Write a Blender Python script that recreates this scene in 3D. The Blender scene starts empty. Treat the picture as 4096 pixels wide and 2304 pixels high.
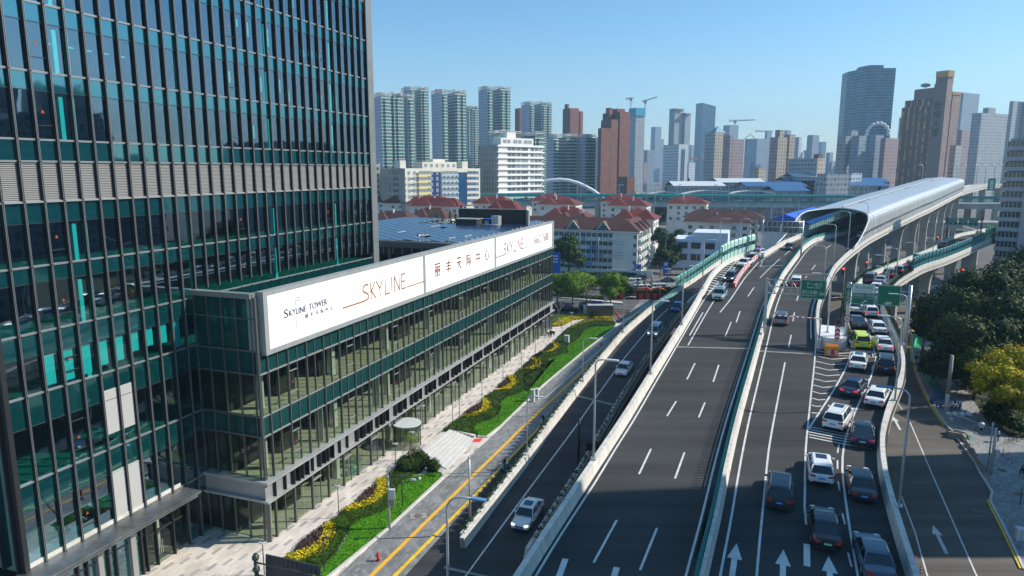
import bpy,math,random
from math import sin,cos,pi,radians,atan2,sqrt,floor,ceil
rnd = random.Random(7)
SC = bpy.context.scene
COL = SC.collection
# ---------------- camera ----------------
F = 2760.0; PT = math.atan(472 / 2760.0); CZ = 35.0
cp,sp = cos(PT),sin(PT)
cd = bpy.data.cameras.new('camera'); cam = bpy.data.objects.new('camera',cd); COL.objects.link(cam)
cd.sensor_width = 36; cd.lens = F / 4096 * 36; cd.clip_start = 0.5; cd.clip_end = 20000
cam.location = (0,0,CZ); cam.rotation_euler = (pi / 2 - PT,0,0)
SC.camera = cam
# ---------------- sky, sun, exposure ----------------
SUN_EL = radians(36); SUN_AZ = radians(86)      # azimuth clockwise from +Y
w = bpy.data.worlds.new("World"); SC.world = w; w.use_nodes = True
nt = w.node_tree; bg = nt.nodes['Background']
sky = nt.nodes.new('ShaderNodeTexSky'); sky.sky_type = 'NISHITA'; sky.sun_disc = False
sky.sun_elevation = SUN_EL; sky.sun_rotation = SUN_AZ; sky.air_density = 1.0; sky.dust_density = 0.6; sky.ozone_density = 1.0; sky.altitude = 0
tint = nt.nodes.new('ShaderNodeMix'); tint.data_type = 'RGBA'; tint.blend_type = 'MULTIPLY'; tint.inputs[0].default_value = 1.0; 
gc = nt.nodes.new('ShaderNodeTexCoord'); gx = nt.nodes.new('ShaderNodeSeparateXYZ'); gr_ = nt.nodes.new('ShaderNodeMapRange'); gr_.inputs[1].default_value = 0.0; gr_.inputs[2].default_value = 0.30
gm_ = nt.nodes.new('ShaderNodeMix'); gm_.data_type = 'RGBA'; gm_.inputs[6].default_value = (1.05,1.17,1.25,1); gm_.inputs[7].default_value = (0.50,1.02,1.28,1)
nt.links.new(gc.outputs['Generated'],gx.inputs[0]); nt.links.new(gx.outputs[2],gr_.inputs[0]); nt.links.new(gr_.outputs[0],gm_.inputs[0]); nt.links.new(gm_.outputs[2],tint.inputs[7])
nt.links.new(sky.outputs[0],tint.inputs[6]); nt.links.new(tint.outputs[2],bg.inputs[0]); bg.inputs[1].default_value = 0.112
sl = bpy.data.lights.new('sun','SUN'); so = bpy.data.objects.new('sun',sl); COL.objects.link(so)
sl.energy = 5.0; sl.angle = radians(0.5); sl.color = (1.0,0.93,0.82)
from mathutils import Vector
sdir = Vector((sin(SUN_AZ) * cos(SUN_EL),cos(SUN_AZ) * cos(SUN_EL),sin(SUN_EL)))
so.rotation_euler = (-sdir).to_track_quat('-Z','Y').to_euler(); so.location = (80,0,150)
SC.view_settings.view_transform = 'Standard'; SC.view_settings.look = 'None'; SC.view_settings.gamma = 1
SC.view_settings.exposure = 0.30
try:
    SC.cycles.max_bounces = 8; SC.cycles.transparent_max_bounces = 12; SC.cycles.volume_bounces = 0
    SC.cycles.diffuse_bounces = 3; SC.cycles.glossy_bounces = 3; SC.cycles.transmission_bounces = 4
    SC.cycles.sample_clamp_indirect = 4.0
except Exception: pass
# ---------------- geometry of the place ----------------
def ray(px,py):
    X = (px - 2048) / F; Y = (1152 - py) / F
    return (X,cp + Y * sp,-sp + Y * cp)
def P(px,py,z=0.0):
    r = ray(px,py); t = (z - CZ) / r[2]; return (r[0] * t,r[1] * t,z)
def PD(px,py,D):
    r = ray(px,py); t = D / r[1]; return (r[0] * t,D,CZ + r[2] * t)
AZ = radians(19.6); su,cu = sin(AZ),cos(AZ); OX,OY = -23.1,60.8
def W(u,v,z=0.0): return (OX + su * u + cu * v,OY + cu * u - su * v,z)
def UV(x,y): return ((x - OX) * su + (y - OY) * cu,(x - OX) * cu - (y - OY) * su)
def interp(x,tab):
    if x <= tab[0][0]: return tab[0][1]
    for (a,za),(b,zb) in zip(tab,tab[1:]):
        if x <= b: return za + (zb - za) * (x - a) / (b - a)
    return tab[-1][1]
ZM = [(20,7.2),(40,8.4),(55,9.4),(75,10.8),(100,12.4),(120,13.5),(144,14.6),(168,15.7),(200,17.3),(250,19.6),(386,24),(420,24.5)]
ZR = [(20,7.2),(40,8.4),(55,9.4),(75,10.8),(90,11.9),(112,12.5),(135,12.8),(263,13.5),(400,14)]
ZL = [(52,0.05),(60,.5),(108,3.4),(130,5.0),(160,7.0),(200,10)]
ZG = [(0,0),(1000,0)]
def S(px,py,tab,dz=0.0):
    z = tab[0][1]
    for i in range(60):
        p = P(px,py,z + dz); z = .5 * z + .5 * interp(p[1],tab)
    return p
def bl(pts,tab,dz=0.0):
    out = []
    for p in pts:
        q = S(p[0],p[1],tab,dz); out.append(UV(q[0],q[1]))
    return sorted(out)
# ---------------- mesh helper ----------------
class MB:
    def __init__(s): s.v = []; s.f = []; s.m = []; s.sm = []
    def poly(s,pts,m=0,sm=False):
        n = len(s.v); s.v += [tuple(p) for p in pts]; s.f.append(tuple(range(n,n + len(pts)))); s.m.append(m); s.sm.append(sm); return s
    def quad(s,a,b,c,d,m=0,sm=False): return s.poly((a,b,c,d),m,sm)
    def hexa(s,c8,m=0):
        n = len(s.v); s.v += [tuple(p) for p in c8]
        for f in ((3,2,1,0),(4,5,6,7),(0,1,5,4),(1,2,6,5),(2,3,7,6),(3,0,4,7)):
            s.f.append(tuple(n + i for i in f)); s.m.append(m); s.sm.append(False)
        return s
    def box(s,x0,x1,y0,y1,z0,z1,m=0):
        return s.hexa(((x0,y0,z0),(x1,y0,z0),(x1,y1,z0),(x0,y1,z0),(x0,y0,z1),(x1,y0,z1),(x1,y1,z1),(x0,y1,z1)),m)
    def ubox(s,u0,u1,v0,v1,z0,z1,m=0):
        return s.hexa((W(u0,v0,z0),W(u0,v1,z0),W(u1,v1,z0),W(u1,v0,z0),W(u0,v0,z1),W(u0,v1,z1),W(u1,v1,z1),W(u1,v0,z1)),m)
    def obox(s,c,sz,a=0,m=0):
        ca,sa = cos(a),sin(a); x,y,z = c; hx,hy,hz = sz[0] / 2,sz[1] / 2,sz[2] / 2
        q = lambda dx,dy,dz: (x + dx * ca - dy * sa,y + dx * sa + dy * ca,z + dz)
        return s.hexa((q(-hx,-hy,-hz),q(hx,-hy,-hz),q(hx,hy,-hz),q(-hx,hy,-hz),q(-hx,-hy,hz),q(hx,-hy,hz),q(hx,hy,hz),q(-hx,hy,hz)),m)
    def prism(s,pts,z0,z1,m=0,mt=None):
        n = len(pts); a = sum(pts[i][0] * pts[(i + 1) % n][1] - pts[(i + 1) % n][0] * pts[i][1] for i in range(n))
        if a < 0: pts = pts[::-1]
        b = len(s.v); s.v += [(p[0],p[1],z0) for p in pts] + [(p[0],p[1],z1) for p in pts]
        for i in range(n):
            j = (i + 1) % n; s.f.append((b + i,b + j,b + n + j,b + n + i)); s.m.append(m); s.sm.append(False)
        s.f.append(tuple(b + n + i for i in range(n))); s.m.append(m if mt is None else mt); s.sm.append(False)
        s.f.append(tuple(b + i for i in range(n - 1,-1,-1))); s.m.append(m); s.sm.append(False)
        return s
    def tube(s,path,r,n=6,m=0,sm=True):
        path = [Vector(p) for p in path]; b = len(s.v); k = len(path)
        rr = r if isinstance(r,(list,tuple)) else [r] * k
        pn = None
        for i,p in enumerate(path):
            t = (path[min(i + 1,k - 1)] - path[max(i - 1,0)]).normalized()
            if pn is None: pn = t.cross(Vector((0,0,1)) if abs(t.z) < .9 else Vector((1,0,0))).normalized()
            else:
                pn = (pn - t * pn.dot(t)).normalized()
            bn = t.cross(pn)
            for j in range(n):
                a = 2 * pi * j / n; s.v.append(tuple(p + (pn * cos(a) + bn * sin(a)) * rr[i]))
        for i in range(k - 1):
            for j in range(n):
                a = b + i * n + j; c = b + i * n + (j + 1) % n
                s.f.append((a,c,c + n,a + n)); s.m.append(m); s.sm.append(sm)
        s.f.append(tuple(b + j for j in range(n - 1,-1,-1))); s.m.append(m); s.sm.append(False)
        s.f.append(tuple(b + (k - 1) * n + j for j in range(n))); s.m.append(m); s.sm.append(False)
        return s
    def cyl(s,c,r,h,n=10,m=0): return s.tube([c,(c[0],c[1],c[2] + h)],r,n,m)
    def sweep(s,prof,path,m=0,close=True):
        """prof: list of (offset to the right, height); path: 3d points"""
        k = len(path); b = len(s.v); n = len(prof)
        for i in range(k):
            a = path[max(i - 1,0)]; c = path[min(i + 1,k - 1)]
            dx,dy = c[0] - a[0],c[1] - a[1]; L = sqrt(dx * dx + dy * dy) or 1; rx,ry = dy / L,-dx / L
            for o,h in prof: s.v.append((path[i][0] + rx * o,path[i][1] + ry * o,path[i][2] + h))
        for i in range(k - 1):
            for j in range(n if close else n - 1):
                j2 = (j + 1) % n
                s.f.append((b + i * n + j,b + i * n + j2,b + (i + 1) * n + j2,b + (i + 1) * n + j)); s.m.append(m); s.sm.append(False)
        if close:
            s.f.append(tuple(b + j for j in range(n))); s.m.append(m); s.sm.append(False)
            s.f.append(tuple(b + (k - 1) * n + j for j in range(n - 1,-1,-1))); s.m.append(m); s.sm.append(False)
        return s
    def ball(s,c,r,m=0,nu=8,nv=6,sz=None):
        b = len(s.v); sz = sz or (1,1,1)
        for i in range(nv + 1):
            th = pi * i / nv
            for j in range(nu):
                ph = 2 * pi * j / nu; s.v.append((c[0] + r * sz[0] * sin(th) * cos(ph),c[1] + r * sz[1] * sin(th) * sin(ph),c[2] + r * sz[2] * cos(th)))
        for i in range(nv):
            for j in range(nu):
                j2 = (j + 1) % nu
                s.f.append((b + i * nu + j,b + (i + 1) * nu + j,b + (i + 1) * nu + j2,b + i * nu + j2)); s.m.append(m); s.sm.append(True)
        return s
    def build(s,name,mats,parent=None,label=None):
        me = bpy.data.meshes.new(name); off = (0,0,0)
        if parent is not None and not parent.get('_loc0'):
            l = WL(parent); off = l
        me.from_pydata([(v[0] - off[0],v[1] - off[1],v[2] - off[2]) for v in s.v] if off != (0,0,0) else s.v,[],s.f)
        if not isinstance(mats,(list,tuple)): mats = [mats]
        for mm in mats: me.materials.append(mm)
        me.polygons.foreach_set('material_index',s.m); me.polygons.foreach_set('use_smooth',s.sm)
        me.update()
        o = bpy.data.objects.new(name,me); COL.objects.link(o)
        if parent is not None: o.parent = parent
        if label: o['label'] = label
        return o
_wl = {}
def WL(o):
    x = y = z = 0.0
    while o is not None:
        x += o.location[0]; y += o.location[1]; z += o.location[2]; o = o.parent
    return (x,y,z)
def tag(o,label=None,cat=None,group=None,kind=None):
    if label: o['label'] = label
    if cat: o['category'] = cat
    if group: o['group'] = group
    if kind: o['kind'] = kind
    return o
def thing(name,label,cat,loc=(0,0,0),rz=0,group=None):
    o = bpy.data.objects.new(name,None); COL.objects.link(o); o.location = loc; o.rotation_euler = (0,0,rz); o.empty_display_size = .3
    return tag(o,label,cat,group)
def struct(o): o['kind'] = 'structure'; return o
def stuff(o,label,cat): return tag(o,label,cat,kind='stuff')
def dup(root,loc,rz=0,label=None,group=None,scale=None):
    kids = {}
    for o in list(root.children): kids[o] = list(o.children)
    r = root.copy(); COL.objects.link(r); r.location = loc; r.rotation_euler = (0,0,rz)
    if scale: r.scale = scale
    if label: r['label'] = label
    if group: r['group'] = group
    for ch,gs in kids.items():
        c = ch.copy(); COL.objects.link(c); c.parent = r
        for g in gs:
            d = g.copy(); COL.objects.link(d); d.parent = c
    return r
# ---------------- materials ----------------
_mc = {}
def N(t,ty,**k):
    n = t.nodes.new(ty)
    for a,b in k.items(): setattr(n,a,b)
    return n
def mat(name,col,rough=.6,metal=0.0,noise=None,bump=None,spec=.5,coat=0.0,emit=None,col2=None,alpha=None):
    if name in _mc: return _mc[name]
    m = bpy.data.materials.new(name); m.use_nodes = True; t = m.node_tree; b = t.nodes['Principled BSDF']
    b.inputs['Base Color'].default_value = (*col,1); b.inputs['Roughness'].default_value = rough; b.inputs['Metallic'].default_value = metal
    b.inputs['Specular IOR Level'].default_value = spec
    if coat: b.inputs['Coat Weight'].default_value = coat; b.inputs['Coat Roughness'].default_value = .05
    if emit: b.inputs['Emission Color'].default_value = (*emit[:3],1); b.inputs['Emission Strength'].default_value = emit[3]
    if alpha is not None: b.inputs['Alpha'].default_value = alpha
    if noise or bump:
        tc = N(t,'ShaderNodeTexCoord'); L = t.links.new
    if noise:
        sc_,am = noise[0],noise[1]
        nz = N(t,'ShaderNodeTexNoise'); nz.inputs['Scale'].default_value = sc_; nz.inputs['Detail'].default_value = 6; nz.inputs['Roughness'].default_value = .65
        L(tc.outputs['Object'],nz.inputs['Vector'])
        mr = N(t,'ShaderNodeMapRange'); mr.inputs[1].default_value = .3; mr.inputs[2].default_value = .7
        L(nz.outputs['Fac'],mr.inputs[0])
        mx = N(t,'ShaderNodeMix',data_type='RGBA'); c2 = col2 or tuple(c * (1 + am) for c in col)
        mx.inputs[6].default_value = (*[c * (1 - am) if not col2 else c for c in col],1); mx.inputs[7].default_value = (*c2,1)
        L(mr.outputs[0],mx.inputs[0]); L(mx.outputs[2],b.inputs['Base Color'])
    if bump:
        nb = N(t,'ShaderNodeTexNoise'); nb.inputs['Scale'].default_value = bump[0]; nb.inputs['Detail'].default_value = 4
        L(tc.outputs['Object'],nb.inputs['Vector']); bp = N(t,'ShaderNodeBump'); bp.inputs['Strength'].default_value = bump[1]; bp.inputs['Distance'].default_value = .05
        L(nb.outputs['Fac'],bp.inputs['Height']); L(bp.outputs[0],b.inputs['Normal'])
    _mc[name] = m; return m
def schlick(t,ge,f0):
    L = t.links.new; d = N(t,'ShaderNodeVectorMath',operation='DOT_PRODUCT'); L(ge.outputs['Incoming'],d.inputs[0]); L(ge.outputs['True Normal'],d.inputs[1])
    def M(op,a,b_=None,cl=False):
        n = N(t,'ShaderNodeMath',operation=op,use_clamp=cl)
        for i,q in enumerate((a,b_)):
            if q is None: continue
            if isinstance(q,(int,float)): n.inputs[i].default_value = q
            else: L(q,n.inputs[i])
        return n
    p5 = M('POWER',M('SUBTRACT',1.0,M('ABSOLUTE',d.outputs['Value']).outputs[0],True).outputs[0],5.0)
    return M('ADD',M('MULTIPLY',p5.outputs[0],1 - f0).outputs[0],f0,True)
def gloss(name,col,rcol,f0=.2,rough=.05,noise=None):
    """opaque coloured glass panel: dark body colour under a tinted mirror coat"""
    if name in _mc: return _mc[name]
    m = bpy.data.materials.new(name); m.use_nodes = True; t = m.node_tree; L = t.links.new
    t.nodes.remove(t.nodes['Principled BSDF']); out = t.nodes['Material Output']
    df = N(t,'ShaderNodeBsdfDiffuse'); df.inputs[0].default_value = (*col,1); gl = N(t,'ShaderNodeBsdfGlossy'); gl.inputs[0].default_value = (*rcol,1); gl.inputs['Roughness'].default_value = rough
    ge = N(t,'ShaderNodeNewGeometry'); nz = N(t,'ShaderNodeTexNoise'); nz.inputs['Scale'].default_value = .3; L(ge.outputs['Position'],nz.inputs['Vector'])
    bp = N(t,'ShaderNodeBump'); bp.inputs['Strength'].default_value = .15; bp.inputs['Distance'].default_value = .08; L(nz.outputs[0],bp.inputs['Height']); L(bp.outputs[0],gl.inputs['Normal'])
    ad = schlick(t,ge,f0); mx = N(t,'ShaderNodeMixShader'); L(ad.outputs[0],mx.inputs[0]); L(df.outputs[0],mx.inputs[1]); L(gl.outputs[0],mx.inputs[2]); L(mx.outputs[0],out.inputs[0])
    _mc[name] = m; return m
def glass(name,tint,refl=.3,rough=.02,rcol=(1,1,1),ior=1.7):
    """tinted see-through glazing: transparent + mirror by fresnel"""
    if name in _mc: return _mc[name]
    m = bpy.data.materials.new(name); m.use_nodes = True; t = m.node_tree; L = t.links.new
    t.nodes.remove(t.nodes['Principled BSDF']); out = t.nodes['Material Output']
    tr = N(t,'ShaderNodeBsdfTransparent'); tr.inputs[0].default_value = (*tint,1)
    gl = N(t,'ShaderNodeBsdfGlossy'); gl.inputs[0].default_value = (*rcol,1); gl.inputs['Roughness'].default_value = rough
    ge = N(t,'ShaderNodeNewGeometry'); ad = schlick(t,ge,refl); nz = N(t,'ShaderNodeTexNoise'); nz.inputs['Scale'].default_value = .35
    L(ge.outputs['Position'],nz.inputs['Vector']); bp = N(t,'ShaderNodeBump'); bp.inputs['Strength'].default_value = .12; bp.inputs['Distance'].default_value = .08
    L(nz.outputs['Fac'],bp.inputs['Height']); L(bp.outputs[0],gl.inputs['Normal'])
    mx = N(t,'ShaderNodeMixShader'); L(ad.outputs[0],mx.inputs[0]); L(tr.outputs[0],mx.inputs[1]); L(gl.outputs[0],mx.inputs[2])
    L(mx.outputs[0],out.inputs[0]); _mc[name] = m; return m
def facade(name,wall,win,fh,mw,zr=(.3,.8),ur=(.2,.8),rough=.3,wall2=None,band=None,zoff=0.0,rnd_=.5):
    """wall with a regular grid of small windows, for far buildings"""
    if name in _mc: return _mc[name]
    m = bpy.data.materials.new(name); m.use_nodes = True; t = m.node_tree; L = t.links.new; b = t.nodes['Principled BSDF']
    ge = N(t,'ShaderNodeNewGeometry'); tc = N(t,'ShaderNodeTexCoord')
    cr = N(t,'ShaderNodeVectorMath',operation='CROSS_PRODUCT'); L(ge.outputs['True Normal'],cr.inputs[0]); cr.inputs[1].default_value = (0,0,1)
    dt = N(t,'ShaderNodeVectorMath',operation='DOT_PRODUCT'); L(ge.outputs['Position'],dt.inputs[0]); L(cr.outputs[0],dt.inputs[1])
    sx = N(t,'ShaderNodeSeparateXYZ'); L(ge.outputs['Position'],sx.inputs[0])
    def M(op,a,b_=None,cl=False):
        n = N(t,'ShaderNodeMath',operation=op,use_clamp=cl)
        for i,q in enumerate((a,b_)):
            if q is None: continue
            if isinstance(q,(int,float)): n.inputs[i].default_value = q
            else: L(q,n.inputs[i])
        return n.outputs[0]
    U = M('DIVIDE',dt.outputs['Value'],mw); Z = M('DIVIDE',M('ADD',sx.outputs[2],zoff),fh)
    fu = M('FRACT',U); fz = M('FRACT',Z)
    iu = M('MULTIPLY',M('GREATER_THAN',fu,ur[0]),M('LESS_THAN',fu,ur[1])); iz = M('MULTIPLY',M('GREATER_THAN',fz,zr[0]),M('LESS_THAN',fz,zr[1]))
    nz_ = N(t,'ShaderNodeSeparateXYZ'); L(ge.outputs['True Normal'],nz_.inputs[0]); side = M('LESS_THAN',M('ABSOLUTE',nz_.outputs[2]),.5)
    fac = M('MULTIPLY',M('MULTIPLY',iu,iz),side)
    wn = N(t,'ShaderNodeTexWhiteNoise',noise_dimensions='2D'); cb = N(t,'ShaderNodeCombineXYZ'); L(M('FLOOR',U),cb.inputs[0]); L(M('FLOOR',Z),cb.inputs[1]); L(cb.outputs[0],wn.inputs[0])
    wc = N(t,'ShaderNodeMix',data_type='RGBA'); wc.inputs[6].default_value = (*[c * (1 - rnd_) for c in win],1); wc.inputs[7].default_value = (*[min(1,c * (1 + rnd_)) for c in win],1); L(wn.outputs[0],wc.inputs[0])
    nz = N(t,'ShaderNodeTexNoise'); nz.inputs['Scale'].default_value = .08; nz.inputs['Detail'].default_value = 5; L(ge.outputs['Position'],nz.inputs['Vector'])
    wl = N(t,'ShaderNodeMix',data_type='RGBA'); wl.inputs[6].default_value = (*[c * .85 for c in wall],1); wl.inputs[7].default_value = (*[min(1,c * 1.12) for c in wall],1); L(nz.outputs['Fac'],wl.inputs[0])
    wo = wl.outputs[2]
    if band:
        bm = N(t,'ShaderNodeMix',data_type='RGBA'); bm.inputs[7].default_value = (*band,1); L(wo,bm.inputs[6]); L(M('MULTIPLY',M('LESS_THAN',fz,.12),side),bm.inputs[0]); wo = bm.outputs[2]
    mx = N(t,'ShaderNodeMix',data_type='RGBA'); L(fac,mx.inputs[0]); L(wo,mx.inputs[6]); L(wc.outputs[2],mx.inputs[7]); L(mx.outputs[2],b.inputs['Base Color'])
    mr = N(t,'ShaderNodeMapRange'); mr.inputs[3].default_value = .8; mr.inputs[4].default_value = rough; L(fac,mr.inputs[0]); L(mr.outputs[0],b.inputs['Roughness'])
    _mc[name] = m; return m
# =============== materials for roads ===============
def planks(name,c1,c2,c3,ln,wd,mod=4,joint=.04,rough=.75,rand=False):
    m = bpy.data.materials.new(name); m.use_nodes = True; t = m.node_tree; L = t.links.new; b = t.nodes['Principled BSDF']
    ge = N(t,'ShaderNodeNewGeometry'); mp = N(t,'ShaderNodeMapping'); mp.inputs['Rotation'].default_value = (0,0,-(pi / 2 - AZ)); L(ge.outputs['Position'],mp.inputs[0])
    sx = N(t,'ShaderNodeSeparateXYZ'); L(mp.outputs[0],sx.inputs[0])
    def M(op,a,b_=None):
        n = N(t,'ShaderNodeMath',operation=op)
        for i,q in enumerate((a,b_)):
            if q is None: continue
            if isinstance(q,(int,float)): n.inputs[i].default_value = q
            else: L(q,n.inputs[i])
        return n.outputs[0]
    R = M('DIVIDE',sx.outputs[1],wd); row = M('FLOOR',R); C = M('ADD',M('DIVIDE',sx.outputs[0],ln),M('MULTIPLY',row,.5)); colm = M('FLOOR',C)
    wn = N(t,'ShaderNodeTexWhiteNoise',noise_dimensions='2D'); cb = N(t,'ShaderNodeCombineXYZ'); L(row,cb.inputs[0]); L(colm,cb.inputs[1]); L(cb.outputs[0],wn.inputs[0])
    if rand: sel = wn.outputs[0]
    else:
        k = M('FLOORED_MODULO',M('ADD',colm,M('MULTIPLY',row,2.0)),float(mod)); sel = M('MULTIPLY',M('LESS_THAN',k,.5),M('LESS_THAN',M('FLOORED_MODULO',row,2.0),.5))
    mx = N(t,'ShaderNodeMix',data_type='RGBA'); mx.inputs[6].default_value = (*c1,1); mx.inputs[7].default_value = (*c2,1); L(sel,mx.inputs[0])
    tone = N(t,'ShaderNodeMapRange'); tone.inputs[3].default_value = .86; tone.inputs[4].default_value = 1.1; L(wn.outputs[0],tone.inputs[0])
    ml = N(t,'ShaderNodeMix',data_type='RGBA',blend_type='MULTIPLY'); ml.inputs[0].default_value = 1; L(mx.outputs[2],ml.inputs[6])
    cc = N(t,'ShaderNodeCombineColor'); [L(tone.outputs[0],cc.inputs[i]) for i in range(3)]; L(cc.outputs[0],ml.inputs[7])
    fj = M('MAXIMUM',M('LESS_THAN',M('FRACT',R),joint),M('LESS_THAN',M('FRACT',C),joint * wd / ln))
    mj = N(t,'ShaderNodeMix',data_type='RGBA'); mj.inputs[7].default_value = (*c3,1); L(fj,mj.inputs[0]); L(ml.outputs[2],mj.inputs[6])
    nz = N(t,'ShaderNodeTexNoise'); nz.inputs['Scale'].default_value = .25; nz.inputs['Detail'].default_value = 8; L(ge.outputs['Position'],nz.inputs['Vector'])
    mr = N(t,'ShaderNodeMapRange'); mr.inputs[1].default_value = .3; mr.inputs[2].default_value = .7; mr.inputs[3].default_value = .8; mr.inputs[4].default_value = 1.08; L(nz.outputs[0],mr.inputs[0])
    m2 = N(t,'ShaderNodeMix',data_type='RGBA',blend_type='MULTIPLY'); m2.inputs[0].default_value = 1; L(mj.outputs[2],m2.inputs[6]); c4 = N(t,'ShaderNodeCombineColor'); [L(mr.outputs[0],c4.inputs[i]) for i in range(3)]; L(c4.outputs[0],m2.inputs[7])
    L(m2.outputs[2],b.inputs['Base Color']); b.inputs['Roughness'].default_value = rough
    return m
def asphalt(name,c,streak=True):
    """worn asphalt: fine grain, broad patches and wheel-track streaks along the road"""
    m = bpy.data.materials.new(name); m.use_nodes = True; t = m.node_tree; L = t.links.new; b = t.nodes['Principled BSDF']
    ge = N(t,'ShaderNodeNewGeometry'); mp = N(t,'ShaderNodeMapping'); mp.inputs['Rotation'].default_value = (0,0,-(pi / 2 - AZ)); mp.inputs['Scale'].default_value = (.03,.55,1); L(ge.outputs['Position'],mp.inputs[0])
    a = N(t,'ShaderNodeTexNoise'); a.inputs['Scale'].default_value = 1; a.inputs['Detail'].default_value = 5; L(mp.outputs[0],a.inputs['Vector'])
    f = N(t,'ShaderNodeTexNoise'); f.inputs['Scale'].default_value = 9; f.inputs['Detail'].default_value = 6; L(ge.outputs['Position'],f.inputs['Vector'])
    g = N(t,'ShaderNodeTexNoise'); g.inputs['Scale'].default_value = .12; g.inputs['Detail'].default_value = 5; L(ge.outputs['Position'],g.inputs['Vector'])
    def mr(o,lo,hi,x0=.3,x1=.7):
        n = N(t,'ShaderNodeMapRange'); n.inputs[1].default_value = x0; n.inputs[2].default_value = x1; n.inputs[3].default_value = lo; n.inputs[4].default_value = hi; L(o,n.inputs[0]); return n.outputs[0]
    def mu(x,y): n = N(t,'ShaderNodeMath',operation='MULTIPLY'); L(x,n.inputs[0]); L(y,n.inputs[1]); return n.outputs[0]
    v = mu(mu(mr(a.outputs[0],.70,1.22) ,mr(f.outputs[0],.9,1.1)),mr(g.outputs[0],.84,1.16))
    vm = N(t,'ShaderNodeVectorMath',operation='SCALE'); vm.inputs[0].default_value = c; L(v,vm.inputs['Scale']); L(vm.outputs[0],b.inputs['Base Color']); b.inputs['Roughness'].default_value = .85; b.inputs['Specular IOR Level'].default_value = .3
    return m
A_DECK = asphalt('asphalt_deck',(.047,.047,.047)); A_RAMP = asphalt('asphalt_ramp',(.045,.046,.05)); A_RIGHT = asphalt('asphalt_worn',(.125,.115,.10)); A_CROSS = asphalt('asphalt_cross',(.11,.108,.105))

def conc(name,c,lo=.8,hi=1.06):
    m = bpy.data.materials.new(name); m.use_nodes = True; t = m.node_tree; L = t.links.new; b = t.nodes['Principled BSDF']; ge = N(t,'ShaderNodeNewGeometry'); mp = N(t,'ShaderNodeMapping'); mp.inputs['Rotation'].default_value = (0,0,-(pi / 2 - AZ)); L(ge.outputs['Position'],mp.inputs[0])
    m2 = N(t,'ShaderNodeMapping'); m2.inputs['Scale'].default_value = (1.6,1.6,.12); L(mp.outputs[0],m2.inputs[0]); a = N(t,'ShaderNodeTexNoise'); a.inputs['Scale'].default_value = 1; a.inputs['Detail'].default_value = 7; L(m2.outputs[0],a.inputs['Vector'])
    r1 = N(t,'ShaderNodeMapRange'); r1.inputs[1].default_value = .32; r1.inputs[2].default_value = .62; r1.inputs[3].default_value = lo; r1.inputs[4].default_value = hi; L(a.outputs[0],r1.inputs[0])
    sx = N(t,'ShaderNodeSeparateXYZ'); L(mp.outputs[0],sx.inputs[0]); dv = N(t,'ShaderNodeMath',operation='DIVIDE'); dv.inputs[1].default_value = 6; L(sx.outputs[0],dv.inputs[0]); fr = N(t,'ShaderNodeMath',operation='FRACT'); L(dv.outputs[0],fr.inputs[0]); gt = N(t,'ShaderNodeMath',operation='GREATER_THAN'); gt.inputs[1].default_value = .011; L(fr.outputs[0],gt.inputs[0])
    r2 = N(t,'ShaderNodeMapRange'); r2.inputs[3].default_value = .45; r2.inputs[4].default_value = 1; L(gt.outputs[0],r2.inputs[0]); mu = N(t,'ShaderNodeMath',operation='MULTIPLY'); L(r1.outputs[0],mu.inputs[0]); L(r2.outputs[0],mu.inputs[1])
    vm = N(t,'ShaderNodeVectorMath',operation='SCALE'); vm.inputs[0].default_value = c; L(mu.outputs[0],vm.inputs['Scale']); L(vm.outputs[0],b.inputs['Base Color']); b.inputs['Roughness'].default_value = .85; return m
CONC = conc('concrete_barrier',(.64,.60,.54)); CONC_G = conc('concrete_girder',(.50,.48,.45),.7); CONC_D = mat('concrete_weathered',(.34,.33,.31),.9,noise=(.3,.25))
PAINT = mat('road_paint_white',(.62,.62,.60),.7,noise=(1.3,.2)); PAINT_Y = mat('road_paint_yellow',(.78,.42,.03),.7,noise=(1.5,.12)); TEAL = mat('teal_metal',(.02,.22,.22),.5); KERB = mat('kerb_stone',(.55,.53,.5),.8,noise=(1.5,.12))
YEL = mat('yellow_kerb_paint',(.75,.48,.02),.6,noise=(2.5,.25))
# =============== ground ===============
def sheet(name,pts,z,m): return struct(MB().poly([(p[0],p[1],z) for p in (pts if sum(pts[i][0] * pts[(i + 1) % len(pts)][1] - pts[(i + 1) % len(pts)][0] * pts[i][1] for i in range(len(pts))) > 0 else pts[::-1])]).build(name,m))
G_BASE = mat('city_ground',(.15,.145,.135),.95,noise=(.02,.35))
sheet('ground',[(-5000,-300),(7000,-300),(7000,12000),(-5000,12000)],-.03,G_BASE)
PAVE = planks('pavement_planks',(.70,.62,.54),(.40,.38,.355),(.42,.38,.34),1.15,.38)
COBB = planks('street_setts',(.20,.205,.205),(.27,.27,.265),(.09,.09,.09),.62,.34,joint=.07,rand=True)
SIDEW = planks('sidewalk_pavers',(.25,.25,.245),(.32,.31,.3),(.14,.14,.14),.6,.3,joint=.06,rand=True)
u2 = lambda L_: [W(u,v)[:2] for u,v in L_]
sheet('pavement',u2([(-32,-9),(-32,9.3),(0,9.3),(30,10.3),(60,10.6),(80,11.6),(101,13.4),(106,13.6),(106,-9)]),.02,PAVE)
sheet('street',u2([(-32,8.5),(-32,17.8),(190,19.5),(190,13.2),(101,13.2),(80,11.2),(40,10.0),(0,8.9)]),.008,COBB)
sheet('road',[(-70,173),(-70,221),(120,217),(120,160),(29,166)],.004,A_CROSS)
RK = [(4096,2280),(4010,2100),(3977,2040),(3961,2004),(3968,1970),(3916,1888),(3902,1855),(3840,1770),(3786,1702),(3748,1650),(3707,1581),(3679,1519),(3655,1443),(3648,1388),(3652,1329),(3683,1271)]
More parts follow.
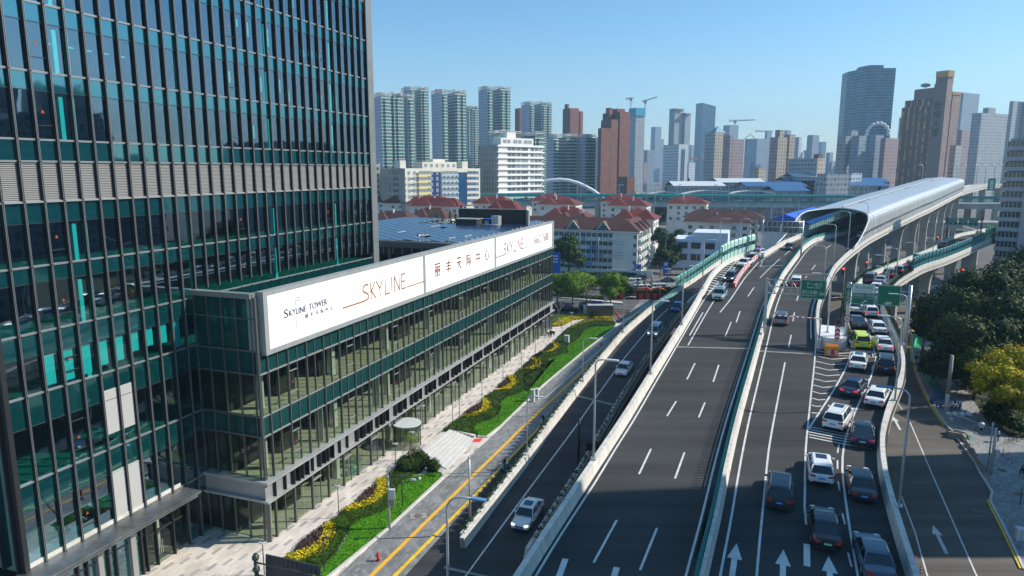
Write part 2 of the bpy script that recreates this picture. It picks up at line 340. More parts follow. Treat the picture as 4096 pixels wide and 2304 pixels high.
RKw = [P(a,b)[:2] for a,b in RK]
sheet('road',[W(-30,17.6)[:2],W(-30,62)[:2]] + [(44,50)] + RKw + [(112,172),(150,195),(260,250),(200,330),(90,260),W(150,20)[:2]],.006,A_RIGHT)
PE = [(3760,1400),(3804,1471),(3880,1581),(3955,1699),(4037,1747),(4200,1760)]
PEw = [P(a,b)[:2] for a,b in PE]
sheet('sidewalk',[(60,45),(44,50)] + RKw + [(96,150)] + PEw + [(90,84),(90,45)],.03,SIDEW)
sheet('park_ground',[(140,60)] + PEw[::-1] + [(96,150),(150,190),(200,190),(200,60)],.034,mat('park_soil',(.028,.038,.014),.95,noise=(.6,.4)))
# kerbs of the right-hand road: thing with yellow painted top
k = MB().sweep([(-.12,0),(-.12,.16),(.12,.16),(.12,0)],[(x,y,0) for x,y in RKw]).build('kerb',KERB); tag(k,'long grey kerb stones edging the right-hand street pavement','kerb')
yk = MB().sweep([(-.35,0),(-.35,.12),(-.2,.12),(-.2,0)],[(x,y,0) for x,y in RKw[:4]]).build('yellow_edging',YEL,k)
yk = MB().sweep([(-.4,0),(-.4,.12),(-.2,.12),(-.2,0)],[(x,y,0) for x,y in RKw[8:]]).build('yellow_edging',YEL,k)
# =============== elevated roads ===============
def resamp(poly,step=3.0):
    out = []
    u0,u1 = poly[0][0],poly[-1][0]; n = max(2,int((u1 - u0) / step) + 1)
    for i in range(n):
        u = u0 + (u1 - u0) * i / (n - 1); out.append((u,smooth(poly,u)))
    return out
def smooth(poly,u):
    return (interp(u - 4,poly) + 2 * interp(u,poly) + interp(u + 4,poly)) / 4 if poly[0][0] + 4 < u < poly[-1][0] - 4 else interp(u,poly)
def wz(u,v,tab,dz=0.0):
    x,y,_ = W(u,v); return (x,y,interp(y,tab) + dz)
def path(poly,tab,u0=None,u1=None,step=3.0,off=0.0,dz=0.0):
    u0 = poly[0][0] if u0 is None else u0; u1 = poly[-1][0] if u1 is None else u1; n = max(2,int((u1 - u0) / step) + 1)
    return [wz(u,smooth(poly,u) + off,tab,dz) for u in (u0 + (u1 - u0) * i / (n - 1) for i in range(n))]
def deck(mb,lp,rp,tab,u0,u1,th=1.6,step=4.0,m=0,mg=1,ov=.55):
    n = int((u1 - u0) / step) + 1; pr = None
    for i in range(n):
        u = u0 + (u1 - u0) * i / (n - 1); vl = smooth(lp,u) - ov; vr = smooth(rp,u) + ov
        a = wz(u,vl,tab); b = wz(u,vr,tab); a = (a[0],a[1],a[2]); ce = (a[2] + b[2]) / 2
        w_ = vr - vl
        c = W(u,vl + .9); d = W(u,vr - .9); e = W(u,vl + w_ * .28); g = W(u,vr - w_ * .28)
        sec = [a,b,(b[0],b[1],b[2] - .35),(d[0],d[1],b[2] - .6),(g[0],g[1],b[2] - th),(e[0],e[1],a[2] - th),(c[0],c[1],a[2] - .6),(a[0],a[1],a[2] - .35)]
        if pr:
            for j in range(8):
                k2 = (j + 1) % 8; mb.quad(pr[j],sec[j],sec[k2],pr[k2],m if j == 0 else mg)
        else: mb.poly(sec,mg)
        pr = sec
    mb.poly(pr[::-1],mg)
LB = [(-24,28.3)] + [(-9.7,29.0),(2,29.8),(15.7,30.8),(35.9,31.9),(50,32.7),(65,33.4),(77,33.8),(90,34.2),(100,35.2),(107.6,36.4),(116,39),(124,42)]
MIDL = [(-24,39.0),(-14,39.4)] + bl([(2790,2304),(2850,2075),(2884,1900),(2932,1700),(2990,1500),(3043,1314),(3065,1236),(3090,1174),(3124,1106),(3167,1050),(3205,1000),(3254,965),(3308,932),(3386,903)],ZM)
LB2 = bl([(3045,1034),(3121,985),(3209,947),(3258,919),(3324,895)],ZM)
RR = bl([(3262,1376),(3267,1267),(3273,1202),(3312,1110),(3337,1060),(3382,1015),(3424,982),(3473,948),(3614,878),(3713,833),(3780,799),(3846,766)],ZM,1.0) + [(430,161)]
MIDL = [p for p in MIDL if p[0] < 150]; LB2 = [p for p in LB2 if p[0] < 150]
sl_ = lambda u: smooth(RR,u)
for u in (165,190,220,260,300,340,385,430): MIDL.append((u,sl_(u) - 8.2 - (u - 165) * .004)); LB2.append((u,sl_(u) - 17 - (u - 165) * .01))
LB2 = [(LB2[0][0] - 3,LB2[0][1] - .8)] + LB2
RL = bl([(3440,1118),(3490,1085),(3552,1060),(3655,1019),(3738,986),(3788,953),(3842,932),(3937,915),(3995,905)],ZR,1.0)
RL = [(48.5,54.9),(60,55.3),(75,56.6),(88,59.0)] + [p for p in RL if p[0] > 94]
RRr = [(-24,53.0)] + bl([(3639,2304),(3586,2130),(3527,1922),(3517,1781),(3542,1671),(3564,1616),(3605,1533),(3611,1454),(3593,1401),(3556,1314),(3524,1236)],ZR) + bl([(3560,1139),(3597,1110),(3655,1077),(3697,1056),(3780,1031),(3842,1006),(3925,969),(3991,944)],ZR,1.0)
RR0 = [(44,50.4)] + [p for p in RR if p[0] > 47]
mb = MB(); deck(mb,LB,MIDL,ZM,-24,105,ov=.55); er = struct(mb.build('elevated_road',[A_DECK,CONC_G])); er['label'] = 'near elevated carriageway nearest the glass podium'
mb = MB(); deck(mb,LB2,MIDL,ZM,LB2[0][0],400,ov=.5); struct(mb.build('elevated_road',[A_DECK,CONC_G]))
mb = MB(); deck(mb,LB,[(100,42.2),(107,42.9),(124,44)],ZM,100.2,124,ov=.3); struct(mb.build('elevated_road',[A_DECK,CONC_G]))
RCOMB = [(-24,53.0)] + [p for p in RRr if p[0] < 60]
mb = MB(); deck(mb,MIDL,RCOMB,ZM,-24,47.8,ov=.5); struct(mb.build('elevated_road',[A_DECK,CONC_G]))
mb = MB(); deck(mb,MIDL,RR,ZM,47.85,400,ov=.5); struct(mb.build('elevated_road',[A_DECK,CONC_G]))
mb = MB(); deck(mb,RL,RRr,ZR,48.5,250,ov=.5,th=1.3); struct(mb.build('elevated_ramp',[A_DECK,CONC_G]))
LLb = [(1.5,18.0),(13,18.2),(23,18.5),(36,18.4),(54.7,18.8),(74.6,19.7),(94,22.1),(113.4,25.4),(124,27.8),(160,34.5),(185,41)]
LRb = [(1.5,24.0),(14,24.4),(22,24.8),(30.6,24.9),(44,25.1),(63,25.8),(76.4,26.7),(105.5,29.2),(124,33.6),(160,41),(185,47.5)]
mb = MB(); deck(mb,LLb,LRb,ZL,1.5,185,ov=.45,th=1.1); struct(mb.build('elevated_ramp',[A_RAMP,CONC_G]))
sheet('road',u2([(-32,17.6),(-32,25.5),(8,25.5),(8,17.6)]),.012,A_RAMP)
# barriers: each run is a thing
JP = [(-.3,-.4),(-.3,.0),(-.2,.35),(-.14,1.02),(.14,1.02),(.2,.35),(.3,.0),(.3,-.4)]
def barrier(poly,tab,u0,u1,label,off=0,cat='barrier',prof=JP,m=CONC,name='concrete_barrier',group=None,capm=None):
    o = MB().sweep(prof,path(poly,tab,u0,u1,2.5,off)).build(name,m); return tag(o,label,cat,group)
OUT = [(-.28,-.9),(-.28,1.0),(.12,1.0),(.2,.35),(.3,.02),(.3,-.9)]
OUTR = [(-x,z) for x,z in OUT[::-1]]
BG = 'concrete parapets along the elevated roads'
b1 = barrier(LB,ZM,-24,118,'sunlit cream parapet on the podium side of the main carriageway',prof=OUT,group=BG)
b2 = barrier(LB2,ZM,LB2[0][0] + 4,400,'cream parapet on the far stretch from the striped nose into the roofed tunnel',prof=OUT,group=BG)
b3 = barrier(MIDL,ZM,-24,400,'long middle barrier with teal anti-glare slats between both carriageways',off=.35,group=BG)
b4 = barrier(RR0,ZM,47.5,400,'outer white parapet curving from the gore up beside the roofed tunnel',prof=OUTR,group=BG)
b5 = barrier(RL,ZR,49,250,'planted parapet on the left of the far curving slip road',prof=OUT,group=BG)
b6 = barrier(RRr,ZR,-24,60,'white winding parapet on the right of the traffic queue, beside the surface street',prof=OUTR,group=BG)
b7 = barrier(RRr,ZR,60.2,250,'right parapet of the curving slip road under the teal noise panels',prof=OUTR,group=BG)
b8 = barrier(LLb,ZL,4.5,185,'parapet with flower boxes between the paved street and the low ramp',prof=OUT,group=BG)
b9 = barrier(LRb,ZL,5.0,160,'parapet with flower boxes between the low ramp and the high carriageway',prof=OUTR,group=BG)
# anti-glare slats on the middle barrier
mb = MB(); pts = path(MIDL,ZM,-24,130,.5,.08)
for i,p in enumerate(pts[:-1]):
    q = pts[i + 1]; a = atan2(q[1] - p[1],q[0] - p[0]); mb.obox((p[0],p[1],p[2] + 1.36),(.05,.2,.7),a + .1)
mb.sweep([(-.03,1.0),(-.03,1.1),(.03,1.1),(.03,1.0)],path(MIDL,ZM,-24,345,3,.08)); mb.build('antiglare_slats',TEAL,b3)
mb = MB(); mb.sweep([(-.02,1.05),(-.02,1.7),(.02,1.7),(.02,1.05)],path(MIDL,ZM,130,345,3,.08)); mb.build('antiglare_slats',TEAL,b3)
# deck side fascia of the far carriageway and thin teal rails
mb = MB().sweep([(-.04,.0),(-.04,.12),(.04,.12),(.04,.0)],path(RL,ZR,95,250,3,0,1.05)); mb.build('hand_rail',TEAL,b5)
# piers
def pier(x,y,z,w1,rot,slim=False):
    mb = MB(); n = 12
    def sec(hw,hd,zz):
        ca,sa = cos(rot),sin(rot); out = []
        for sxn,syn in ((-1,-1),(1,-1),(1,1),(-1,1)):
            dx,dy = sxn * hw,syn * hd; out.append((x + dx * ca - dy * sa,y + dx * sa + dy * ca,zz))
        return out
    lv = [(w1 * .5,0),(w1 * .5,z * .55),(w1 * .56,z * .72),(w1 * .75,z * .86),(w1 * 1.15,z - .9),(w1 * 1.25,z - .4)]
    pr = sec(lv[0][0],.8,0)
    for hw,zz in lv[1:]:
        s2 = sec(hw,.8,zz)
        for j in range(4): mb.quad(pr[j],pr[(j + 1) % 4],s2[(j + 1) % 4],s2[j])
        pr = s2
    mb.poly(pr); return mb
piers = []
for u in range(-10,400,28):
    if u < 100: cs = [((smooth(LB,u) + smooth(MIDL,u)) / 2 ,3.0,0),((smooth(MIDL,u) + smooth(RR0 if u > 48 else RCOMB,u)) / 2,2.6,0)]
    else:
        cs = [((smooth(LB2,u) + smooth(MIDL,u)) / 2 if u > 108 else 39,2.6,0),((smooth(MIDL,u) + smooth(RR,u)) / 2 + .6,2.4,0)]
    for v,w1,_ in cs:
        x,y,z = wz(u,v,ZM); mb = pier(x,y,z - 1.3,w1,-AZ if u < 100 else -AZ - .3); piers.append((mb,u,v))
for u in range(62,250,27):
    v = (smooth(RL,u) + smooth(RRr,u)) / 2; x,y,z = wz(u,v,ZR); piers.append((pier(x,y,z - 1.0,2.2,-AZ - .4),u,v))
for u in range(60,180,24):
    v = (smooth(LLb,u) + smooth(LRb,u)) / 2; x,y,z = wz(u,v,ZL); piers.append((pier(x,y,z - .8,2.0,-AZ),u,v))
for mb,u,v in piers: tag(mb.build('bridge_pier',CONC_D),'tapered grey concrete pier holding up the elevated road deck','pier','piers under the elevated roads')
# =============== road markings (children of the road they are painted on) ===============
MK = MB(); MKB = []
def line_(mb,pts,tab,wd=.17,dz=.02,gap=None,m=0):
    """pts (u,v) polyline"""
    L_ = [wz(u,v,tab,dz) for u,v in pts]
    mb.sweep([(-wd / 2,0),(wd / 2,0)],L_,m,close=False)
def seg(a,b,n=2): return [(a[0] + (b[0] - a[0]) * i / n,a[1] + (b[1] - a[1]) * i / n) for i in range(n + 1)]
def pline(mb,px,tab,wd=.17,m=0,close_=False):
    pts = bl(px,tab); pts = resamp(pts,2.5) if len(pts) > 2 else seg(pts[0],pts[1],4); line_(mb,pts,tab,wd,m=m)
mk = MB()
pline(mk,[(2144,2304),(2265,2100),(2358,1971),(2458,1800),(2525,1700),(2677,1437),(2740,1329),(2812,1204),(2855,1150),(2931,1061),(2975,1015)],ZM)
pline(mk,[(2000,2560),(2144,2304)],ZM)
line_(mk,[(u,smooth(MIDL,u) - .75) for u in range(-24,300,4)],ZM)
line_(mk,[(u,smooth(MIDL,u) + 1.35) for u in range(-24,300,4)],ZM)
line_(mk,[(u,smooth(RR0,u) - .8) for u in range(52,300,4)],ZM)
line_(mk,[(u,smooth(LB2,u) + .7) for u in range(112,300,4)],ZM)
pline(mk,[(2940,1070),(2870,1180),(2827,1250),(2770,1350),(2752,1382)],ZM)   # solid continuing from the striped nose
pline(mk,[(3034,1050),(2980,1110),(2925,1195),(2880,1250)],ZM,.2)
for a,b in [((2604,1796),(2556,1897)),((2738,1810),(2700,1915)),((2467,2081),(2375,2251)),((2628,2113),(2560,2281)),((2705,1605),(2668,1665)),((2820,1610),(2795,1670)),((2780,1453),(2748,1518)),((2875,1460),(2853,1528)),((2757,1345),(2812,1250)),((2901,1345),(2925,1288)),((2945,1290),(2960,1245)),((2992,1186),(3016,1150)),((3040,1112),(3080,1072)),((3137,1021),(3160,1003)),((3232,961),(3262,947)),((3080,1072),(3120,1035)),((3311,935),(3360,908))]:
    pline(mk,[a,b],ZM)
# thick starting dashes and arrows at the bottom
pline(mk,[(2262,2236),(2235,2310)],ZM,.42); pline(mk,[(2467,2270),(2450,2330)],ZM,.42)
# right carriageway
pline(mk,[(3010,2560),(3025,2304),(3054,2009),(3073,1800),(3100,1657),(3140,1450)],ZM)
for a,b in [((3154,1390),(3165,1340)),((3172,1285),(3178,1250)),((3187,1203),(3193,1183)),((3246,1080),(3262,1060)),((3302,997),(3324,980)),((3220,1112),(3228,1105)),((3400,960),(3425,945))]: pline(mk,[a,b],ZM)
pline(mk,[(3225,2099),(3218,2043),(3221,1800),(3232,1698),(3246,1560),(3259,1450),(3262,1376)],ZM)
pline(mk,[(3227,2177),(3228,2266)],ZM,.42); pline(mk,[(3229,2420),(3229,2510)],ZM,.42)
pline(mk,[(3470,2500),(3430,2304),(3395,2096),(3364,1870),(3373,1767),(3426,1632),(3486,1511),(3504,1432)],ZR)
pline(mk,[(3504,1432),(3472,1314),(3447,1219)],ZR)
for a,b in [((3350,1841),(3350,1877)),((3352,1926),(3359,1963)),((3369,2054),(3380,2098)),((3392,2212),(3406,2268)),((3350,1812),(3356,1780)),((3372,1723),(3380,1698)),((3406,1650),(3418,1632)),((3441,1588),(3452,1569)),((3470,1532),(3478,1514)),((3486,1480),(3492,1463)),((3494,1431),(3490,1415))]: pline(mk,[a,b],ZR,.13)
pline(mk,[(3408,1395),(3394,1454),(3348,1541),(3293,1627),(3235,1715)],ZM,.19)
# chevrons in the gore
c0,c1 = S(3240,1700,ZM),S(3268,1385,ZM)
hr = bl([(3408,1395),(3394,1454),(3348,1541),(3293,1627),(3235,1715)],ZM); hl = bl([(3235,1715),(3246,1560),(3259,1450),(3262,1376)],ZM)
for i in range(13):
    u = 23.0 + i * 1.9 + .02 * i * i
    a = interp(u,hl) + .15; b = interp(u,hr) - .15
    if b - a < .5: continue
    mid_ = (a + b) / 2 - .05
    line_(mk,[(u + .45 * (b - a) / 4,a),(u - .45 * (b - a) / 4,mid_),(u + .75 * (b - a) / 4,b)],ZM,.26,.024)
# transverse bars across the queue lanes
for i in range(5):
    u = 18.6 + i * .62; line_(mk,[(u + .1,47.9),(u - .35,50.7),(u - .6,53.2)],ZM,.22,.024)
def arrow(mb,px,py,tab,ln=4.2,hd=1.5,dirr=None,sw=.17,hw=.42):
    x,y,z = S(px,py,tab); u,v = UV(x,y); t = dirr or 0.0
    def q(a,b): return wz(u + a - b * t,v + b + a * t,tab,.024)
    mb.quad(q(-ln + hd,-sw),q(-ln + hd,sw),q(0,sw),q(0,-sw)); mb.poly([q(0,-hw),q(0,hw),q(hd,0)])
for px,py in [(3132,2262),(3319,2290),(2938,2236)]: arrow(mk,px,py,ZM,5.2,1.9,.04,.19,.5)
# merging-lane hatching on the near carriageway
for i in range(17):
    u = 77 + i * 2.35; vl = smooth(LB,u) + .5; vr = interp(u,[(70,34.6),(80,35.7),(99,37.7),(115,40.6)]) + (.0 if i < 12 else .3)
    line_(mk,[(u + .8,vl),(u - .3,max(vl + .4,vr - .1))],ZM,.5,.024)
mk.build('lane_markings',PAINT,er)
rl = MB(); pline(rl,[(1780,2420),(1862,2304),(2100,1979),(2308,1700),(2381,1594),(2493,1437),(2628,1276),(2673,1235)],ZL,.16)
rmk = tag(rl.build('lane_line',PAINT),None); rmk['kind'] = 'structure'
# expansion joints
ej = MB()
for u0,a,b,tab in ((44.3,LB,MIDL,ZM),(46.2,MIDL,RCOMB,ZM),(107.5,LB2,MIDL,ZM),(100,MIDL,RR,ZM)):
    vs = seg((u0 - 2.2,smooth(a,u0) + .3),(u0 + .5,smooth(b,u0) - .2),5) if u0 < 60 else seg((u0 - 1.5,smooth(a,u0) + .4),(u0 + 1.5,smooth(b,u0) - .3),5)
    line_(ej,vs,tab,.75,.013)
line_(ej,seg((44.2,18.9),(42.6,24.8),3),ZL,.7,.013)
ej.build('expansion_joint',mat('joint_concrete',(.24,.235,.22),.85,noise=(.8,.25)),er)
sm = MB()
pline(sm,[(1370,2420),(1484,2304),(2100,1700),(2395,1424)],ZG,.42)
struct(sm.build('tactile_paving',PAINT_Y))
yk = MB().sweep([(-.12,0),(-.12,.15),(.12,.15),(.12,0)],path(sorted([UV(*P(a,b)[:2]) for a,b in [(1490,2400),(1578,2304),(1885,1998),(2165,1705)]]),ZG)).build('kerb',YEL); tag(yk,'yellow painted kerb along the paved street beside the low ramp','kerb')
sheet('road',u2([(-32,14.5),(-32,18),(37,18.3),(37,15.6),(14,15.0)]),.016,A_RAMP)
# white cycle-lane line further up and surface markings on the right-hand street
sm = MB(); pline(sm,[(2180,1592),(2240,1540),(2330,1460),(2412,1390),(2470,1342),(2560,1262)],ZG,.17)
for a,b in [((2365,1380),(2425,1387)),((2450,1330),(2490,1336)),((2610,1215),(2640,1195)),((2130,1595),(2180,1593))]:
    p,q = P(*a),P(*b); sm.sweep([(-.1,0),(.1,0)],[(p[0],p[1],.03),(q[0],q[1],.03)],0,False)
def gline(mb,pts,wd=.15,z=.03):
    mb.sweep([(-wd / 2,0),(wd / 2,0)],[(*P(a,b)[:2],z) for a,b in pts],0,False)
gline(sm,[(3640,1690),(3700,1830),(3733,1908),(3778,2010),(3830,2130),(3900,2290),(3990,2480)]); gline(sm,[(3600,1970),(3660,2130),(3705,2290),(3760,2460)])
gline(sm,[(3690,1200),(3640,1260),(3580,1330)],.15); gline(sm,[(3560,1570),(3610,1640)],.15)
for px,py,s in [(3750,2140,1.0),(3582,1685,.9)]:
    x,y,_ = P(px,py); u,v = UV(x,y)
    q = lambda a,b: (*W(u + a,v + b)[:2],.03)
    sm.quad(q(0,-.16),q(0,.16),q(-3.6,.16),q(-3.6,-.16)); sm.poly([q(0,-.45),q(0,.45),q(2,0)])
for i in range(6):
    gline(sm,[(3680 + i * 20,1157 - i * .5),(3712 + i * 20,1140 - i * .5)],.5)
for i in range(7): gline(sm,[(2560 + i * 10,1232 - i * 4),(2590 + i * 10,1236 - i * 4)],.45)
gline(sm,[(2210,1196),(2440,1206)],.15); gline(sm,[(2230,1160),(2700,1150)],.15); gline(sm,[(2540,1230),(2700,1180)],.2)
struct(sm.build('street_markings',PAINT))
# =============== text helper ===============
_tc = {}
def text_geo(body,extrude=0.0):
    key = (body,extrude)
    if key in _tc: return _tc[key]
    c = bpy.data.curves.new('txt','FONT'); c.body = body; c.extrude = extrude; c.resolution_u = 3
    o = bpy.data.objects.new('txt',c); COL.objects.link(o); bpy.context.view_layer.update()
    me = bpy.data.meshes.new_from_object(o.evaluated_get(bpy.context.evaluated_depsgraph_get()))
    vs = [tuple(v.co) for v in me.vertices]; fs = [tuple(p.vertices) for p in me.polygons]
    bpy.data.objects.remove(o); bpy.data.curves.remove(c); bpy.data.meshes.remove(me)
    if not vs: vs,fs = [(0,0,0),(1,0,0),(1,1,0),(0,1,0)],[(0,1,2,3)]
    x0 = min(v[0] for v in vs); x1 = max(v[0] for v in vs); y0 = min(v[1] for v in vs); y1 = max(v[1] for v in vs)
    vs = [((v[0] - x0) / (x1 - x0),(v[1] - y0) / (y1 - y0),v[2]) for v in vs]
    _tc[key] = (vs,fs,(x1 - x0) / (y1 - y0)); return _tc[key]
def put_text(mb,body,fn,a0,a1,b0,b1,m=0):
    """fn(a,b) maps sign coordinates to 3d; text is fitted to the rectangle"""
    vs,fs,_ = text_geo(body); n = len(mb.v)
    for v in vs: mb.v.append(fn(a0 + (a1 - a0) * v[0],b0 + (b1 - b0) * v[1]))
    for f in fs: mb.f.append(tuple(n + i for i in f)); mb.m.append(m); mb.sm.append(False)
def stroke(mb,pts,wd,fn,m=0):
    for (x0,y0),(x1,y1) in zip(pts,pts[1:]):
        L_ = sqrt((x1 - x0) ** 2 + (y1 - y0) ** 2) or 1; nx,ny = -(y1 - y0) / L_ * wd / 2,(x1 - x0) / L_ * wd / 2; ex,ey = (x1 - x0) / L_ * wd * .3,(y1 - y0) / L_ * wd * .3
        mb.poly([fn(x0 - nx - ex,y0 - ny - ey),fn(x1 - nx + ex,y1 - ny + ey),fn(x1 + nx + ex,y1 + ny + ey),fn(x0 + nx - ex,y0 + ny - ey)],m)
# =============== glass tower ===============
DK = mat('dark_anodised_frame',(.016,.017,.019),.5,.0); LT = mat('light_frame_edge',(.34,.34,.34),.4,.5); LE = mat('fin_edge',(.24,.24,.24),.4,.4); GREYP = mat('grey_metal_panel',(.20,.21,.21),.5,.3,noise=(.5,.12)); LOUV = mat('louvre_grey',(.25,.25,.245),.7)
SPT = gloss('teal_spandrel_glass',(.002,.04,.043),(.40,.80,.92),.30,.04)
GT = glass('tower_glass',(.13,.72,.70),.27,.02,(.58,.78,.95))
GP = glass('podium_glass',(.54,.60,.52),.05,.02,(.8,.9,.95),1.5)
SPP = gloss('podium_spandrel_glass',(.008,.05,.05),(.6,.9,.9),.07,.05)
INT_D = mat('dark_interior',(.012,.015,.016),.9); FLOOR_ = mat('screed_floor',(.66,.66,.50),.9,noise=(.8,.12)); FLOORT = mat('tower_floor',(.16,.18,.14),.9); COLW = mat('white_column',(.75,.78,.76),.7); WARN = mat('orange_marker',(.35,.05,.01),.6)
MT = 1.5065; m0 = -14.8484; mu = [m0 + MT * k for k in range(-2,32)]   # mullion positions
VT = -7.0
tower = thing('glass_tower','dark teal glass tower with tall vertical fins and a grey louvre band, filling the left','tower',W(7,-7,0))
levels = [(6.0,10.3,'v'),(10.3,12.4,'s'),(12.4,16.5,'v'),(16.5,18.8,'s'),(18.8,21.6,'v'),(21.6,23.3,'s'),(23.3,26.9,'v'),(26.9,28.1,'s'),(28.1,31.2,'v'),(31.2,32.75,'s'),(32.75,35.6,'l'),(35.6,37.15,'s')]
z = 37.15
while z < 68: levels += [(z,z + 3.45,'v'),(z + 3.45,z + 4.76,'s')]; z += 4.76
ZT = z; tlev = [a for a,b,t_ in levels if t_ == 'v'] + [32.75,35.6,ZT]
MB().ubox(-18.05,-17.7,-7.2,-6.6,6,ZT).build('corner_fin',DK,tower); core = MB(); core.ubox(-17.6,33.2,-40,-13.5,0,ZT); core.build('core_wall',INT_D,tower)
sb = MB()
for a,b,t_ in levels:
    if t_ == 'v' : sb.ubox(-17.7,33.1,-13.6,-7.35,a - .35,a - .02,0)
sb.build('floor_slab',FLOORT,tower)
ce = MB()
for a,b,t_ in levels:
    if t_ == 's': ce.ubox(-17.7,33.1,-13.6,-7.3,a + .05,a + .15)
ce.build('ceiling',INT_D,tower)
lw = [(a,b) for a,b,t_ in levels if t_ == 'l'][0]
def upan(mb,u0,u1,z0,z1,v,m=0): mb.quad(W(u0,v,z0),W(u1,v,z0),W(u1,v,z1),W(u0,v,z1),m)
def upanv(mb,v0,v1,z0,z1,u,m=0): mb.quad(W(u,v0,z0),W(u,v1,z0),W(u,v1,z1),W(u,v0,z1),m)
# louvre panels, one part per bay
for i in range(len(mu) - 1):
    mb = MB(); a,b = mu[i] + .05,mu[i + 1] - .05
    zz = lw[0] + .05
    while zz < lw[1] - .05: mb.hexa((W(a,VT - .08,zz),W(a,VT + .02,zz),W(b,VT + .02,zz),W(b,VT - .08,zz),W(a,VT - .1,zz + .1),W(a,VT - .07,zz + .1),W(b,VT - .07,zz + .1),W(b,VT - .1,zz + .1))); zz += .13
    upan(mb,a,b,lw[0],lw[1],VT - .12); mb.ubox(a,b,VT - .1,VT + .25,lw[0] - .08,lw[0] + .02)
    mb.build('vent_louvre',LOUV,tower)
for (a,b,z0,z1) in [(mu[5],mu[6],13.6,17.3),(mu[6],mu[7],13.6,17.3),(mu[5],mu[6],6.05,10.3),(mu[6],mu[7],6.05,10.3)]:
    mb = MB(); zz = z0 + .05
    while zz < z1: mb.hexa((W(a + .08,VT - .0,zz),W(a + .08,VT + .06,zz),W(b - .08,VT + .06,zz),W(b - .08,VT - .0,zz),W(a + .08,VT + .0,zz + .09),W(a + .08,VT + .02,zz + .09),W(b - .08,VT + .02,zz + .09),W(b - .08,VT + .0,zz + .09))); zz += .12
    upan(mb,a + .08,b - .08,z0,z1,VT + .01); mb.build('vent_louvre',mat('louvre_white',(.36,.355,.345),.7),tower)
marks = {}
wins = []; sps = []
for i in range(len(mu) - 1):
    for a,b,t_ in levels:
        if t_ == 'v': wins.append((mu[i] + .03,mu[i + 1] - .03,a + .03,b - .03))
        if t_ == 's': sps.append((mu[i] + .03,mu[i + 1] - .03,a + .03,b - .03))
def near(q):
    x,y,_ = W(q[0],VT); return (x * x + y * y + (q[2] - CZ) ** 2) * 1.0 / ((-x * cu + y * su) / sqrt(x * x + y * y) + .01)
def vis(q):
    u,v,zc = q[0],VT,(q[2] + q[3]) / 2; x,y,_ = W(u + 1.5,v); zz = zc - CZ; f = y * cp - zz * sp; return f > 1 and 0 < 2048 + F * x / f < 1520 and -60 < 1152 - F * (y * sp + zz * cp) / f < 2360
for nm,lst,mt_ in (('window',wins,GT),('spandrel_panel',sps,SPT)):
    lst.sort(key=lambda q: (not vis(q),near(q)))
    for q in lst[:100]:
        mb = MB(); upan(mb,q[0],q[1],q[2],q[3],VT); mb.build(nm,mt_,tower)
    mb = MB()
    for q in lst[100:]: upan(mb,q[0],q[1],q[2],q[3],VT)
    mb.build(nm,mt_,tower)['kind'] = 'stuff'
# fins
for i,u in enumerate(mu):
    mb = MB(); z0 = 6.0 if u < -3.2 else (0 if u < 0 else 24.0)
    mb.ubox(u - .055,u + .055,VT - .05,VT + .24,z0,ZT); mb.ubox(u - .065,u - .03,VT + .24,VT + .28,z0,ZT,1); mb.ubox(u + .03,u + .065,VT + .24,VT + .28,z0,ZT,1)
    for zt in tlev: mb.ubox(u - .09,u + .09,VT + .2,VT + .3,zt - .03,zt + .03,0)
    mb.build('facade_fin',[DK,LE],tower)
for zt in tlev:
    mb = MB(); u0 = -17.9
    mb.ubox(u0,31.9,VT - .05,VT + .10,zt - .06,zt + .02,0); mb.ubox(u0,31.9,VT + .0,VT + .13,zt + .02,zt + .075,0); mb.build('transom',LT,tower)
mb = MB()
for a,b,t_ in levels:
    if t_ == 's': mb.ubox(-17.9,31.9,VT - .04,VT + .05,a - .025,a + .025)
mb.build('glazing_bar',DK,tower)
# emergency-access windows: extra bars and orange triangle
mb = MB(); tr = MB()
for u in (-12.65,6.3,22.3):
    k = min(range(len(mu) - 1),key=lambda i: abs((mu[i] + mu[i + 1]) / 2 - u)); a,b = mu[k] + .06,mu[k + 1] - .06
    for z0,z1,t_ in levels:
        if t_ == 'v':
            mb.ubox(a,b,VT - .03,VT + .05,z0 + 1.0,z0 + 1.06); 
            if z0 < 20: mb.ubox(a,b,VT - .03,VT + .05,z1 - .75,z1 - .68)
            zt = z0 + 1.9; c = (a + b) / 2; tr.poly([W(c - .13,VT + .01,zt),W(c + .13,VT + .01,zt),W(c,VT + .01,zt + .26)])
mb.build('glazing_bar',DK,tower); tr.build('access_marker',WARN,tower)
# inner columns seen through the glass
CY = mat('white_inner_column',(.85,.88,.86),.7)  # even white finish shared by inner columns and blinds
for c,wd in ((-10.95,.34),(-9.95,.2),(.55,.36),(12.3,.36),(24.0,.34)):
    for z0,z1,t_ in levels:
        if t_ == 'v' and z0 > 17 :
            MB().ubox(c - wd / 2,c + wd / 2,VT - .5,VT - .2,z0,z1 - .25).build('inner_column',CY,tower)
mb = MB(); mr_ = random.Random(3)
for k,zb in zip(range(2,11),(19.1,19.05,19.1,19.4,19.4,19.8,19.9,19.8,19.0)): upan(mb,mu[k] + .1,mu[k + 1] - .35,zb,21.5,VT - .22)
mb.build('roller_blind',CY,tower)
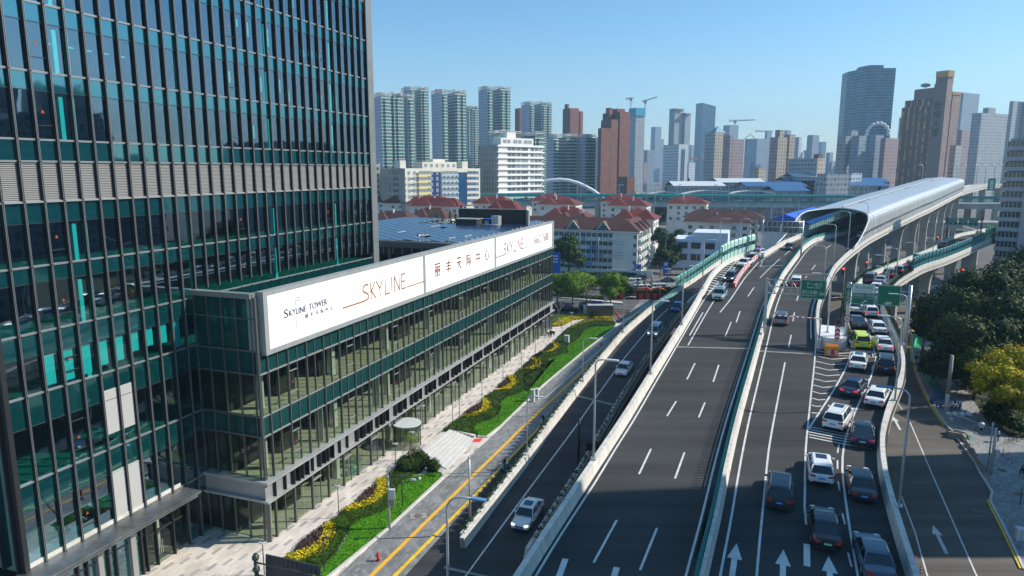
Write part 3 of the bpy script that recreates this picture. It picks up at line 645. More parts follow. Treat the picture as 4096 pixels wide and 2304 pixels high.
# office bits behind the upper panes: ceiling light strips and pale blinds
ol = MB()
for k in (4,5,6,7,8): upan(ol,mu[k] + .2,mu[k] + .95,44.0,44.12,VT - .3)
for k,z0,z1 in [(17,48.9,49.6),(18,48.2,49.6),(20,47.7,49.5),(21,43.2,44.6),(16,43.4,44.5),(24,47.6,48.4),(25,47.7,48.4),(26,47.8,48.4),(19,43.0,44.5),(22,42.4,43.5),(23,52.5,53.5),(18,38.2,39.5),(26,42.3,43.8),(28,42.3,43.9)]:
    upan(ol,mu[k] + .2,mu[k + 1] - .6,z0,z1,VT - .25)
ol.build('blind',CY,tower)
mb = MB(); mb.ubox(31.9,33.3,-7.2,-6.75,0,ZT); mb.ubox(32.9,33.3,-40,-7,0,ZT); mb.ubox(-18.05,33.3,-40.2,-40,0,ZT); mb.ubox(-18,33.3,-40,-7,ZT,ZT + .5)
mb.build('corner_cladding',GREYP,tower)
mb = MB(); upanv(mb,-40,-7.2,6.0,ZT,-17.95); mb.build('side_glazing',SPT,tower)
mb = MB()
for i in range(22): mb.ubox(-18.3,-17.95,-7.2 - 1.5 * i - .05,-7.2 - 1.5 * i + .05,6,ZT)
mb.build('side_fins',DK,tower)
# canopy
mb = MB(); mb.ubox(-34,-3.4,-7.15,-4.85,5.45,5.62); mb.ubox(-34,-3.2,-7.15,-4.65,5.78,5.98); mb.ubox(-34,-3.4,-7.1,-4.95,5.62,5.78)
mb.build('entrance_canopy',mat('zinc_canopy',(.17,.185,.19),.35,.55,noise=(.6,.45)),tower)
mb = MB(); mb.ubox(-17.9,-3.3,-7.02,-6.9,5.98,6.4); mb.build('sill',mat('limestone_sill',(.55,.52,.46),.8,noise=(1,.2)),tower)
# ground floor below canopy
for a,b in [(-12.4,-11.95),(-9.3,-8.8),(-15.5,-15.0),(-18.4,-17.9),(-21,-20.5)]:
    MB().ubox(a,b,-7.3,-6.6,0,5.45).build('entrance_column',mat('grey_cladding',(.28,.28,.27),.5,.2,noise=(.4,.1)),tower)
mb = MB()
for u in [-19.5,-16.5,-14,-13.2,-11.3,-10.6,-8.1,-7.6,-6.5,-4.6]: mb.ubox(u - .06,u + .06,-7.1,-6.75,0,5.45)
mb.ubox(-22,-7.6,-7.06,-6.9,3.55,3.65); mb.ubox(-7.6,-3.5,-7.06,-6.9,3.1,3.3); mb.build('glazing_bar',DK,tower)
mb = MB(); upan(mb,-24,-8.1,0,5.45,VT); mb.build('shopfront_glazing',GT,tower)
mb = MB(); upan(mb,-8.1,-3.5,0,5.45,VT); mb.build('entrance_door',GP,tower)
mb = MB(); mb.ubox(-8.1,-3.3,-12,-7.2,0,.06); mb.ubox(-4.9,-4.3,-9.2,-8.9,0,4.5); mb.ubox(-8.1,-3.4,-11.9,-11.8,0,5.4); mb.build('lobby',mat('white_lobby',(.8,.8,.77),.7),tower)
mb = MB(); [mb.ubox(u - .03,u + .03,-6.93,-6.87,.9,2.2) for u in (-6.3,-6.1,-5.9)]; mb.build('door_handle',LT,tower)
mb = MB(); mb.ubox(-17.8,33,-13.5,-7.4,0.03,.12); mb.build('floor_slab',FLOORT,tower)
# right of the canopy down to the podium: plain glazing to the ground
mb = MB(); [upan(mb,mu[i] + .03,mu[i + 1] - .03,a,b,VT) for i in range(10,12) for a,b in ((.1,5.5),(5.5,6.0))]; mb.build('window',GT,tower)
# =============== podium building ===============
pod = thing('office_podium','long low glass office block with white lettered sign band and grey boxed ledge','office block',W(47,-10,0))
UE = 95.2; mp_ = [.12] + [1.1 + 1.4475 * k for k in range(int((UE - 1.1) / 1.4475) + 1)] + [UE]
PV = 0.0
ROWS = [(6.3,10.5,'v'),(10.5,12.45,'s'),(12.45,16.5,'v'),(16.5,18.55,'s')]
wins = []; sps = []
for i in range(len(mp_) - 1):
    wins.append((mp_[i] + .03,mp_[i + 1] - .03,.15,4.25))
    for a,b,t_ in ROWS: (wins if t_ == 'v' else sps).append((mp_[i] + .03,mp_[i + 1] - .03,a + .03,b - .03))
wins.sort(key=lambda q: q[0]); sps.sort(key=lambda q: q[0])
for nm,lst,mt_ in (('window',wins,GP),('spandrel_panel',sps,SPP)):
    for q in lst[:100]:
        mb = MB(); upan(mb,q[0],q[1],q[2],q[3],PV); mb.build(nm,mt_,pod)
    mb = MB()
    for q in lst[100:]: upan(mb,q[0],q[1],q[2],q[3],PV)
    mb.build(nm,mt_,pod)['kind'] = 'stuff'
PF = mat('podium_frame',(.15,.155,.15),.42,.5)
for i,u in enumerate(mp_):
    big = i % 2 == 1; mb = MB(); d = .2 if big else .1; wd = .055 if big else .04
    mb.ubox(u - wd,u + wd,-.08,d,6.25,18.6)
    if i % 2 == 1 or i < 2: mb.ubox(u - .09,u + .09,-.12,.14,0,4.3)
    elif i % 4 != 0: mb.ubox(u - .035,u + .035,-.06,.05,0,4.3)
    mb.build('mullion',PF,pod)
mb = MB()
for zt in (10.5,12.45,16.5): mb.ubox(0,UE,-.08,.12,zt - .07,zt + .07)
mb.build('transom',mat('podium_transom',(.34,.34,.33),.45,.4),pod)
TRM = mat('podium_transom',(.34,.34,.33),.45,.4); mb = MB(); e = MB()
for i in range(3,len(mp_) - 1,7):
    for z0 in (6.3,12.45): mb.ubox(mp_[i],mp_[i + 1],-.05,.06,z0 + 1.05,z0 + 1.15); mb.ubox(mp_[i],mp_[i + 1],-.05,.06,z0 + 3.2,z0 + 3.3); mb.build('opening_light_frame',TRM,pod); mb = MB(); c = (mp_[i] + mp_[i + 1]) / 2; e.poly([W(c - .12,.02,z0 + 2.0),W(c + .12,.02,z0 + 2.0),W(c,.02,z0 + 2.25)])
for i in range(5,len(mp_) - 1,4): MB().ubox(mp_[i],mp_[i + 1],-.1,.16,3.1,3.28).build('door_head',TRM,pod)
e.build('access_marker',WARN,pod)
dh = MB()
for i in range(5,len(mp_) - 1,4):
    c = (mp_[i] + mp_[i + 1]) / 2
    for d in (-.2,0,.2): dh.ubox(c + d - .02,c + d + .02,.05,.1,.8,2.2)
dh.build('door_handle',LT,pod)
# boxed ledge
LG = mat('ledge_metal',(.40,.405,.40),.5,.3,noise=(.4,.14)); LP = mat('ledge_panel',(.31,.315,.315),.55,.3,noise=(.3,.12))
for z0,z1,d in ((6.02,6.26,.62),(4.2,4.42,.62)):
    mb = MB(); mb.ubox(-.55,UE + .3,-.1,d,z0,z1); mb.ubox(-.5,0,-7,-.1,z0,z1); mb.build('ledge',LG,pod)
pr = MB(); bx_ = MB()
fu = [0.15,.78,2.28,3.47,4.35,4.95,5.82,6.7,7.8,8.7,9.2,10.2]
i = 0; us = [(.0,3.47,0),(3.47,4.95,0)]
starts = [3.5,5.0] ; n = 0
dark = [(3.47,4.32),(4.9,5.8),(7.8,8.7),(9.25,10.2)]
k = 15.0
dark += [(15.0,16.1),(16.55,17.6),(19.5,20.6),(21.0,22.0)]
u = 23.9
while u < UE - 2.5: dark += [(u,u + 1.15),(u + 1.5,u + 2.65)]; u += 4.36
upan(pr,-.4,UE,4.42,6.02,.18)
pr.build('ledge_panel',LP,pod)
for a,b in dark:
    bx_ = MB()
    for q in (a,b): bx_.ubox(q - .035,q + .035,.1,.6,4.42,6.02)
    upan(bx_,a,b,4.42,6.02,.2,1); bx_.build('painted_recess',[DK,INT_D],pod)  # flat near-black sheet paints the shade of a deep opening
xs = [0.78,2.28,6.7,11.6,13.1,18.3]
for q in xs: MB().ubox(q - .03,q + .03,.18,.5,4.42,6.02).build('ledge_fin',DK,pod)
# interior
fl = MB(); fl.ubox(.3,UE - .3,-20,-.2,0.03,.12); fl.ubox(.3,UE - .3,-20,-.2,5.6,6.35); fl.ubox(.3,UE - .3,-20,-.2,11.8,12.45); fl.build('floor_slab',FLOOR_,pod)
cl_ = MB()
for z0 in (4.3,10.5,16.5): cl_.ubox(.3,UE - .3,-20,-.35,z0,z0 + .1)
for z0,z1 in ((0.1,5),(6.3,11),(12.4,17)):
    cl_.ubox(.3,UE - .3,-20,-11.5,z0,z1)
    cl_.ubox(.4,4.5,-7,-3.9,z0,z1)
    for a,b in ((5.5,8.4),(12.6,14.2),(30,34),(52,55),(70,76)): cl_.ubox(a,b,-4.2 - (a % 3),-2.6,z0,z1)
cl_.ubox(.3,UE,-.9,-.3,16.6,23); cl_.build('interior_wall',mat('interior_grey',(.04,.046,.044),.9),pod)
for c in range(9):
    u = .9 + 11.9 * c; MB().ubox(u + .9,u + 1.5,-2.2,-1.6,.1,16.5).build('inner_column',COLW,pod)
for a,b in ((9.8,9.88),(21.5,21.58),(38.8,38.9),(61,61.1)):
    MB().ubox(a,b,-1.4,-.4,6.4,10.4).build('curtain',COLW,pod)
# end facade u=0
mb = MB(); sp_ = MB(); fr = MB(); vs = [-7,-5.5,-3.85,-2.2,-.55,-.12]
for i in range(5):
    v0,v1 = vs[i] + .03,vs[i + 1] - .03
    for z0,z1 in ((.15,4.2),(6.3,10.5),(12.45,16.5)): upanv(mb,v0,v1,z0,z1,.12)
    for z0,z1 in ((10.5,12.45),(16.5,18.7),(18.7,21.7),(21.7,23.6)): upanv(sp_,v0,v1,z0,z1,.12)
    fr.ubox(-.06,.14,vs[i] - .05,vs[i] + .05,0,23.7)
for zt in (10.5,12.45,16.5,18.7,21.7): fr.ubox(-.08,.12,-7,0,zt - .07,zt + .07)
fr.ubox(-.06,.14,-.2,.05,0,23.7)
mb.build('end_window',GP,pod); sp_.build('end_spandrel',SPP,pod); fr.build('end_frame',PF,pod)
pn = MB(); upanv(pn,-7,0,4.42,6.02,-.2); pn.build('ledge_panel',LP,pod)
# parapet and sign
SG = mat('sign_frame_grey',(.36,.375,.37),.5,.3,noise=(.5,.1))
mb = MB(); mb.ubox(0,UE,-.9,-.2,18.6,24.0); mb.ubox(-.3,.2,-7,-.3,23.6,23.95); mb.ubox(-.45,.25,-7.1,-.2,23.95,24.1); mb.build('parapet',LT,pod)
sgn = thing('sign_band','long grey-framed white illuminated sign band reading SKYLINE along the office roof','sign',W(47,.3,21))
mb = MB()
mb.ubox(.5,UE - .8,-.3,.55,23.75,24.15); mb.ubox(.5,UE - .8,-.3,.55,18.25,18.72)
for a,b in ((.5,1.08),(32.3,32.85),(58.75,59.3),(93.1,UE - .8)): mb.ubox(a,b,-.3,.55,18.72,23.75)
for q in range(0,32): mb.ubox(2 + q * 2.9,2.02 + q * 2.9,.4,.56,23.76,24.16)
mb.build('sign_frame',SG,sgn)
SCR = mat('lit_white_screen',(.8,.8,.8),.6,emit=(1,1,1,.35)); BRZ = mat('bronze_letters',(.30,.12,.075),.6); PUR = mat('dark_purple_letters',(.06,.05,.09),.6)
for a,b in ((1.08,32.3),(32.85,58.75),(59.3,93.1)):
    mb = MB(); upan(mb,a,b,18.72,23.75,.45); mb.build('sign_panel',SCR,sgn)
sf = lambda a,b: W(a,.475,b)
def skyline(mb,u0,u1,z0,z1,wd):
    w_ = u1 - u0; h = z1 - z0; G = lambda pts: [(u0 + x * w_,z0 + y * h) for x,y in pts]
    arc = [(0.0,0.03),(.07,.05),(.115,.12),(.118,.3),(.10,.42),(.06,.5),(.025,.58),(.008,.7),(.012,.86),(.04,.96),(.08,.99),(.115,.93)]
    for pts in (arc,[(.175,0),(.175,1)],[(.265,1),(.19,.5),(.275,0)],[(.30,1),(.375,.5),(.375,0)],[(.375,.5),(.44,1)],[(.50,1),(.50,.02),(.60,.02)],[(.655,0),(.655,1)],[(.72,0),(.72,1),(.84,0),(.84,1)],[(1.0,.98),(.90,.98),(.90,.02),(1.0,.02)],[(.90,.5),(.98,.5)]): stroke(mb,G(pts),wd,sf)
mb = MB(); skyline(mb,17.2,27.3,20.25,22.15,.21); stroke(mb,[(13.2,20.3),(17.1,20.3)],.2,sf); stroke(mb,[(27.6,20.3),(32.25,20.3)],.17,sf); mb.build('lettering',mat('orange_bronze_letters',(.36,.15,.06),.6),sgn)
mb = MB(); skyline(mb,63.2,73.9,20.33,22.27,.26); stroke(mb,[(59.35,20.3),(63.3,20.3)],.2,sf); stroke(mb,[(74.3,20.33),(76.15,20.33)],.16,sf); mb.build('lettering',BRZ,sgn)
mb = MB()
for ch,a,b in (('丽',35.65,37.55),('丰',39.4,41.2),('天',43.1,44.9),('际',46.8,48.6),('中',50.55,52.25),('心',54.25,56.15)): [put_text(mb,ch,lambda p,q,o_=o_: W(p + o_,.475 + abs(o_) * .05,q + o_ * .6),a,b,20.4,22.2) for o_ in (-.05,0,.05)]
mb.build('lettering',BRZ,sgn)
mb = MB(); put_text(mb,'021',sf,77.1,79.3,20.4,21.45); [(put_text(mb,'5662',lambda p,q,o_=o_: W(p + o_,.475 + o_ * .05,q),80.2,84.8,20.4,22.05),put_text(mb,'7688',lambda p,q,o_=o_: W(p + o_,.475 + o_ * .05,q),85.9,90.6,20.4,22.1)) for o_ in (0,.1)]; mb.build('lettering',mat('brown_numerals',(.32,.17,.15),.6),sgn)
sf1 = sf
mb = MB()
for sf in (sf1,lambda a,b: W(a + .05,.478,b + .02)):
    put_text(mb,'S',sf,3.35,3.95,21.15,21.98); put_text(mb,'KYLINE',sf,4.1,6.75,21.2,21.8); put_text(mb,'TOWER',sf,7.2,10.3,21.22,21.85)
    for ch,a in zip('丽丰天际中心',(6.5,7.35,8.25,9.1,9.95,10.85)): put_text(mb,ch,sf,a,a + .5,20.5,20.95)
sf = sf1
mb.build('lettering',PUR,sgn)
mb = MB(); stroke(mb,[(5.15,22.8),(5.85,22.8)],.1,sf); stroke(mb,[(5.15,22.1),(5.15,22.55),(5.85,22.55),(5.85,22.1)],.09,sf); stroke(mb,[(5.15,20.95),(5.15,19.8)],.08,sf); stroke(mb,[(5.84,20.95),(5.84,20.35)],.05,sf); mb.build('emblem',mat('pink_bronze',(.45,.2,.17),.6),sgn)
# podium mass, roof deck
mb = MB(); mb.ubox(33.3,UE - .2,-38,-11.9,0,17.5); mb.ubox(0.3,UE - .3,-12,-.9,17.2,17.6); mb.ubox(UE - .35,UE,-38,-.2,0,18.6); mb.build('roof_deck',mat('shaded_green_roof',(.022,.028,.018),.95,noise=(.5,.5)),pod)  # near-black green holds the shade of the walled-in roof recess
# =============== steel frame with solar panels ===============
sol = thing('solar_canopy','blue solar panel canopy on a steel frame behind the sign band','solar canopy',W(72,-15,23.5))
ZS = 23.9; NB = mat('solar_blue',(.018,.035,.085),.25,.0,noise=(.7,.3),spec=.6,coat=.3); AL = mat('aluminium',(.62,.63,.64),.4,.6)
panels = []
rp = random.Random(5); gaps = {(2,3),(3,4),(9,5),(14,2),(15,2),(5,9)}
for i in range(19):
    for j in range(14):
        u = 47.6 + i * 2.45; v = -1.2 - j * 2.45
        if u > 94 or (i,j) in gaps: continue
        if u > 78 and -24 < v < -14: continue
        if v < -27 and u < 60: continue
        t_ = .28
        panels.append(MB().hexa((W(u,v,ZS),W(u,v - 2.2,ZS + t_),W(u + 2.2,v - 2.2,ZS + t_),W(u + 2.2,v,ZS),W(u,v,ZS + .05),W(u,v - 2.2,ZS + t_ + .05),W(u + 2.2,v - 2.2,ZS + t_ + .05),W(u + 2.2,v,ZS + .05))))
ca = panels[:100]
for mb in ca: mb.build('solar_panel',NB,sol)
mb = MB()
for q in panels[100:]:
    n = len(mb.v); mb.v += q.v; mb.f += [tuple(n + i for i in f) for f in q.f]; mb.m += q.m; mb.sm += q.sm
mb.build('solar_panel',NB,sol)['kind'] = 'stuff'
mb = MB()
for i in range(19):
    for j in range(0,14): 
        if rp.random() < .8: u = 47.5 + i * 2.45; v = -1.1 - j * 2.45; mb.ubox(u - .06,u + .5,v - .06,v + .06,ZS + .1,ZS + .24)
for a,b,c in ((52.6,55,-10),(57,60,-17),(50,52.5,-4),(54,57,-3),(70,74,-17),(85,87,-9)): mb.ubox(a,b,c - .08,c + .08,ZS + .3,ZS + .45)
mb.build('clamp_rails',AL,sol)
mb = MB(); FRM = mat('canopy_steel',(.16,.18,.19),.5,.3)
mb.ubox(46.9,47.3,-36,-.9,22.9,23.7)
mb.tube([W(47,-36,23.85),W(47,-1,23.85)],.13,6)
for v in (-35,-24,-13,-2): mb.ubox(46.9,94,v - .12,v + .12,23.2,23.7)
for v in (-24,-13): 
    for u in (47.1,62,78,93): mb.ubox(u - .2,u + .2,v - .2,v + .2,17.5,23.2)
for u in (57,67,77,87,94): mb.ubox(u - .1,u + .1,-36,-1,23.3,23.6)
mb.build('steel_frame',FRM,sol)
# green wall and glazed rooms under the canopy
gw = MB(); gw.ubox(56,56.3,-38,-4,17.6,20.4); tag(gw.build('green_wall',mat('climber_dark',(.012,.03,.008),.9,noise=(3,.5))),'dark climbing plants covering the wall below the solar canopy','green wall')
rw = MB(); rw.ubox(57.5,58,-38,-3,20.0,22.6); o = tag(rw.build('roof_room',mat('room_dark',(.06,.07,.07),.5)),'dark glazed rooftop room row under the solar canopy','roof room')
mb = MB(); [mb.ubox(57.3,57.5,v - .07,v + .07,20.4,22.6) for v in [-3 - 1.9 * k for k in range(18)]]; mb.build('window_post',COLW,o)
# rooftop plant and dark screen wall
mb = MB(); mb.ubox(83.7,84.1,-17.2,-2.1,22,27.0); mb.ubox(83.3,84.1,-2.1,-1.6,22,27.0,1); mb.ubox(83.6,84.2,-17.2,-2.1,27,27.12,1)
tag(mb.build('screen_wall',[mat('black_panels',(.02,.022,.024),.5),SG]),'black panelled rooftop screen wall rising behind the solar panels','screen wall')
mb = MB(); mb.ubox(80.5,82.5,-7.5,-6.0,24,26.0); mb.build('x',LT) if 0 else None
tk = thing('water_heater_unit','silver rooftop tank unit with pipes in front of black screen wall','rooftop plant',W(80.5,-7.4,23.5))
MB().ubox(80,81.8,-8.4,-6.9,23.5,25.9).build('tank',AL,tk)
mb = MB(); [mb.cyl(W(79.5,-8.9 - .3 * i,23.5),.1,1.6,6) for i in range(3)]; mb.tube([W(78,-9.5,24.3),W(78,-6.2,24.3)],.1); mb.build('pipes',AL,tk)
MB().ubox(79.2,80.2,-9.6,-8.3,25.3,25.42).build('cover',mat('blue_cover',(.02,.25,.8),.5),tk)
ch = thing('chiller_unit','dark rooftop air handling box left of the silver tank','rooftop plant',W(80,-14,23.5)); MB().ubox(78.5,81.5,-15.5,-11,23.5,25.2).build('casing',mat('dark_casing',(.04,.045,.05),.6),ch); MB().ubox(78.2,81.8,-15.8,-10.7,25.2,25.32).build('lid',SG,ch)
# revolving door
rv = thing('revolving_door','round glass revolving door under the boxed ledge of the podium','revolving door',W(25.3,1.2,0))
RVx,RVy,_ = W(25.3,1.2)
g_ = MB(); n = 20
for i in range(n):
    a0,a1 = 2 * pi * i / n,2 * pi * (i + 1) / n
    if i % 10 in (0,1): continue
    g_.quad((RVx + 1.7 * cos(a0),RVy + 1.7 * sin(a0),0),(RVx + 1.7 * cos(a1),RVy + 1.7 * sin(a1),0),(RVx + 1.7 * cos(a1),RVy + 1.7 * sin(a1),3),(RVx + 1.7 * cos(a0),RVy + 1.7 * sin(a0),3))
for a in (0.4,2.5,4.6): g_.quad((RVx,RVy,.1),(RVx + 1.6 * cos(a),RVy + 1.6 * sin(a),.1),(RVx + 1.6 * cos(a),RVy + 1.6 * sin(a),2.8),(RVx,RVy,2.8))
g_.build('glass_drum',GP,rv); MB().cyl((RVx,RVy,3.0),1.85,.12,20).build('drum_roof',mat('frosted_roof',(.55,.58,.56),.4),rv)
mb = MB(); [mb.cyl((RVx + 1.72 * cos(a),RVy + 1.72 * sin(a),0),.06,3.0,6) for a in (0,.65,pi,pi + .65,-1.2,2)]; mb.build('drum_posts',DK,rv)
# =============== buildings ===============
def xat(px,D,py=700): return PD(px,py,D)[0]
def zat(py,D,px=2048): return PD(px,py,D)[2]
def hit(C,d,px):
    """length along direction d (xy) from C so that the point shows at image column px (near the horizon row)"""
    k = (px - 2048) / F * cp   # x = k*y approximately at camera height
    den = d[0] - k * d[1]
    return (k * C[1] - C[0]) / den if abs(den) > 1e-6 else 20
def corner(xl,xc,xr,D,th,dmin=8):
    C = (xat(xc,D),D); R = (cos(th),sin(th)); Lf = (-sin(th),cos(th))
    a = max(1.0,min(hit(C,R,xr),200)); b = max(1.0,min(hit(C,Lf,xl),200))
    if b > 150 or b < 0: b = 15
    return C,R,Lf,a,b
def blk(mb,xl,xc,xr,ytop,D,th,z0=0,ml=0,mr=1,mt=2,ztop=None):
    C,R,Lf,a,b = corner(xl,xc,xr,D,th); zt = zat(ytop,D,xc) if ztop is None else ztop
    p = [C,(C[0] + R[0] * a,C[1] + R[1] * a),(C[0] + R[0] * a + Lf[0] * b,C[1] + R[1] * a + Lf[1] * b),(C[0] + Lf[0] * b,C[1] + Lf[1] * b)]
    q = lambda i,z: (p[i][0],p[i][1],z)
    mb.quad(q(0,z0),q(1,z0),q(1,zt),q(0,zt),mr); mb.quad(q(1,z0),q(2,z0),q(2,zt),q(1,zt),ml)
    mb.quad(q(2,z0),q(3,z0),q(3,zt),q(2,zt),mr); mb.quad(q(3,z0),q(0,z0),q(0,zt),q(3,zt),ml); mb.quad(q(0,zt),q(1,zt),q(2,zt),q(3,zt),mt)
    return p,zt
ROOFG = mat('roof_concrete',(.3,.3,.29),.9)
# ---- green-windowed apartment towers
RG = facade('green_bay_facade',(.50,.49,.43),(.02,.13,.115),3.0,1.35,(.22,.95),(.06,.94),.15,band=(.62,.62,.58)); RL_ = facade('shaded_side_facade',(.36,.40,.47),(.12,.15,.2),3.0,9.0,(.4,.75),(.45,.53),.5,band=(.62,.65,.7)); RD = facade('shaded_green_facade',(.22,.27,.30),(.02,.10,.11),3.0,1.8,(.2,.9),(.1,.85),.2,band=(.45,.5,.5))  # left-face facades are coloured bluer and darker to carry their shade
PERG = mat('white_roof_frame',(.6,.58,.54),.7)
def restower(label,blocks,D,th=.6,crown=5.0,grp='tall apartment towers with green bay windows'):
    x0 = xat(blocks[0][1],D); t = thing('apartment_tower',label,'apartment tower',(x0,D,0),0,grp)
    for i,(xl,xc,xr,yt) in enumerate(blocks):
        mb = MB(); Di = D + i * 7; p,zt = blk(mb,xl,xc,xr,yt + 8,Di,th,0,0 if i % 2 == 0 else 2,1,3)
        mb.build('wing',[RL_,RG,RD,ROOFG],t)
        cr = MB()    # white pergola frames round the roof edge, and stair head
        for j in range(4):
            a,b = p[j],p[(j + 1) % 4]
            for z in (zt + 1.6,zt + 2.9): cr.tube([(a[0],a[1],z),(b[0],b[1],z)],.28,4,0,False)
            n = max(2,int(sqrt((a[0] - b[0]) ** 2 + (a[1] - b[1]) ** 2) / 4))
            for k in range(n): x,y = a[0] + (b[0] - a[0]) * k / n,a[1] + (b[1] - a[1]) * k / n; cr.box(x - .25,x + .25,y - .25,y + .25,zt,zt + 3.2)
        cx = sum(q[0] for q in p) / 4; cy = sum(q[1] for q in p) / 4; cr.box(cx - 4,cx + 4,cy - 3,cy + 3,zt,zt + 3.8 if i == 0 else zt + 2)
        cr.build('roof_frame',PERG,t)
        bays = MB()   # projecting bay stacks on the lit face
        a,b = p[0],p[1]; L_ = sqrt((a[0] - b[0]) ** 2 + (a[1] - b[1]) ** 2); nb = max(1,int(L_ / 6)); dx,dy = (b[0] - a[0]) / L_,(b[1] - a[1]) / L_
        for k in range(nb):
            s = (k + .5) * L_ / nb; x,y = a[0] + dx * s,a[1] + dy * s
            bays.obox((x + dy * .3,y - dx * .3,zt / 2),(min(3.2,L_ / nb * .55),1.6,zt - 4),atan2(dy,dx),0)
            z = 3
            while z < zt - 3: bays.obox((x + dy * .3,y - dx * .3,z),(min(3.8,L_ / nb * .65),2.0,.35),atan2(dy,dx),1); z += 3
        bays.build('bay_windows',[RG,PERG],t)
    return t
c = lambda a: 1450 + a / 2.453
restower('green-windowed apartment tower nearest the glass tower, left of the skyline row',[(c(115),c(205),c(300),375),(c(300),c(325),c(420),373),(c(420),c(462),c(522),382)],640)
restower('taller green-windowed tower half hidden behind the leftmost one',[(c(400),c(490),c(530),350),(c(530),c(590),c(662),349)],740)
restower('twin-ribbed green-windowed tower standing second in the skyline row',[(c(688),c(790),c(845),361),(c(845),c(920),c(1025),362)],690)
restower('short green-windowed tower squeezed between two taller ones',[(c(1015),c(1040),c(1060),428),(c(1060),c(1085),c(1142),424)],900)
restower('tallest slim green-windowed tower, behind the white office block',[(c(1143),c(1230),c(1280),348),(c(1280),c(1355),c(1452),347)],760)
restower('green-windowed tower beside a thin brown one, right of the white office block',[(c(1557),c(1637),c(1683),408),(c(1683),c(1752),c(1852),407)],880)
restower('lower grey-green tower rising over the white arch, left of its group',[(c(1805),c(1872),c(1925),543),(c(1925),c(1995),c(2102),541)],660)
restower('lower grey-green tower in the middle above the white arch',[(c(2105),c(2182),c(2282),543)],670)
restower('pale blue apartment slab between the grey-green tower and brick tower',[(c(2280),c(2300),c(2384),556)],700)
restower('green-windowed block showing its roof frames above the white office block',[(c(1240),c(1300),c(1560),530),(c(1560),c(1690),c(1782),534)],560)
# ---- brown brick towers
BR = facade('brown_brick_facade',(.25,.09,.055),(.11,.10,.10),3.0,3.1,(.3,.75),(.25,.7),.4); BRD = facade('shaded_brick_facade',(.15,.075,.065),(.08,.07,.07),3.0,5.5,(.35,.7),(.4,.6),.5); BRT = mat('brick_roof',(.2,.1,.08),.9)  # left walls are the same brick with shade painted in
def bricktower(label,blocks,D,th=.5):
    t = thing('brick_tower',label,'apartment tower',(xat(blocks[0][1],D),D,0),0,'brown brick apartment towers')
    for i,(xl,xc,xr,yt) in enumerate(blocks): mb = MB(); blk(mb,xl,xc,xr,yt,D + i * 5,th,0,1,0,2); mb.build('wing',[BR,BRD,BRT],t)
    return t
bricktower('thin purplish-brown tower peeking out left of a green-windowed tower',[(c(1495),c(1540),c(1562),432)],930)
bricktower('dark brown brick tower standing alone against the sky',[(c(1958),c(2030),c(2115),432),(c(1975),c(2000),c(2018),416),(c(2100),c(2125),c(2155),445)],860)
d4 = lambda a: 2400 + a / 2.4155
bricktower('large stepped red-brick tower with rows of small balconies, right of the arch',[(2389,2402,2444,512),(2400,2440,2468,477),(2406,2474,2515,446),(2418,2432,2445,431),(2445,2462,2494,434)],640)
bricktower('low brick block with white balcony frames among the trees by the viaduct',[(d4(170),d4(265),d4(340),707)],520)
# ---- skyline blocks
def fm(n,wall,win,fh=3.4,mw=3.0,zr=(.3,.75),ur=(.2,.8),**k): return facade(n,wall,win,fh,mw,zr,ur,**k)
FG = [fm('sky_bluegrey',(.26,.31,.37),(.12,.18,.25)),fm('sky_grey',(.36,.37,.38),(.15,.18,.22)),fm('sky_white',(.62,.64,.66),(.2,.25,.3),mw=2.6),fm('sky_beige',(.52,.44,.33),(.16,.14,.13),mw=3.4,ur=(.3,.7)),fm('sky_pink',(.36,.25,.25),(.16,.15,.17),mw=3.2),fm('sky_glass',(.08,.17,.25),(.05,.13,.2),4.0,1.6,(.15,.95),(.05,.95),rough=.2),fm('sky_teal',(.10,.20,.26),(.04,.12,.18),3.6,6.0,(.25,.95),(.02,.98),rough=.25,band=(.22,.32,.38))]
def sky_b(label,blocks,D,f,th=.5,f2=None,cat='high-rise',name='high_rise',step=6):
    t = thing(name,label,cat,(xat(blocks[0][1],D),D,0))
    for i,(xl,xc,xr,yt) in enumerate(blocks): mb = MB(); blk(mb,xl,xc,xr,yt,D + i * step,th,0,1,0,2); mb.build('wall',[FG[f],FG[f if f2 is None else f2],ROOFG],t)
    return t
t = sky_b('grey concrete tower under construction wrapped in teal netting at its top',[(d4(268),d4(330),d4(418),460)],1100,1,f2=0)
mb = MB(); blk(mb,d4(262),d4(330),d4(422),431,1098,.5,zat(463,1100),0,0,0); mb.build('netting',mat('teal_netting',(.03,.30,.42),.8),t)
t = sky_b('distant pale stepped tower with a white crown',[(d4(480),d4(520),d4(580),507),(d4(480),d4(540),d4(608),556)],2000,0)
t = sky_b('distant dull blue block left of the white office tower',[(d4(415),d4(450),d4(520),600)],1300,0)
t = sky_b('grey twin-topped residential tower with flat overhanging crowns',[(d4(650),d4(700),d4(788),436),(d4(770),d4(800),d4(856),453)],1250,1,f2=0)
mb = MB(); blk(mb,d4(646),d4(700),d4(792),433,1245,.5,zat(438,1250),0,0,0); blk(mb,d4(764),d4(800),d4(860),451,1250,.5,zat(456,1250),0,0,0); mb.build('crown',ROOFG,t)
t = sky_b('blue glass skyscraper with a slanting roofline in the hazy distance',[(d4(900),d4(960),d4(1090),424)],1700,5,.3)
mb = MB(); C,R_,L2,a,b = corner(d4(900),d4(960),d4(1090),1700,.3); z1,z2 = zat(424,1700),zat(411,1700)
p0_,p1_,p2_,p3_ = C,(C[0] + R_[0] * a,C[1] + R_[1] * a),(C[0] + R_[0] * a + L2[0] * b,C[1] + R_[1] * a + L2[1] * b),(C[0] + L2[0] * b,C[1] + L2[1] * b)
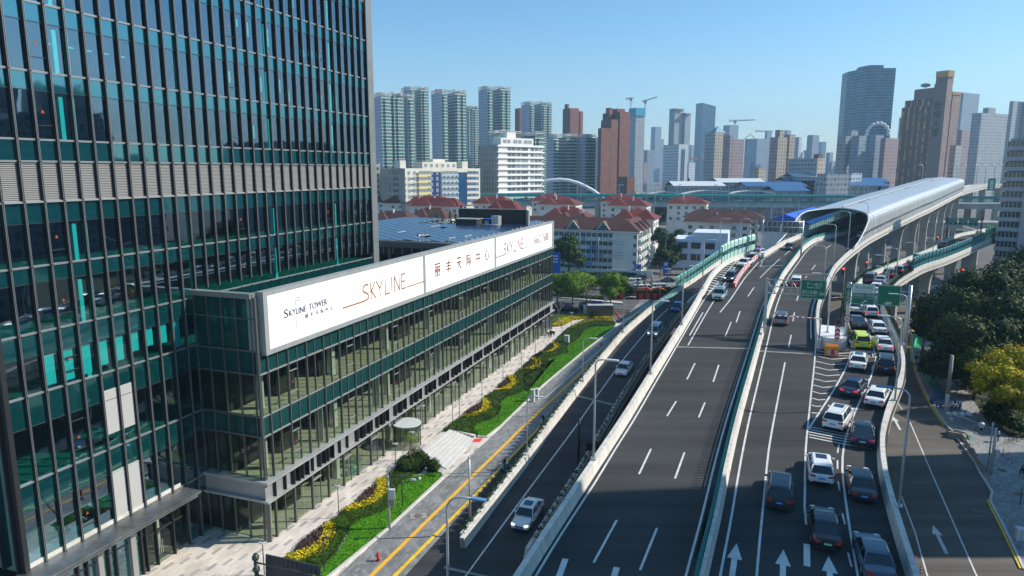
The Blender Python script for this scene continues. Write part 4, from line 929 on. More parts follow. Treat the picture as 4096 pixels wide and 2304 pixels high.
mb.poly([(*p0_,z1),(*p1_,z1),(*p0_,z2)]); mb.poly([(*p3_,z1),(*p0_,z1),(*p0_,z2),(*p3_,z2)]); mb.poly([(*p1_,z1),(*p2_,z1),(*p3_,z2),(*p0_,z2)]); mb.build('slanted_crown',FG[5],t)
sky_b('dim blue tower stub beside the slanted glass skyscraper',[(d4(845),d4(870),d4(905),580)],2000,0)
t = sky_b('white office tower with a blank right wall and narrow glass slots',[(d4(605),d4(750),d4(840),577)],800,2,.35)
C,R_,L2,a,b = corner(d4(605),d4(750),d4(840),800,.35); zt = zat(577,800)
mb = MB(); mb.obox((C[0] + R_[0] * a * .5,C[1] + R_[1] * a * .5,zt / 2),(a * 1.005,.6,zt * 1.0),.35,0)
for f in (.4,.62): mb.obox((C[0] + R_[0] * a * f + .2,C[1] + R_[1] * a * f - .4,zt / 2 - 2),(a * .07,.6,zt * .9),.35,1)
mb.build('blank_wall',[mat('white_wall_far',(.72,.74,.76),.8),FG[5]],t)
t = sky_b('beige apartment tower with a glass pyramid roof',[(d4(1000),d4(1095),d4(1175),528)],720,3,.45,f2=1)
C,R_,L2,a,b = corner(d4(1035),d4(1095),d4(1200),725,.45); zt = zat(530,725); za = zat(501,725); cx,cy = C[0] + R_[0] * a / 2 + L2[0] * b / 2,C[1] + R_[1] * a / 2 + L2[1] * b / 2
P4 = [C,(C[0] + R_[0] * a,C[1] + R_[1] * a),(C[0] + R_[0] * a + L2[0] * b,C[1] + R_[1] * a + L2[1] * b),(C[0] + L2[0] * b,C[1] + L2[1] * b)]
mb = MB(); [mb.poly([(*P4[i],zt),(*P4[(i + 1) % 4],zt),(cx,cy,za)]) for i in range(4)]; mb.build('pyramid_roof',mat('blue_glass_roof',(.10,.28,.36),.2),t)
t = sky_b('pinkish-brown apartment tower right of the pyramid-roofed one',[(d4(1172),d4(1240),d4(1270),540),(d4(1210),d4(1270),d4(1380),556)],760,4)
t = sky_b('blue-grey tower under construction with a crane on top',[(d4(1170),d4(1230),d4(1318),500)],1600,0)
t = sky_b('far blue tower with a pointed steel roof frame',[(d4(1385),d4(1430),d4(1482),556)],1800,5)
C,R_,L2,a,b = corner(d4(1385),d4(1430),d4(1482),1800,.5); zt,za = zat(556,1800),zat(536,1800)
mb = MB(); cx = C[0]; mb.tube([(cx - 14,1800,zt),(cx,1800,za),(cx + 14,1800,zt)],1.2,4); mb.build('roof_frame',ROOFG,t)
sky_b('wide dull blue slab in the haze behind the beige tower',[(d4(1410),d4(1500),d4(1622),554)],1500,0)
sky_b('far blue-grey tower just left of the beige tower top',[(d4(1572),d4(1590),d4(1640),527)],1700,0)
sky_b('far blue-grey tower just right of the beige tower top',[(d4(1758),d4(1780),d4(1822),521)],1700,0)
t = sky_b('cream high-rise with vertical ribs and a raised centre',[(d4(1628),d4(1700),d4(1790),548),(d4(1670),d4(1712),d4(1755),519),(d4(1755),d4(1810),d4(1868),538)],700,3,.4,f2=4)
t = sky_b('long grey slab building with striped window bands and cream end wall',[(d4(1815),d4(2092),d4(2168),633)],560,3,.5,f2=1)
mb = MB(); blk(mb,d4(2055),d4(2100),d4(2138),616,566,.5,zat(634,566),0,0,0); mb.build('brick_penthouse',BRT,t)
sky_b('far pale blue tower right of the cream high-rise',[(d4(1868),d4(1900),d4(1932),548)],1500,2,f2=0)
sky_b('far blue-white tower with antenna roof',[(d4(1980),d4(2030),d4(2096),540)],1300,0,f2=0)
sky_b('round-shouldered distant blue tower',[(d4(2092),d4(2120),d4(2168),567)],2200,5)
sky_b('small white block low in the hazy gap',[(d4(1930),d4(1945),d4(1962),610)],1200,2)
sky_b('yellowish low block in front of the cream high-rise',[(d4(1480),d4(1530),d4(1600),672)],640,3)
d5 = lambda a: 3200 + a / 2.229
# tall dark octagonal tower
t = thing('high_rise','very tall dark blue glass skyscraper with chamfered corners and thin bands','high-rise',(xat(3490,900),900,0))
D = 900; xs = [xat(x,D) for x in (3416,3452,3542,3553)]; ys = [D + 22,D,D,D + 12]; zt = zat(272,D,3490)
mb = MB(); pts = [(xat(3408,D),D + 34),(xat(3436,D),D + 2),(xat(3446,D),D),(xat(3546,D),D),(xat(3552,D),D + 8),(xat(3548,D),D + 45),(xat(3418,D),D + 56)]
mb.prism(pts,0,zt,0,1); mb.build('wall',[FG[6],ROOFG],t); mb = MB(); mb.prism([(a * .5 + xat(3480,D) * .5,b * .5 + (D + 20) * .5) for a,b in pts],zt,zt + 5); mb.build('roof_plant',FG[5],t)
# brown hotel-like tower with characters down its side
t = thing('high_rise','brown stone tower with golden windows and black characters down its side','high-rise',(xat(3700,600),600,0))
BW = fm('brown_stone',(.15,.095,.085),(.46,.25,.09),3.3,5.2,(.08,.92),(.35,.62),rough=.12,rnd_=.6); BW2 = fm('brown_stone_side',(.33,.22,.185),(.25,.16,.13),3.3,2.0,(.1,.95),(.3,.7),rough=.3)
GOLD = mat('gold_lattice',(.42,.22,.09),.35,.5)
def bb(z0y,xl,xc,xr,yt,D,name,mts,th=.45):
    mb = MB(); blk(mb,xl,xc,xr,yt,D,th,0 if z0y is None else zat(z0y,D),0,1,2); mb.build(name,mts,t)
bb(None,3585,3712,3760,420,600,'wall',[BW,BW2,ROOFG]); bb(422,3595,3715,3765,392,602,'upper_floors',[BW,BW2,ROOFG]); bb(394,3628,3705,3760,350,606,'roof_storey',[mat('brown_wall',(.24,.17,.155),.8)] * 3)
bb(None,3704,3752,3776,330,590,'shaft',[mat('brown_wall',(.24,.17,.155)),BW2,ROOFG]); bb(332,3708,3752,3777,282,591,'shaft_top',[mat('brown_wall',(.24,.17,.155)),BW2,ROOFG]); bb(306,3706,3752,3778,280,589.5,'gold_crown',[GOLD] * 3)
bb(None,3745,3778,3812,372,640,'rear_wing',[BW,BW2,ROOFG]); bb(378,3745,3777,3813,366,639,'gold_crown',[GOLD] * 3)
C,R_,L2,a,b = corner(3704,3752,3776,590,.45)
mb = MB()
for i,ch in enumerate('新梅大厦'):
    za = zat(402 + i * 37,590,3735) ; h = 6.5
    fn = lambda p_,q_: (C[0] + L2[0] * (b * .9 - p_) - .3 * R_[0],C[1] + L2[1] * (b * .9 - p_) - .35,q_)
    put_text(mb,ch,lambda p_,q_: (C[0] + L2[0] * (b - p_) - R_[0] * .35,C[1] + L2[1] * (b - p_) - R_[1] * .35,q_),b * .15,b * .15 + min(b * .7,6.5),za - h,za)
mb.build('characters',mat('black_letters',(.01,.01,.01),.5),t)
mb = MB(); mb.ball((xat(3668,606),606,zat(341,606)),4,0,10,6,(1,1,.45)); mb.cyl((xat(3668,606),606,zat(351,606)),.4,4); mb.build('roof_dish',ROOFG,t)
for lb,bls,D,f in [
    ('distant flat-topped blue tower right of the brown stone tower',[(3812,3820,3886,370)],1300,0),
    ('grey residential slab with raised lift tower near the right edge',[(3864,3900,4007,451),(3905,3925,3956,430)],780,1),
    ('large grey block with square windows at the right edge of the skyline',[(4007,4020,4140,404),(4066,4080,4140,368)],900,1),
    ('pale far spire tower at the extreme right',[(4084,4090,4140,310)],2200,0),
    ('brownish mid-rise behind the brown stone tower on its right',[(3800,3830,3862,520)],760,4),
    ('white mid-rise block with balconies below the blue flat-topped tower',[(3790,3812,3838,581)],620,1),
    ('dark grey office block with a logo wall left of the dark skyscraper',[(3341,3372,3398,545),(3379,3392,3420,521)],700,1),
    ('plain grey slab in front of the dark skyscraper',[(3395,3425,3455,543)],690,0),
    ('grey block with a rooftop arc right of the dark skyscraper',[(3470,3490,3524,540)],710,0),
    ('pinkish grey gridded block right of the dark skyscraper',[(3512,3530,3592,552)],690,4),
    ('slim pale tower behind the pinkish grey block',[(3578,3586,3602,470)],1500,0),
    ('low blue-grey tower far behind the warehouses',[(3300,3312,3328,610)],1500,0)]:
    t = sky_b(lb,bls,D,f)
    if 'arc' in lb:
        mb = MB(); cx,zc = xat(3497,705),zat(538,705); mb.tube([(cx + 11 * cos(pi * k / 10),705,zc + 11 * sin(pi * k / 10)) for k in range(11)],1.0,5); [mb.ball((cx + 11 * cos(pi * k / 9),705,zc + 11 * sin(pi * k / 9)),2) for k in range(10)]; mb.build('roof_arc',mat('white_arc',(.7,.72,.74),.6),t)
# haze-line filler: a row of far low blocks, each its own building
rb = random.Random(11)
for i in range(46):
    px = 1500 + i * 56 + rb.random() * 30; D = rb.choice([900,1150,1500,2300]); w_ = 20 + rb.random() * 34; yt = 640 + rb.random() * 26 if D < 1400 else 600 + rb.random() * 50
    if D > 2000: yt = 590 + rb.random() * 60
    t = sky_b('distant low city block fading into the haze along the horizon',[(px,px + w_ * .4,px + w_,yt)],D,rb.choice([0,1,1,2,4]),name='city_block',cat='building'); t['group'] = 'distant low blocks along the horizon'
for i in range(60):
    px = 2480 + rb.random() * 1130; D = 520 + rb.random() * 330; w_ = 18 + rb.random() * 46; z = 7 + rb.random() * 9
    if 3260 < px < 3420 and D < 560: continue
    mb = MB(); blk(mb,px,px + w_ * .35,px + w_,0,D,.45,0,1,0,2,ztop=z); t = mb.build('city_block',[FG[rb.choice([1,2,3,1])],FG[1],rb.choice([ROOFG,ROOFG,mat('blue_sheet_roof',(.03,.11,.26),.5),mat('white_sheet_roof',(.6,.62,.64),.6)])])
    tag(t,'low building in the hazy district beyond the viaduct','building','low buildings beyond the viaduct')
# ---- cranes
def crane(label,px,ytop,ybase,D,jl,jr,tilt=0.0,col=(.5,.4,.3),m=None):
    x = xat(px,D); z0,z1 = zat(ybase,D),zat(ytop,D); m = m or mat('crane_steel',(.42,.38,.33),.6); w_ = D / 900
    t = thing('tower_crane',label,'crane',(x,D,z0))
    mb = MB(); 
    for sx in (-1,1): mb.box(x + sx * w_ - .2 * w_,x + sx * w_ + .2 * w_,D,D + .3 * w_,z0,z1)
    n = int((z1 - z0) / (2 * w_)) + 1
    for k in range(n): z = z0 + (z1 - z0) * k / n; mb.tube([(x - w_,D,z),(x + w_,D,z + (z1 - z0) / n)],.15 * w_,4,0,False)
    mb.build('mast',m,t)
    a = (x + (jl - px) * D / F,D,z1 + tilt * (jl - px) * D / F); b = (x + (jr - px) * D / F,D,z1 + tilt * (jr - px) * D / F)
    mb = MB(); mb.tube([a,b],.45 * w_,4,0,False); mb.tube([(a[0],a[1],a[2] + 1.6 * w_),(b[0],b[1],b[2] + .6 * w_)],.25 * w_,4,0,False)
    for k in range(10): f = k / 10; mb.tube([(a[0] + (b[0] - a[0]) * f,D,a[2] + (b[2] - a[2]) * f),(a[0] + (b[0] - a[0]) * (f + .1),D,a[2] + (b[2] - a[2]) * (f + .1) + 1.2 * w_)],.18 * w_,4,0,False)
    mb.box(x - 1.6 * w_,x + 1.6 * w_,D - 1,D + 1,z1 - 3 * w_,z1 + 1 * w_); mb.build('jib',m,t)
crane('short tower crane on the left of the teal-netted tower',2515,394,436,1080,2494,2524,.12)
crane('tower crane with raised jib on the right of the teal-netted tower',2572,404,434,1080,2558,2617,.32)
crane('tower crane with long level jib over the blue-grey construction tower',2929,484,500,1590,2904,3007,.05)
crane('thin distant tower crane with faint jib left of the cream high-rise',3062,526,545,1900,3010,3080,.0)
crane('orange tower crane low in front of the blue glass skyscraper',2799,638,700,1400,2748,2810,.0,m=mat('crane_orange',(.55,.18,.1),.6))
# ---- white office block
WW = mat('white_render',(.74,.70,.64),.85,noise=(.15,.08)); WSH = mat('shaded_white_render',(.30,.29,.27),.9,noise=(.2,.15)); WIN = mat('window_glass_dark',(.05,.065,.075),.1,spec=.8); WIN2 = mat('window_glass_pale',(.22,.27,.28),.15,spec=.8); WINB = mat('window_glass_blue',(.03,.10,.22),.1,spec=.8); ACU = mat('ac_unit_white',(.6,.6,.58),.6)  # left wall of the white block: shade painted as a grey tone
def face_rect(mb,C,d,s0,s1,z0,z1,off,m=0,dep=None):
    nx,ny = d[1],-d[0]; q = lambda s,z,o: (C[0] + d[0] * s + nx * o,C[1] + d[1] * s + ny * o,z)
    if dep is None: mb.quad(q(s0,z0,off),q(s1,z0,off),q(s1,z1,off),q(s0,z1,off),m)
    else: mb.hexa((q(s0,z0,off - dep),q(s0,z0,off),q(s1,z0,off),q(s1,z0,off - dep),q(s0,z1,off - dep),q(s0,z1,off),q(s1,z1,off),q(s1,z1,off - dep)),m)
def win_part(t,C,d,s0,s1,z0,z1,gm,fm_=None,n=2,off=.06):
    mb = MB(); face_rect(mb,C,d,s0,s1,z0,z1,off,0,.1)
    f = MB(); 
    for k in range(n + 1): s = s0 + (s1 - s0) * k / n; face_rect(f,C,d,s - .05,s + .05,z0,z1,off + .06,0,.1)
    face_rect(f,C,d,s0,s1,z0 - .05,z0 + .05,off + .07,0,.1); face_rect(f,C,d,s0,s1,z1 - .05,z1 + .05,off + .07,0,.1)
    w_ = mb.build('window',gm,t); f.build('window_frame',fm_ or mat('white_frame',(.65,.65,.62),.6),w_); return w_
D = 430; th = .7; t = thing('office_block','white eleven-storey office block with long white balcony bands','office block',(xat(1994,D),D,0))
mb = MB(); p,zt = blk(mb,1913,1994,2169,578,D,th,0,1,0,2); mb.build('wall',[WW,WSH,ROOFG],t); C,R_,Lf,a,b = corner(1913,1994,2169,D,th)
# roof penthouse with window band, placed on the same block
q = lambda s,o: (C[0] + R_[0] * s + Lf[0] * o,C[1] + R_[1] * s + Lf[1] * o)
mb = MB(); mb.prism([q(a * .12,3),q(a * .86,3),q(a * .86,11),q(a * .12,11)],zt,zt + 4.4); mb.prism([q(a * .3,5),q(a * .5,5),q(a * .5,9),q(a * .3,9)],zt + 4.4,zt + 8); mb.build('penthouse',WW,t)
rw = random.Random(4); SH = 3.55; rows = [zt - 3.2 - SH * k for k in range(11)]
for k,z in enumerate(rows):
    if z < 8: break
    bd = MB(); face_rect(bd,C,R_,-1.2,a + 1.0,z + 2.05,z + 2.85,.9,0,1.0); bd.build('balcony_band',mat('bright_white_band',(.85,.84,.82),.8),t)
    for s0,s1 in ((.20,.28),(.29,.38),(.40,.49),(.51,.66),(.72,.80),(.82,.89),(.905,.98)):
        win_part(t,C,R_,a * s0,a * s1,z - .2,z + 1.7,WIN if rw.random() < .7 else WIN2,None,3)
    ac = MB()
    for _ in range(3): s = a * (.2 + rw.random() * .75); face_rect(ac,C,R_,s,s + .8,z - 1.2,z - .6,.5,0,.4)
    ac.build('ac_unit',ACU,t)
    sw = MB(); sd = (-Lf[0],-Lf[1]); C2 = (C[0] + Lf[0] * b,C[1] + Lf[1] * b)
    for s in (.30,.42,.55,.70): face_rect(sw,C2,sd,b * s,b * s + 1.1,z - .2,z + 1.7,.06,0,.1)
    sw.build('side_windows',WIN,t)
for s0,s1 in ((.17,.24),(.26,.33),(.4,.48),(.5,.58),(.64,.72),(.74,.82)):
    cc = q(0,3); win_part(t,cc,R_,a * s0,a * s1,zt + 1.2,zt + 3.2,WIN2)
# ---- cream block with coloured bays
D = 380; th = .72; t = thing('apartment_block','long cream block with yellow, navy and pale blue window bays','apartment block',(xat(1700,D),D,0))
mb = MB(); p,zt = blk(mb,1520,1620,1920,673,D,th,0,1,0,2); CRM = mat('cream_render',(.70,.64,.53),.85,noise=(.2,.12)); CRS = mat('shaded_cream_render',(.36,.33,.28),.9,noise=(.15,.25)); mb.build('wall',[CRM,CRS,ROOFG],t)  # mottled left wall, its shade mixed into the cream colour
C,R_,Lf,a,b = corner(1520,1620,1920,D,th); s_ = lambda px: hit(C,R_,px); SH = 3.25
q = lambda s,o: (C[0] + R_[0] * s + Lf[0] * o,C[1] + R_[1] * s + Lf[1] * o)
mb = MB(); mb.prism([q(s_(1691),.3),q(s_(1828),.3),q(s_(1828),9),q(s_(1691),9)],zt,zt + 3.6); mb.prism([q(s_(1745),3),q(s_(1793),3),q(s_(1793),7),q(s_(1745),7)],zt + 3.6,zt + 5.2); mb.prism([q(s_(1612),3),q(s_(1636),3),q(s_(1636),9),q(s_(1612),9)],zt,zt + 4.2); mb.prism([q(s_(1862),3),q(s_(1884),3),q(s_(1884),8),q(s_(1862),8)],zt,zt + 4); mb.build('roof_storey',CRM,t)
for i,px in enumerate((1700,1723,1745,1768,1790,1812)): win_part(t,q(0,.3),R_,s_(px),s_(px + 9),zt + .7,zt + 2.4,WIN2)
for k in range(6):
    z = zt - 2.4 - SH * k
    if z < 4: break
    for x0,x1,gm,n,off in ((1671,1719,WIN2,8,.9),(1764,1829,WIN2,10,.6),(1866,1902,WINB,7,.7)): win_part(t,C,R_,s_(x0),s_(x1),z - 1.0,z + .9,gm,None,n,off)
    for x0,x1,gm in ((1631,1640,WIN2),(1653,1662,WIN2),(1907,1914,WINB),(1722,1730,WIN2),(1744,1752,WIN2)): win_part(t,C,R_,s_(x0),s_(x1),z - 1.0,z + .8,gm,None,2,.1)
    for x0,x1,nm,col in ((1671,1719,'yellow_bay_panel',(.75,.60,.22)),(1764,1829,'pale_blue_panel',(.38,.46,.52)),(1866,1902,'cream_panel',(.66,.6,.5))):
        mb = MB(); face_rect(mb,C,R_,s_(x0) - .2,s_(x1) + .2,z - 2.35,z - 1.05,1.0 if x0 == 1671 else .75,0,.9); mb.build('bay_panel',mat(nm,col,.7),t)
    mb = MB()
    for px in (1650,1657,1712,1775,1790,1808,1824,1626): face_rect(mb,C,R_,s_(px),s_(px) + .9,z - 2.2,z - 1.6,1.4,0,.5)
    mb.build('ac_unit',ACU,t)
    mb = MB(); sd = (-Lf[0],-Lf[1]); C2 = (C[0] + Lf[0] * b,C[1] + Lf[1] * b); face_rect(mb,C2,sd,b * .52,b * .75,z - 1,z + .9,.06,0,.1); face_rect(mb,C2,sd,b * .36,b * .40,z - 1,z + .6,.06,0,.1); mb.build('side_windows',WIN,t)
mb = MB(); face_rect(mb,C,R_,s_(1719),s_(1760),2,zt - 2,.05,0,.1); mb.build('navy_cladding',mat('navy_tiles',(.015,.045,.17),.3),t)
mb = MB(); face_rect(mb,C,R_,s_(1830),s_(1863),2,zt - 2.2,.3,0,.3); mb.build('blue_glass_stair',mat('stair_glass_blue',(.01,.07,.16),.1,spec=.9),t)
t = sky_b('narrow cream apartment slab with air conditioners, edge of the glass tower',[(1470,1478,1521,650)],400,3,.42,name='apartment_block',cat='apartment block')
# ---- red hip-roofed walk-up blocks
REDR = mat('red_tiles',(.14,.019,.014),.85,noise=(.5,.25)); BRNR = mat('brown_red_tiles',(.075,.027,.022),.85,noise=(.5,.25)); WHT = mat('whitewash',(.72,.70,.65),.85,noise=(.3,.1)); FAS = mat('eave_white',(.8,.78,.74),.8); LAUN = [mat('laundry_' + n,c_,.9) for n,c_ in (('blue',(.25,.42,.75)),('pink',(.7,.2,.4)),('white',(.7,.7,.72)),('violet',(.35,.32,.5)))]
def onu_(px,py,u):
    r = ray(px,py); t_ = (u + OX * su + OY * cu) / (r[0] * su + r[1] * cu); x,y = r[0] * t_,r[1] * t_; return (x - OX) * cu - (y - OY) * su
def onv_(px,py,v):
    r = ray(px,py); t_ = (v + OX * cu - OY * su) / (r[0] * cu - r[1] * su); x,y = r[0] * t_,r[1] * t_; return (x - OX) * su + (y - OY) * cu
def hip(mb,u0,u1,v0,v1,z,h,m=0,ov=.6,long='v'):
    u0 -= ov; u1 += ov; v0 -= ov; v1 += ov
    if (v1 - v0) >= (u1 - u0): k = (u1 - u0) / 2; r0,r1 = W((u0 + u1) / 2,v0 + k,z + h),W((u0 + u1) / 2,v1 - k,z + h)
    else: k = (v1 - v0) / 2; r0,r1 = W(u0 + k,(v0 + v1) / 2,z + h),W(u1 - k,(v0 + v1) / 2,z + h)
    A,B,C_,D_ = W(u0,v0,z),W(u0,v1,z),W(u1,v1,z),W(u1,v0,z)
    if (v1 - v0) >= (u1 - u0): mb.poly([A,B,r1,r0][::1],m); mb.poly([B,C_,r1],m); mb.poly([C_,D_,r0,r1],m); mb.poly([D_,A,r0],m)
    else: mb.poly([A,B,r0],m); mb.poly([B,C_,r1,r0],m); mb.poly([C_,D_,r1],m); mb.poly([D_,A,r0,r1],m)
    mb.poly([A,D_,C_,B],m)
hr_ = random.Random(21)
def house(label,xl,xc,xr,ye,ze=17.0,red=True,rh=4.1,peaks=2,dmax=16,nst=6,lau=0):
    x,y,_ = P(xl,ye,ze); u0,v0 = UV(x,y); v1 = onu_(xc,ye,u0); u1 = min(u0 + dmax,max(u0 + 8,onv_(xr,ye,v1)))
    t = thing('walk_up_block',label,'apartment block',W((u0 + u1) / 2,(v0 + v1) / 2,0)); rm = REDR if red else BRNR
    mb = MB(); mb.ubox(u0 + .6,u1 - .6,v0 + .6,v1 - .6,0,ze - .1); mb.build('wall',WHT,t)
    mb = MB(); mb.ubox(u0 - .15,u1 + .15,v0 - .15,v1 + .15,ze - .35,ze - .02); mb.build('eave',FAS,t)
    mb = MB(); hip(mb,u0,u1,v0,v1,ze,rh)
    w_ = (v1 - v0)
    for k in range(peaks):
        c_ = v0 + w_ * (k + .5) / peaks if peaks > 1 else (v0 + v1) / 2; hw = min(5.5,w_ * .24)
        hip(mb,u0 - 1.6,u0 + 8.5,c_ - hw,c_ + hw,ze + .02,rh * .92,0,.5)
        mb.ubox(u0 - 1.0,u0 + 1,c_ - hw + .3,c_ + hw - .3,ze - 3 * 1.0,ze,1) if 0 else None
    o = mb.build('roof',rm,t)
    mb = MB(); c_ = v0 + w_ * (.3 + .4 * hr_.random()); mb.ubox(u0 + 4,u0 + 4.6,c_,c_ + .5,ze + 1.2,ze + rh + .7); mb.build('chimney',WHT,o)
    # windows facing the camera and on the sunny end
    A = W(u0 + .6,v0 + .6); d = (cu,-su); n = max(2,int(w_ / 4.2))
    for k in range(min(nst,3)):
        z = ze - 2.4 - 3.0 * k
        for j in range(n):
            s = (w_ - 1.2) * (j + .5) / n
            if hr_.random() < .12: continue
            win_part(t,A,d,s - .8,s + .8,z - .7,z + .9,WIN,None,2)
            if hr_.random() < .45: mb = MB(); face_rect(mb,A,d,s + 1.0,s + 1.8,z - 1.0,z - .4,.5,0,.45); mb.build('ac_unit',ACU,t)
        B = W(u0 + .6,v1 - .6); d2 = (su,cu); L_ = u1 - u0 - 1.2
        for j in range(3):
            s = L_ * (j + .5) / 3; win_part(t,B,d2,s - .9,s + .9,z - .8,z + .9,WIN2 if hr_.random() < .4 else WIN,None,2)
            if hr_.random() < .6: mb = MB(); face_rect(mb,B,d2,s - 1,s - .2,z - 1.6,z - 1.0,.6,0,.5); mb.build('ac_unit',ACU,t)
    return t,u0,u1,v0,v1
house('red-roofed white block at the far left beside the glass tower',1440,1540,1570,806,peaks=1)
house('long red-roofed white block behind the rooftop solar panels',1524,1790,1838,811,peaks=3)
house('red-roofed block with a grey patch of missing tiles',1643,1836,1861,823,peaks=2)
house('farthest long red-roofed block in front of the white office block',1827,2110,2139,791,17,True,4.0,3,20)
house('red-roofed block just behind the black rooftop screen wall',1888,2039,2072,813)
house('red-roofed block behind its twin, left of the teal viaduct screens',2122,2262,2290,803)
house('red-roofed block in front of the teal viaduct screens',2150,2305,2336,816)
house('small red roof just showing over the right end of the screen wall',1947,2075,2092,838,17)
house('red-roofed block second row, above the brown-roofed apartments',2172,2345,2374,867,16)
house('rear red-roofed block right of the open ground',2398,2545,2572,805)
house('front red-roofed block right of the open ground',2428,2590,2618,821)
house('red-roofed block rising behind the balcony gable',2455,2620,2650,873,16)
house('free-standing red-roofed block with a grey roof patch by the viaduct',2664,2830,2875,813,17,True,4.0,2,18)
house('low brown-roofed row at the left below the red roofs',1470,1650,1700,884,14.6,False)
house('brown-roofed row behind the solar panels and conifers',1640,1790,1830,868,14.6,False)
house('brown-roofed block with little gables behind the apartment row',2215,2365,2400,888,14.6,False)
house('long dark red-roofed row running toward the tunnel',2750,3040,3104,868,14.6,False,3.4,4,22)
house('brown-roofed white block with small windows beside the green noise screens',2734,3010,3060,886,13.4,False,3.0,1,16)
# ---- near apartment row with laundry
ze = 14.6; x,y,_ = P(2150,913,ze); u0,v0 = UV(x,y); v1 = onu_(2457,922,u0)
t = thing('balcony_apartment_row','long white five-storey apartment row with laundry, brown roof and two gable dormers','apartment block',W(u0,(v0 + v1) / 2,0))
v2 = onu_(2551,926,u0 - 3); v3 = v2; u2_ = u0 + 26
mb = MB(); mb.ubox(u0,u0 + 12,v0,v1,0,ze - .1); mb.ubox(u0 - 3,u2_,v1,v2 ,0,ze - .1); mb.build('wall',WHT,t)
rf = MB(); hip(rf,u0,u0 + 12,v0 - 12,v1 + 8,ze,4.0,0,.8); hip(rf,u0 - 3,u2_,v1,v2,ze + .02,3.6,0,.7)
for k in range(3): hip(rf,u0 + 2 + k * 8,u0 + 7 + k * 8,v2 - 5,v2 + 1.2,ze + .04,2.6,0,.4)
ro = rf.build('roof',BRNR,t)
mb = MB(); mb.ubox(u0 - .9,u0 + 12.8,v0,v1,ze - .3,ze - .03); mb.ubox(u0 - 3.8,u2_ + .8,v1 - .7,v2 + .8,ze - .3,ze - .0); mb.build('eave',FAS,t)
for px in (2294,2415):
    vd = onu_(px,900,u0); g = MB(); g.poly([W(u0 - .3,vd - 2.1,ze + .3),W(u0 - .3,vd + 2.1,ze + .3),W(u0 - .3,vd,ze + 3.0)]); g.poly([W(u0 - .5,vd - 2.3,ze + .15),W(u0 - .5,vd,ze + 3.15),W(u0 + 5,vd,ze + 3.15)],1); g.poly([W(u0 - .5,vd + 2.3,ze + .15),W(u0 + 5,vd,ze + 3.15),W(u0 - .5,vd,ze + 3.15)],1)
    for s in (-1,1): g.tube([W(u0 - .55,vd + s * 2.3,ze + .15),W(u0 - .55,vd,ze + 3.15)],.14,4,2,False)
    for s in (-.5,.1): g.ubox(u0 - .42,u0 - .3,vd + s,vd + s + .45,ze + .7,ze + 1.4,3)
    g.build('dormer',[mat('dormer_grey',(.2,.24,.24),.8),BRNR,FAS,WIN],ro)
A = W(u0,v0); d = (cu,-su); Wd = v1 - v0; n = 14
for k in range(5):
    z = ze - 1.75 - 2.85 * k
    bp_ = MB(); face_rect(bp_,A,d,0,Wd - .1,z - 2.0,z - .75,.75,0,.85); bp_.build('balcony_parapet',WHT,t)
    for j in range(n): s = Wd * j / n; win_part(t,A,d,s + .15,s + Wd / n - .2,z - .7,z + .75,WIN,None,2,.1)
for k,px,li,w_ in ((1,2358,0,2),(1,2372,3,2),(0,2331,3,1),(2,2350,0,1.8),(2,2378,3,2.2),(2,2420,2,2.2),(3,2350,0,2.0),(2,2406,3,.6),(0,2270,0,1.5)):
    z = ze - 1.75 - 2.85 * k; s = (onu_(px,960,u0) - v0); mb = MB(); face_rect(mb,A,d,s,s + w_,z - 2.1,z - .6,1.1,0,.05)
    tag(mb.build('laundry',LAUN[li]),'%s sheet drying on the %s balcony row of the apartments' % (('blue','pink','white','violet')[li],('top','second','third','fourth','lowest')[k]),'laundry','laundry on the balconies')
A2 = W(u0 - 3,v1)
B = W(u0 - 3,v2); d2 = (su,cu)
for k in range(5):
    z = ze - 1.75 - 2.85 * k
    for j in range(5):
        s = 1.5 + j * 5.2; win_part(t,B,d2,s,s + 2.6,z - .8,z + .8,WIN2 if (j + k) % 2 else WIN,None,3,.3); mb = MB(); face_rect(mb,B,d2,s - .3,s + 2.9,z - 1.9,z - .85,1.0,0,1.0); mb.build('balcony',WHT if (j + k) % 3 else mat('pale_green_paint',(.45,.6,.5),.8),t)
    win_part(t,A2,d,(v2 - v1) * .84,(v2 - v1) * .97,z - .7,z + .6,WIN)
# street wall and hedge before it
mb = MB(); mb.ubox(u0 - 7.3,u0 - 7.0,v0 - 5,v2 + 6,0,2.2); tag(mb.build('boundary_wall',WHT),'pale boundary wall in front of the balcony apartments','wall')
# ---- small white two-storey building beside the ramp
x,y,_ = P(2688,1070,0); u0,v0 = UV(x,y); v1 = onu_(2906,1060,u0); t = thing('corner_building','pale blue-white flat-roofed two-storey building beside the green noise screens','building',W(u0,v0))
mb = MB(); mb.ubox(u0,u0 + 16,v0,v1,0,10.5); mb.ubox(u0 + .1,u0 + 16,v0 + 7,v1,10.5,13); mb.build('wall',mat('bluish_white_render',(.62,.68,.76),.85,noise=(.2,.12)),t)
A = W(u0,v0)
for z in (3.0,7.2):
    for s in (.1,.34,.6): win_part(t,A,d,(v1 - v0) * s,(v1 - v0) * (s + .17),z,z + 1.9,WIN,WIN,3); mb = MB(); face_rect(mb,A,d,(v1 - v0) * s - .2,(v1 - v0) * (s + .17) + .2,z + 2.1,z + 2.25,.9,0,.9); mb.build('window_hood',mat('blue_hood',(.06,.12,.25),.7),t)
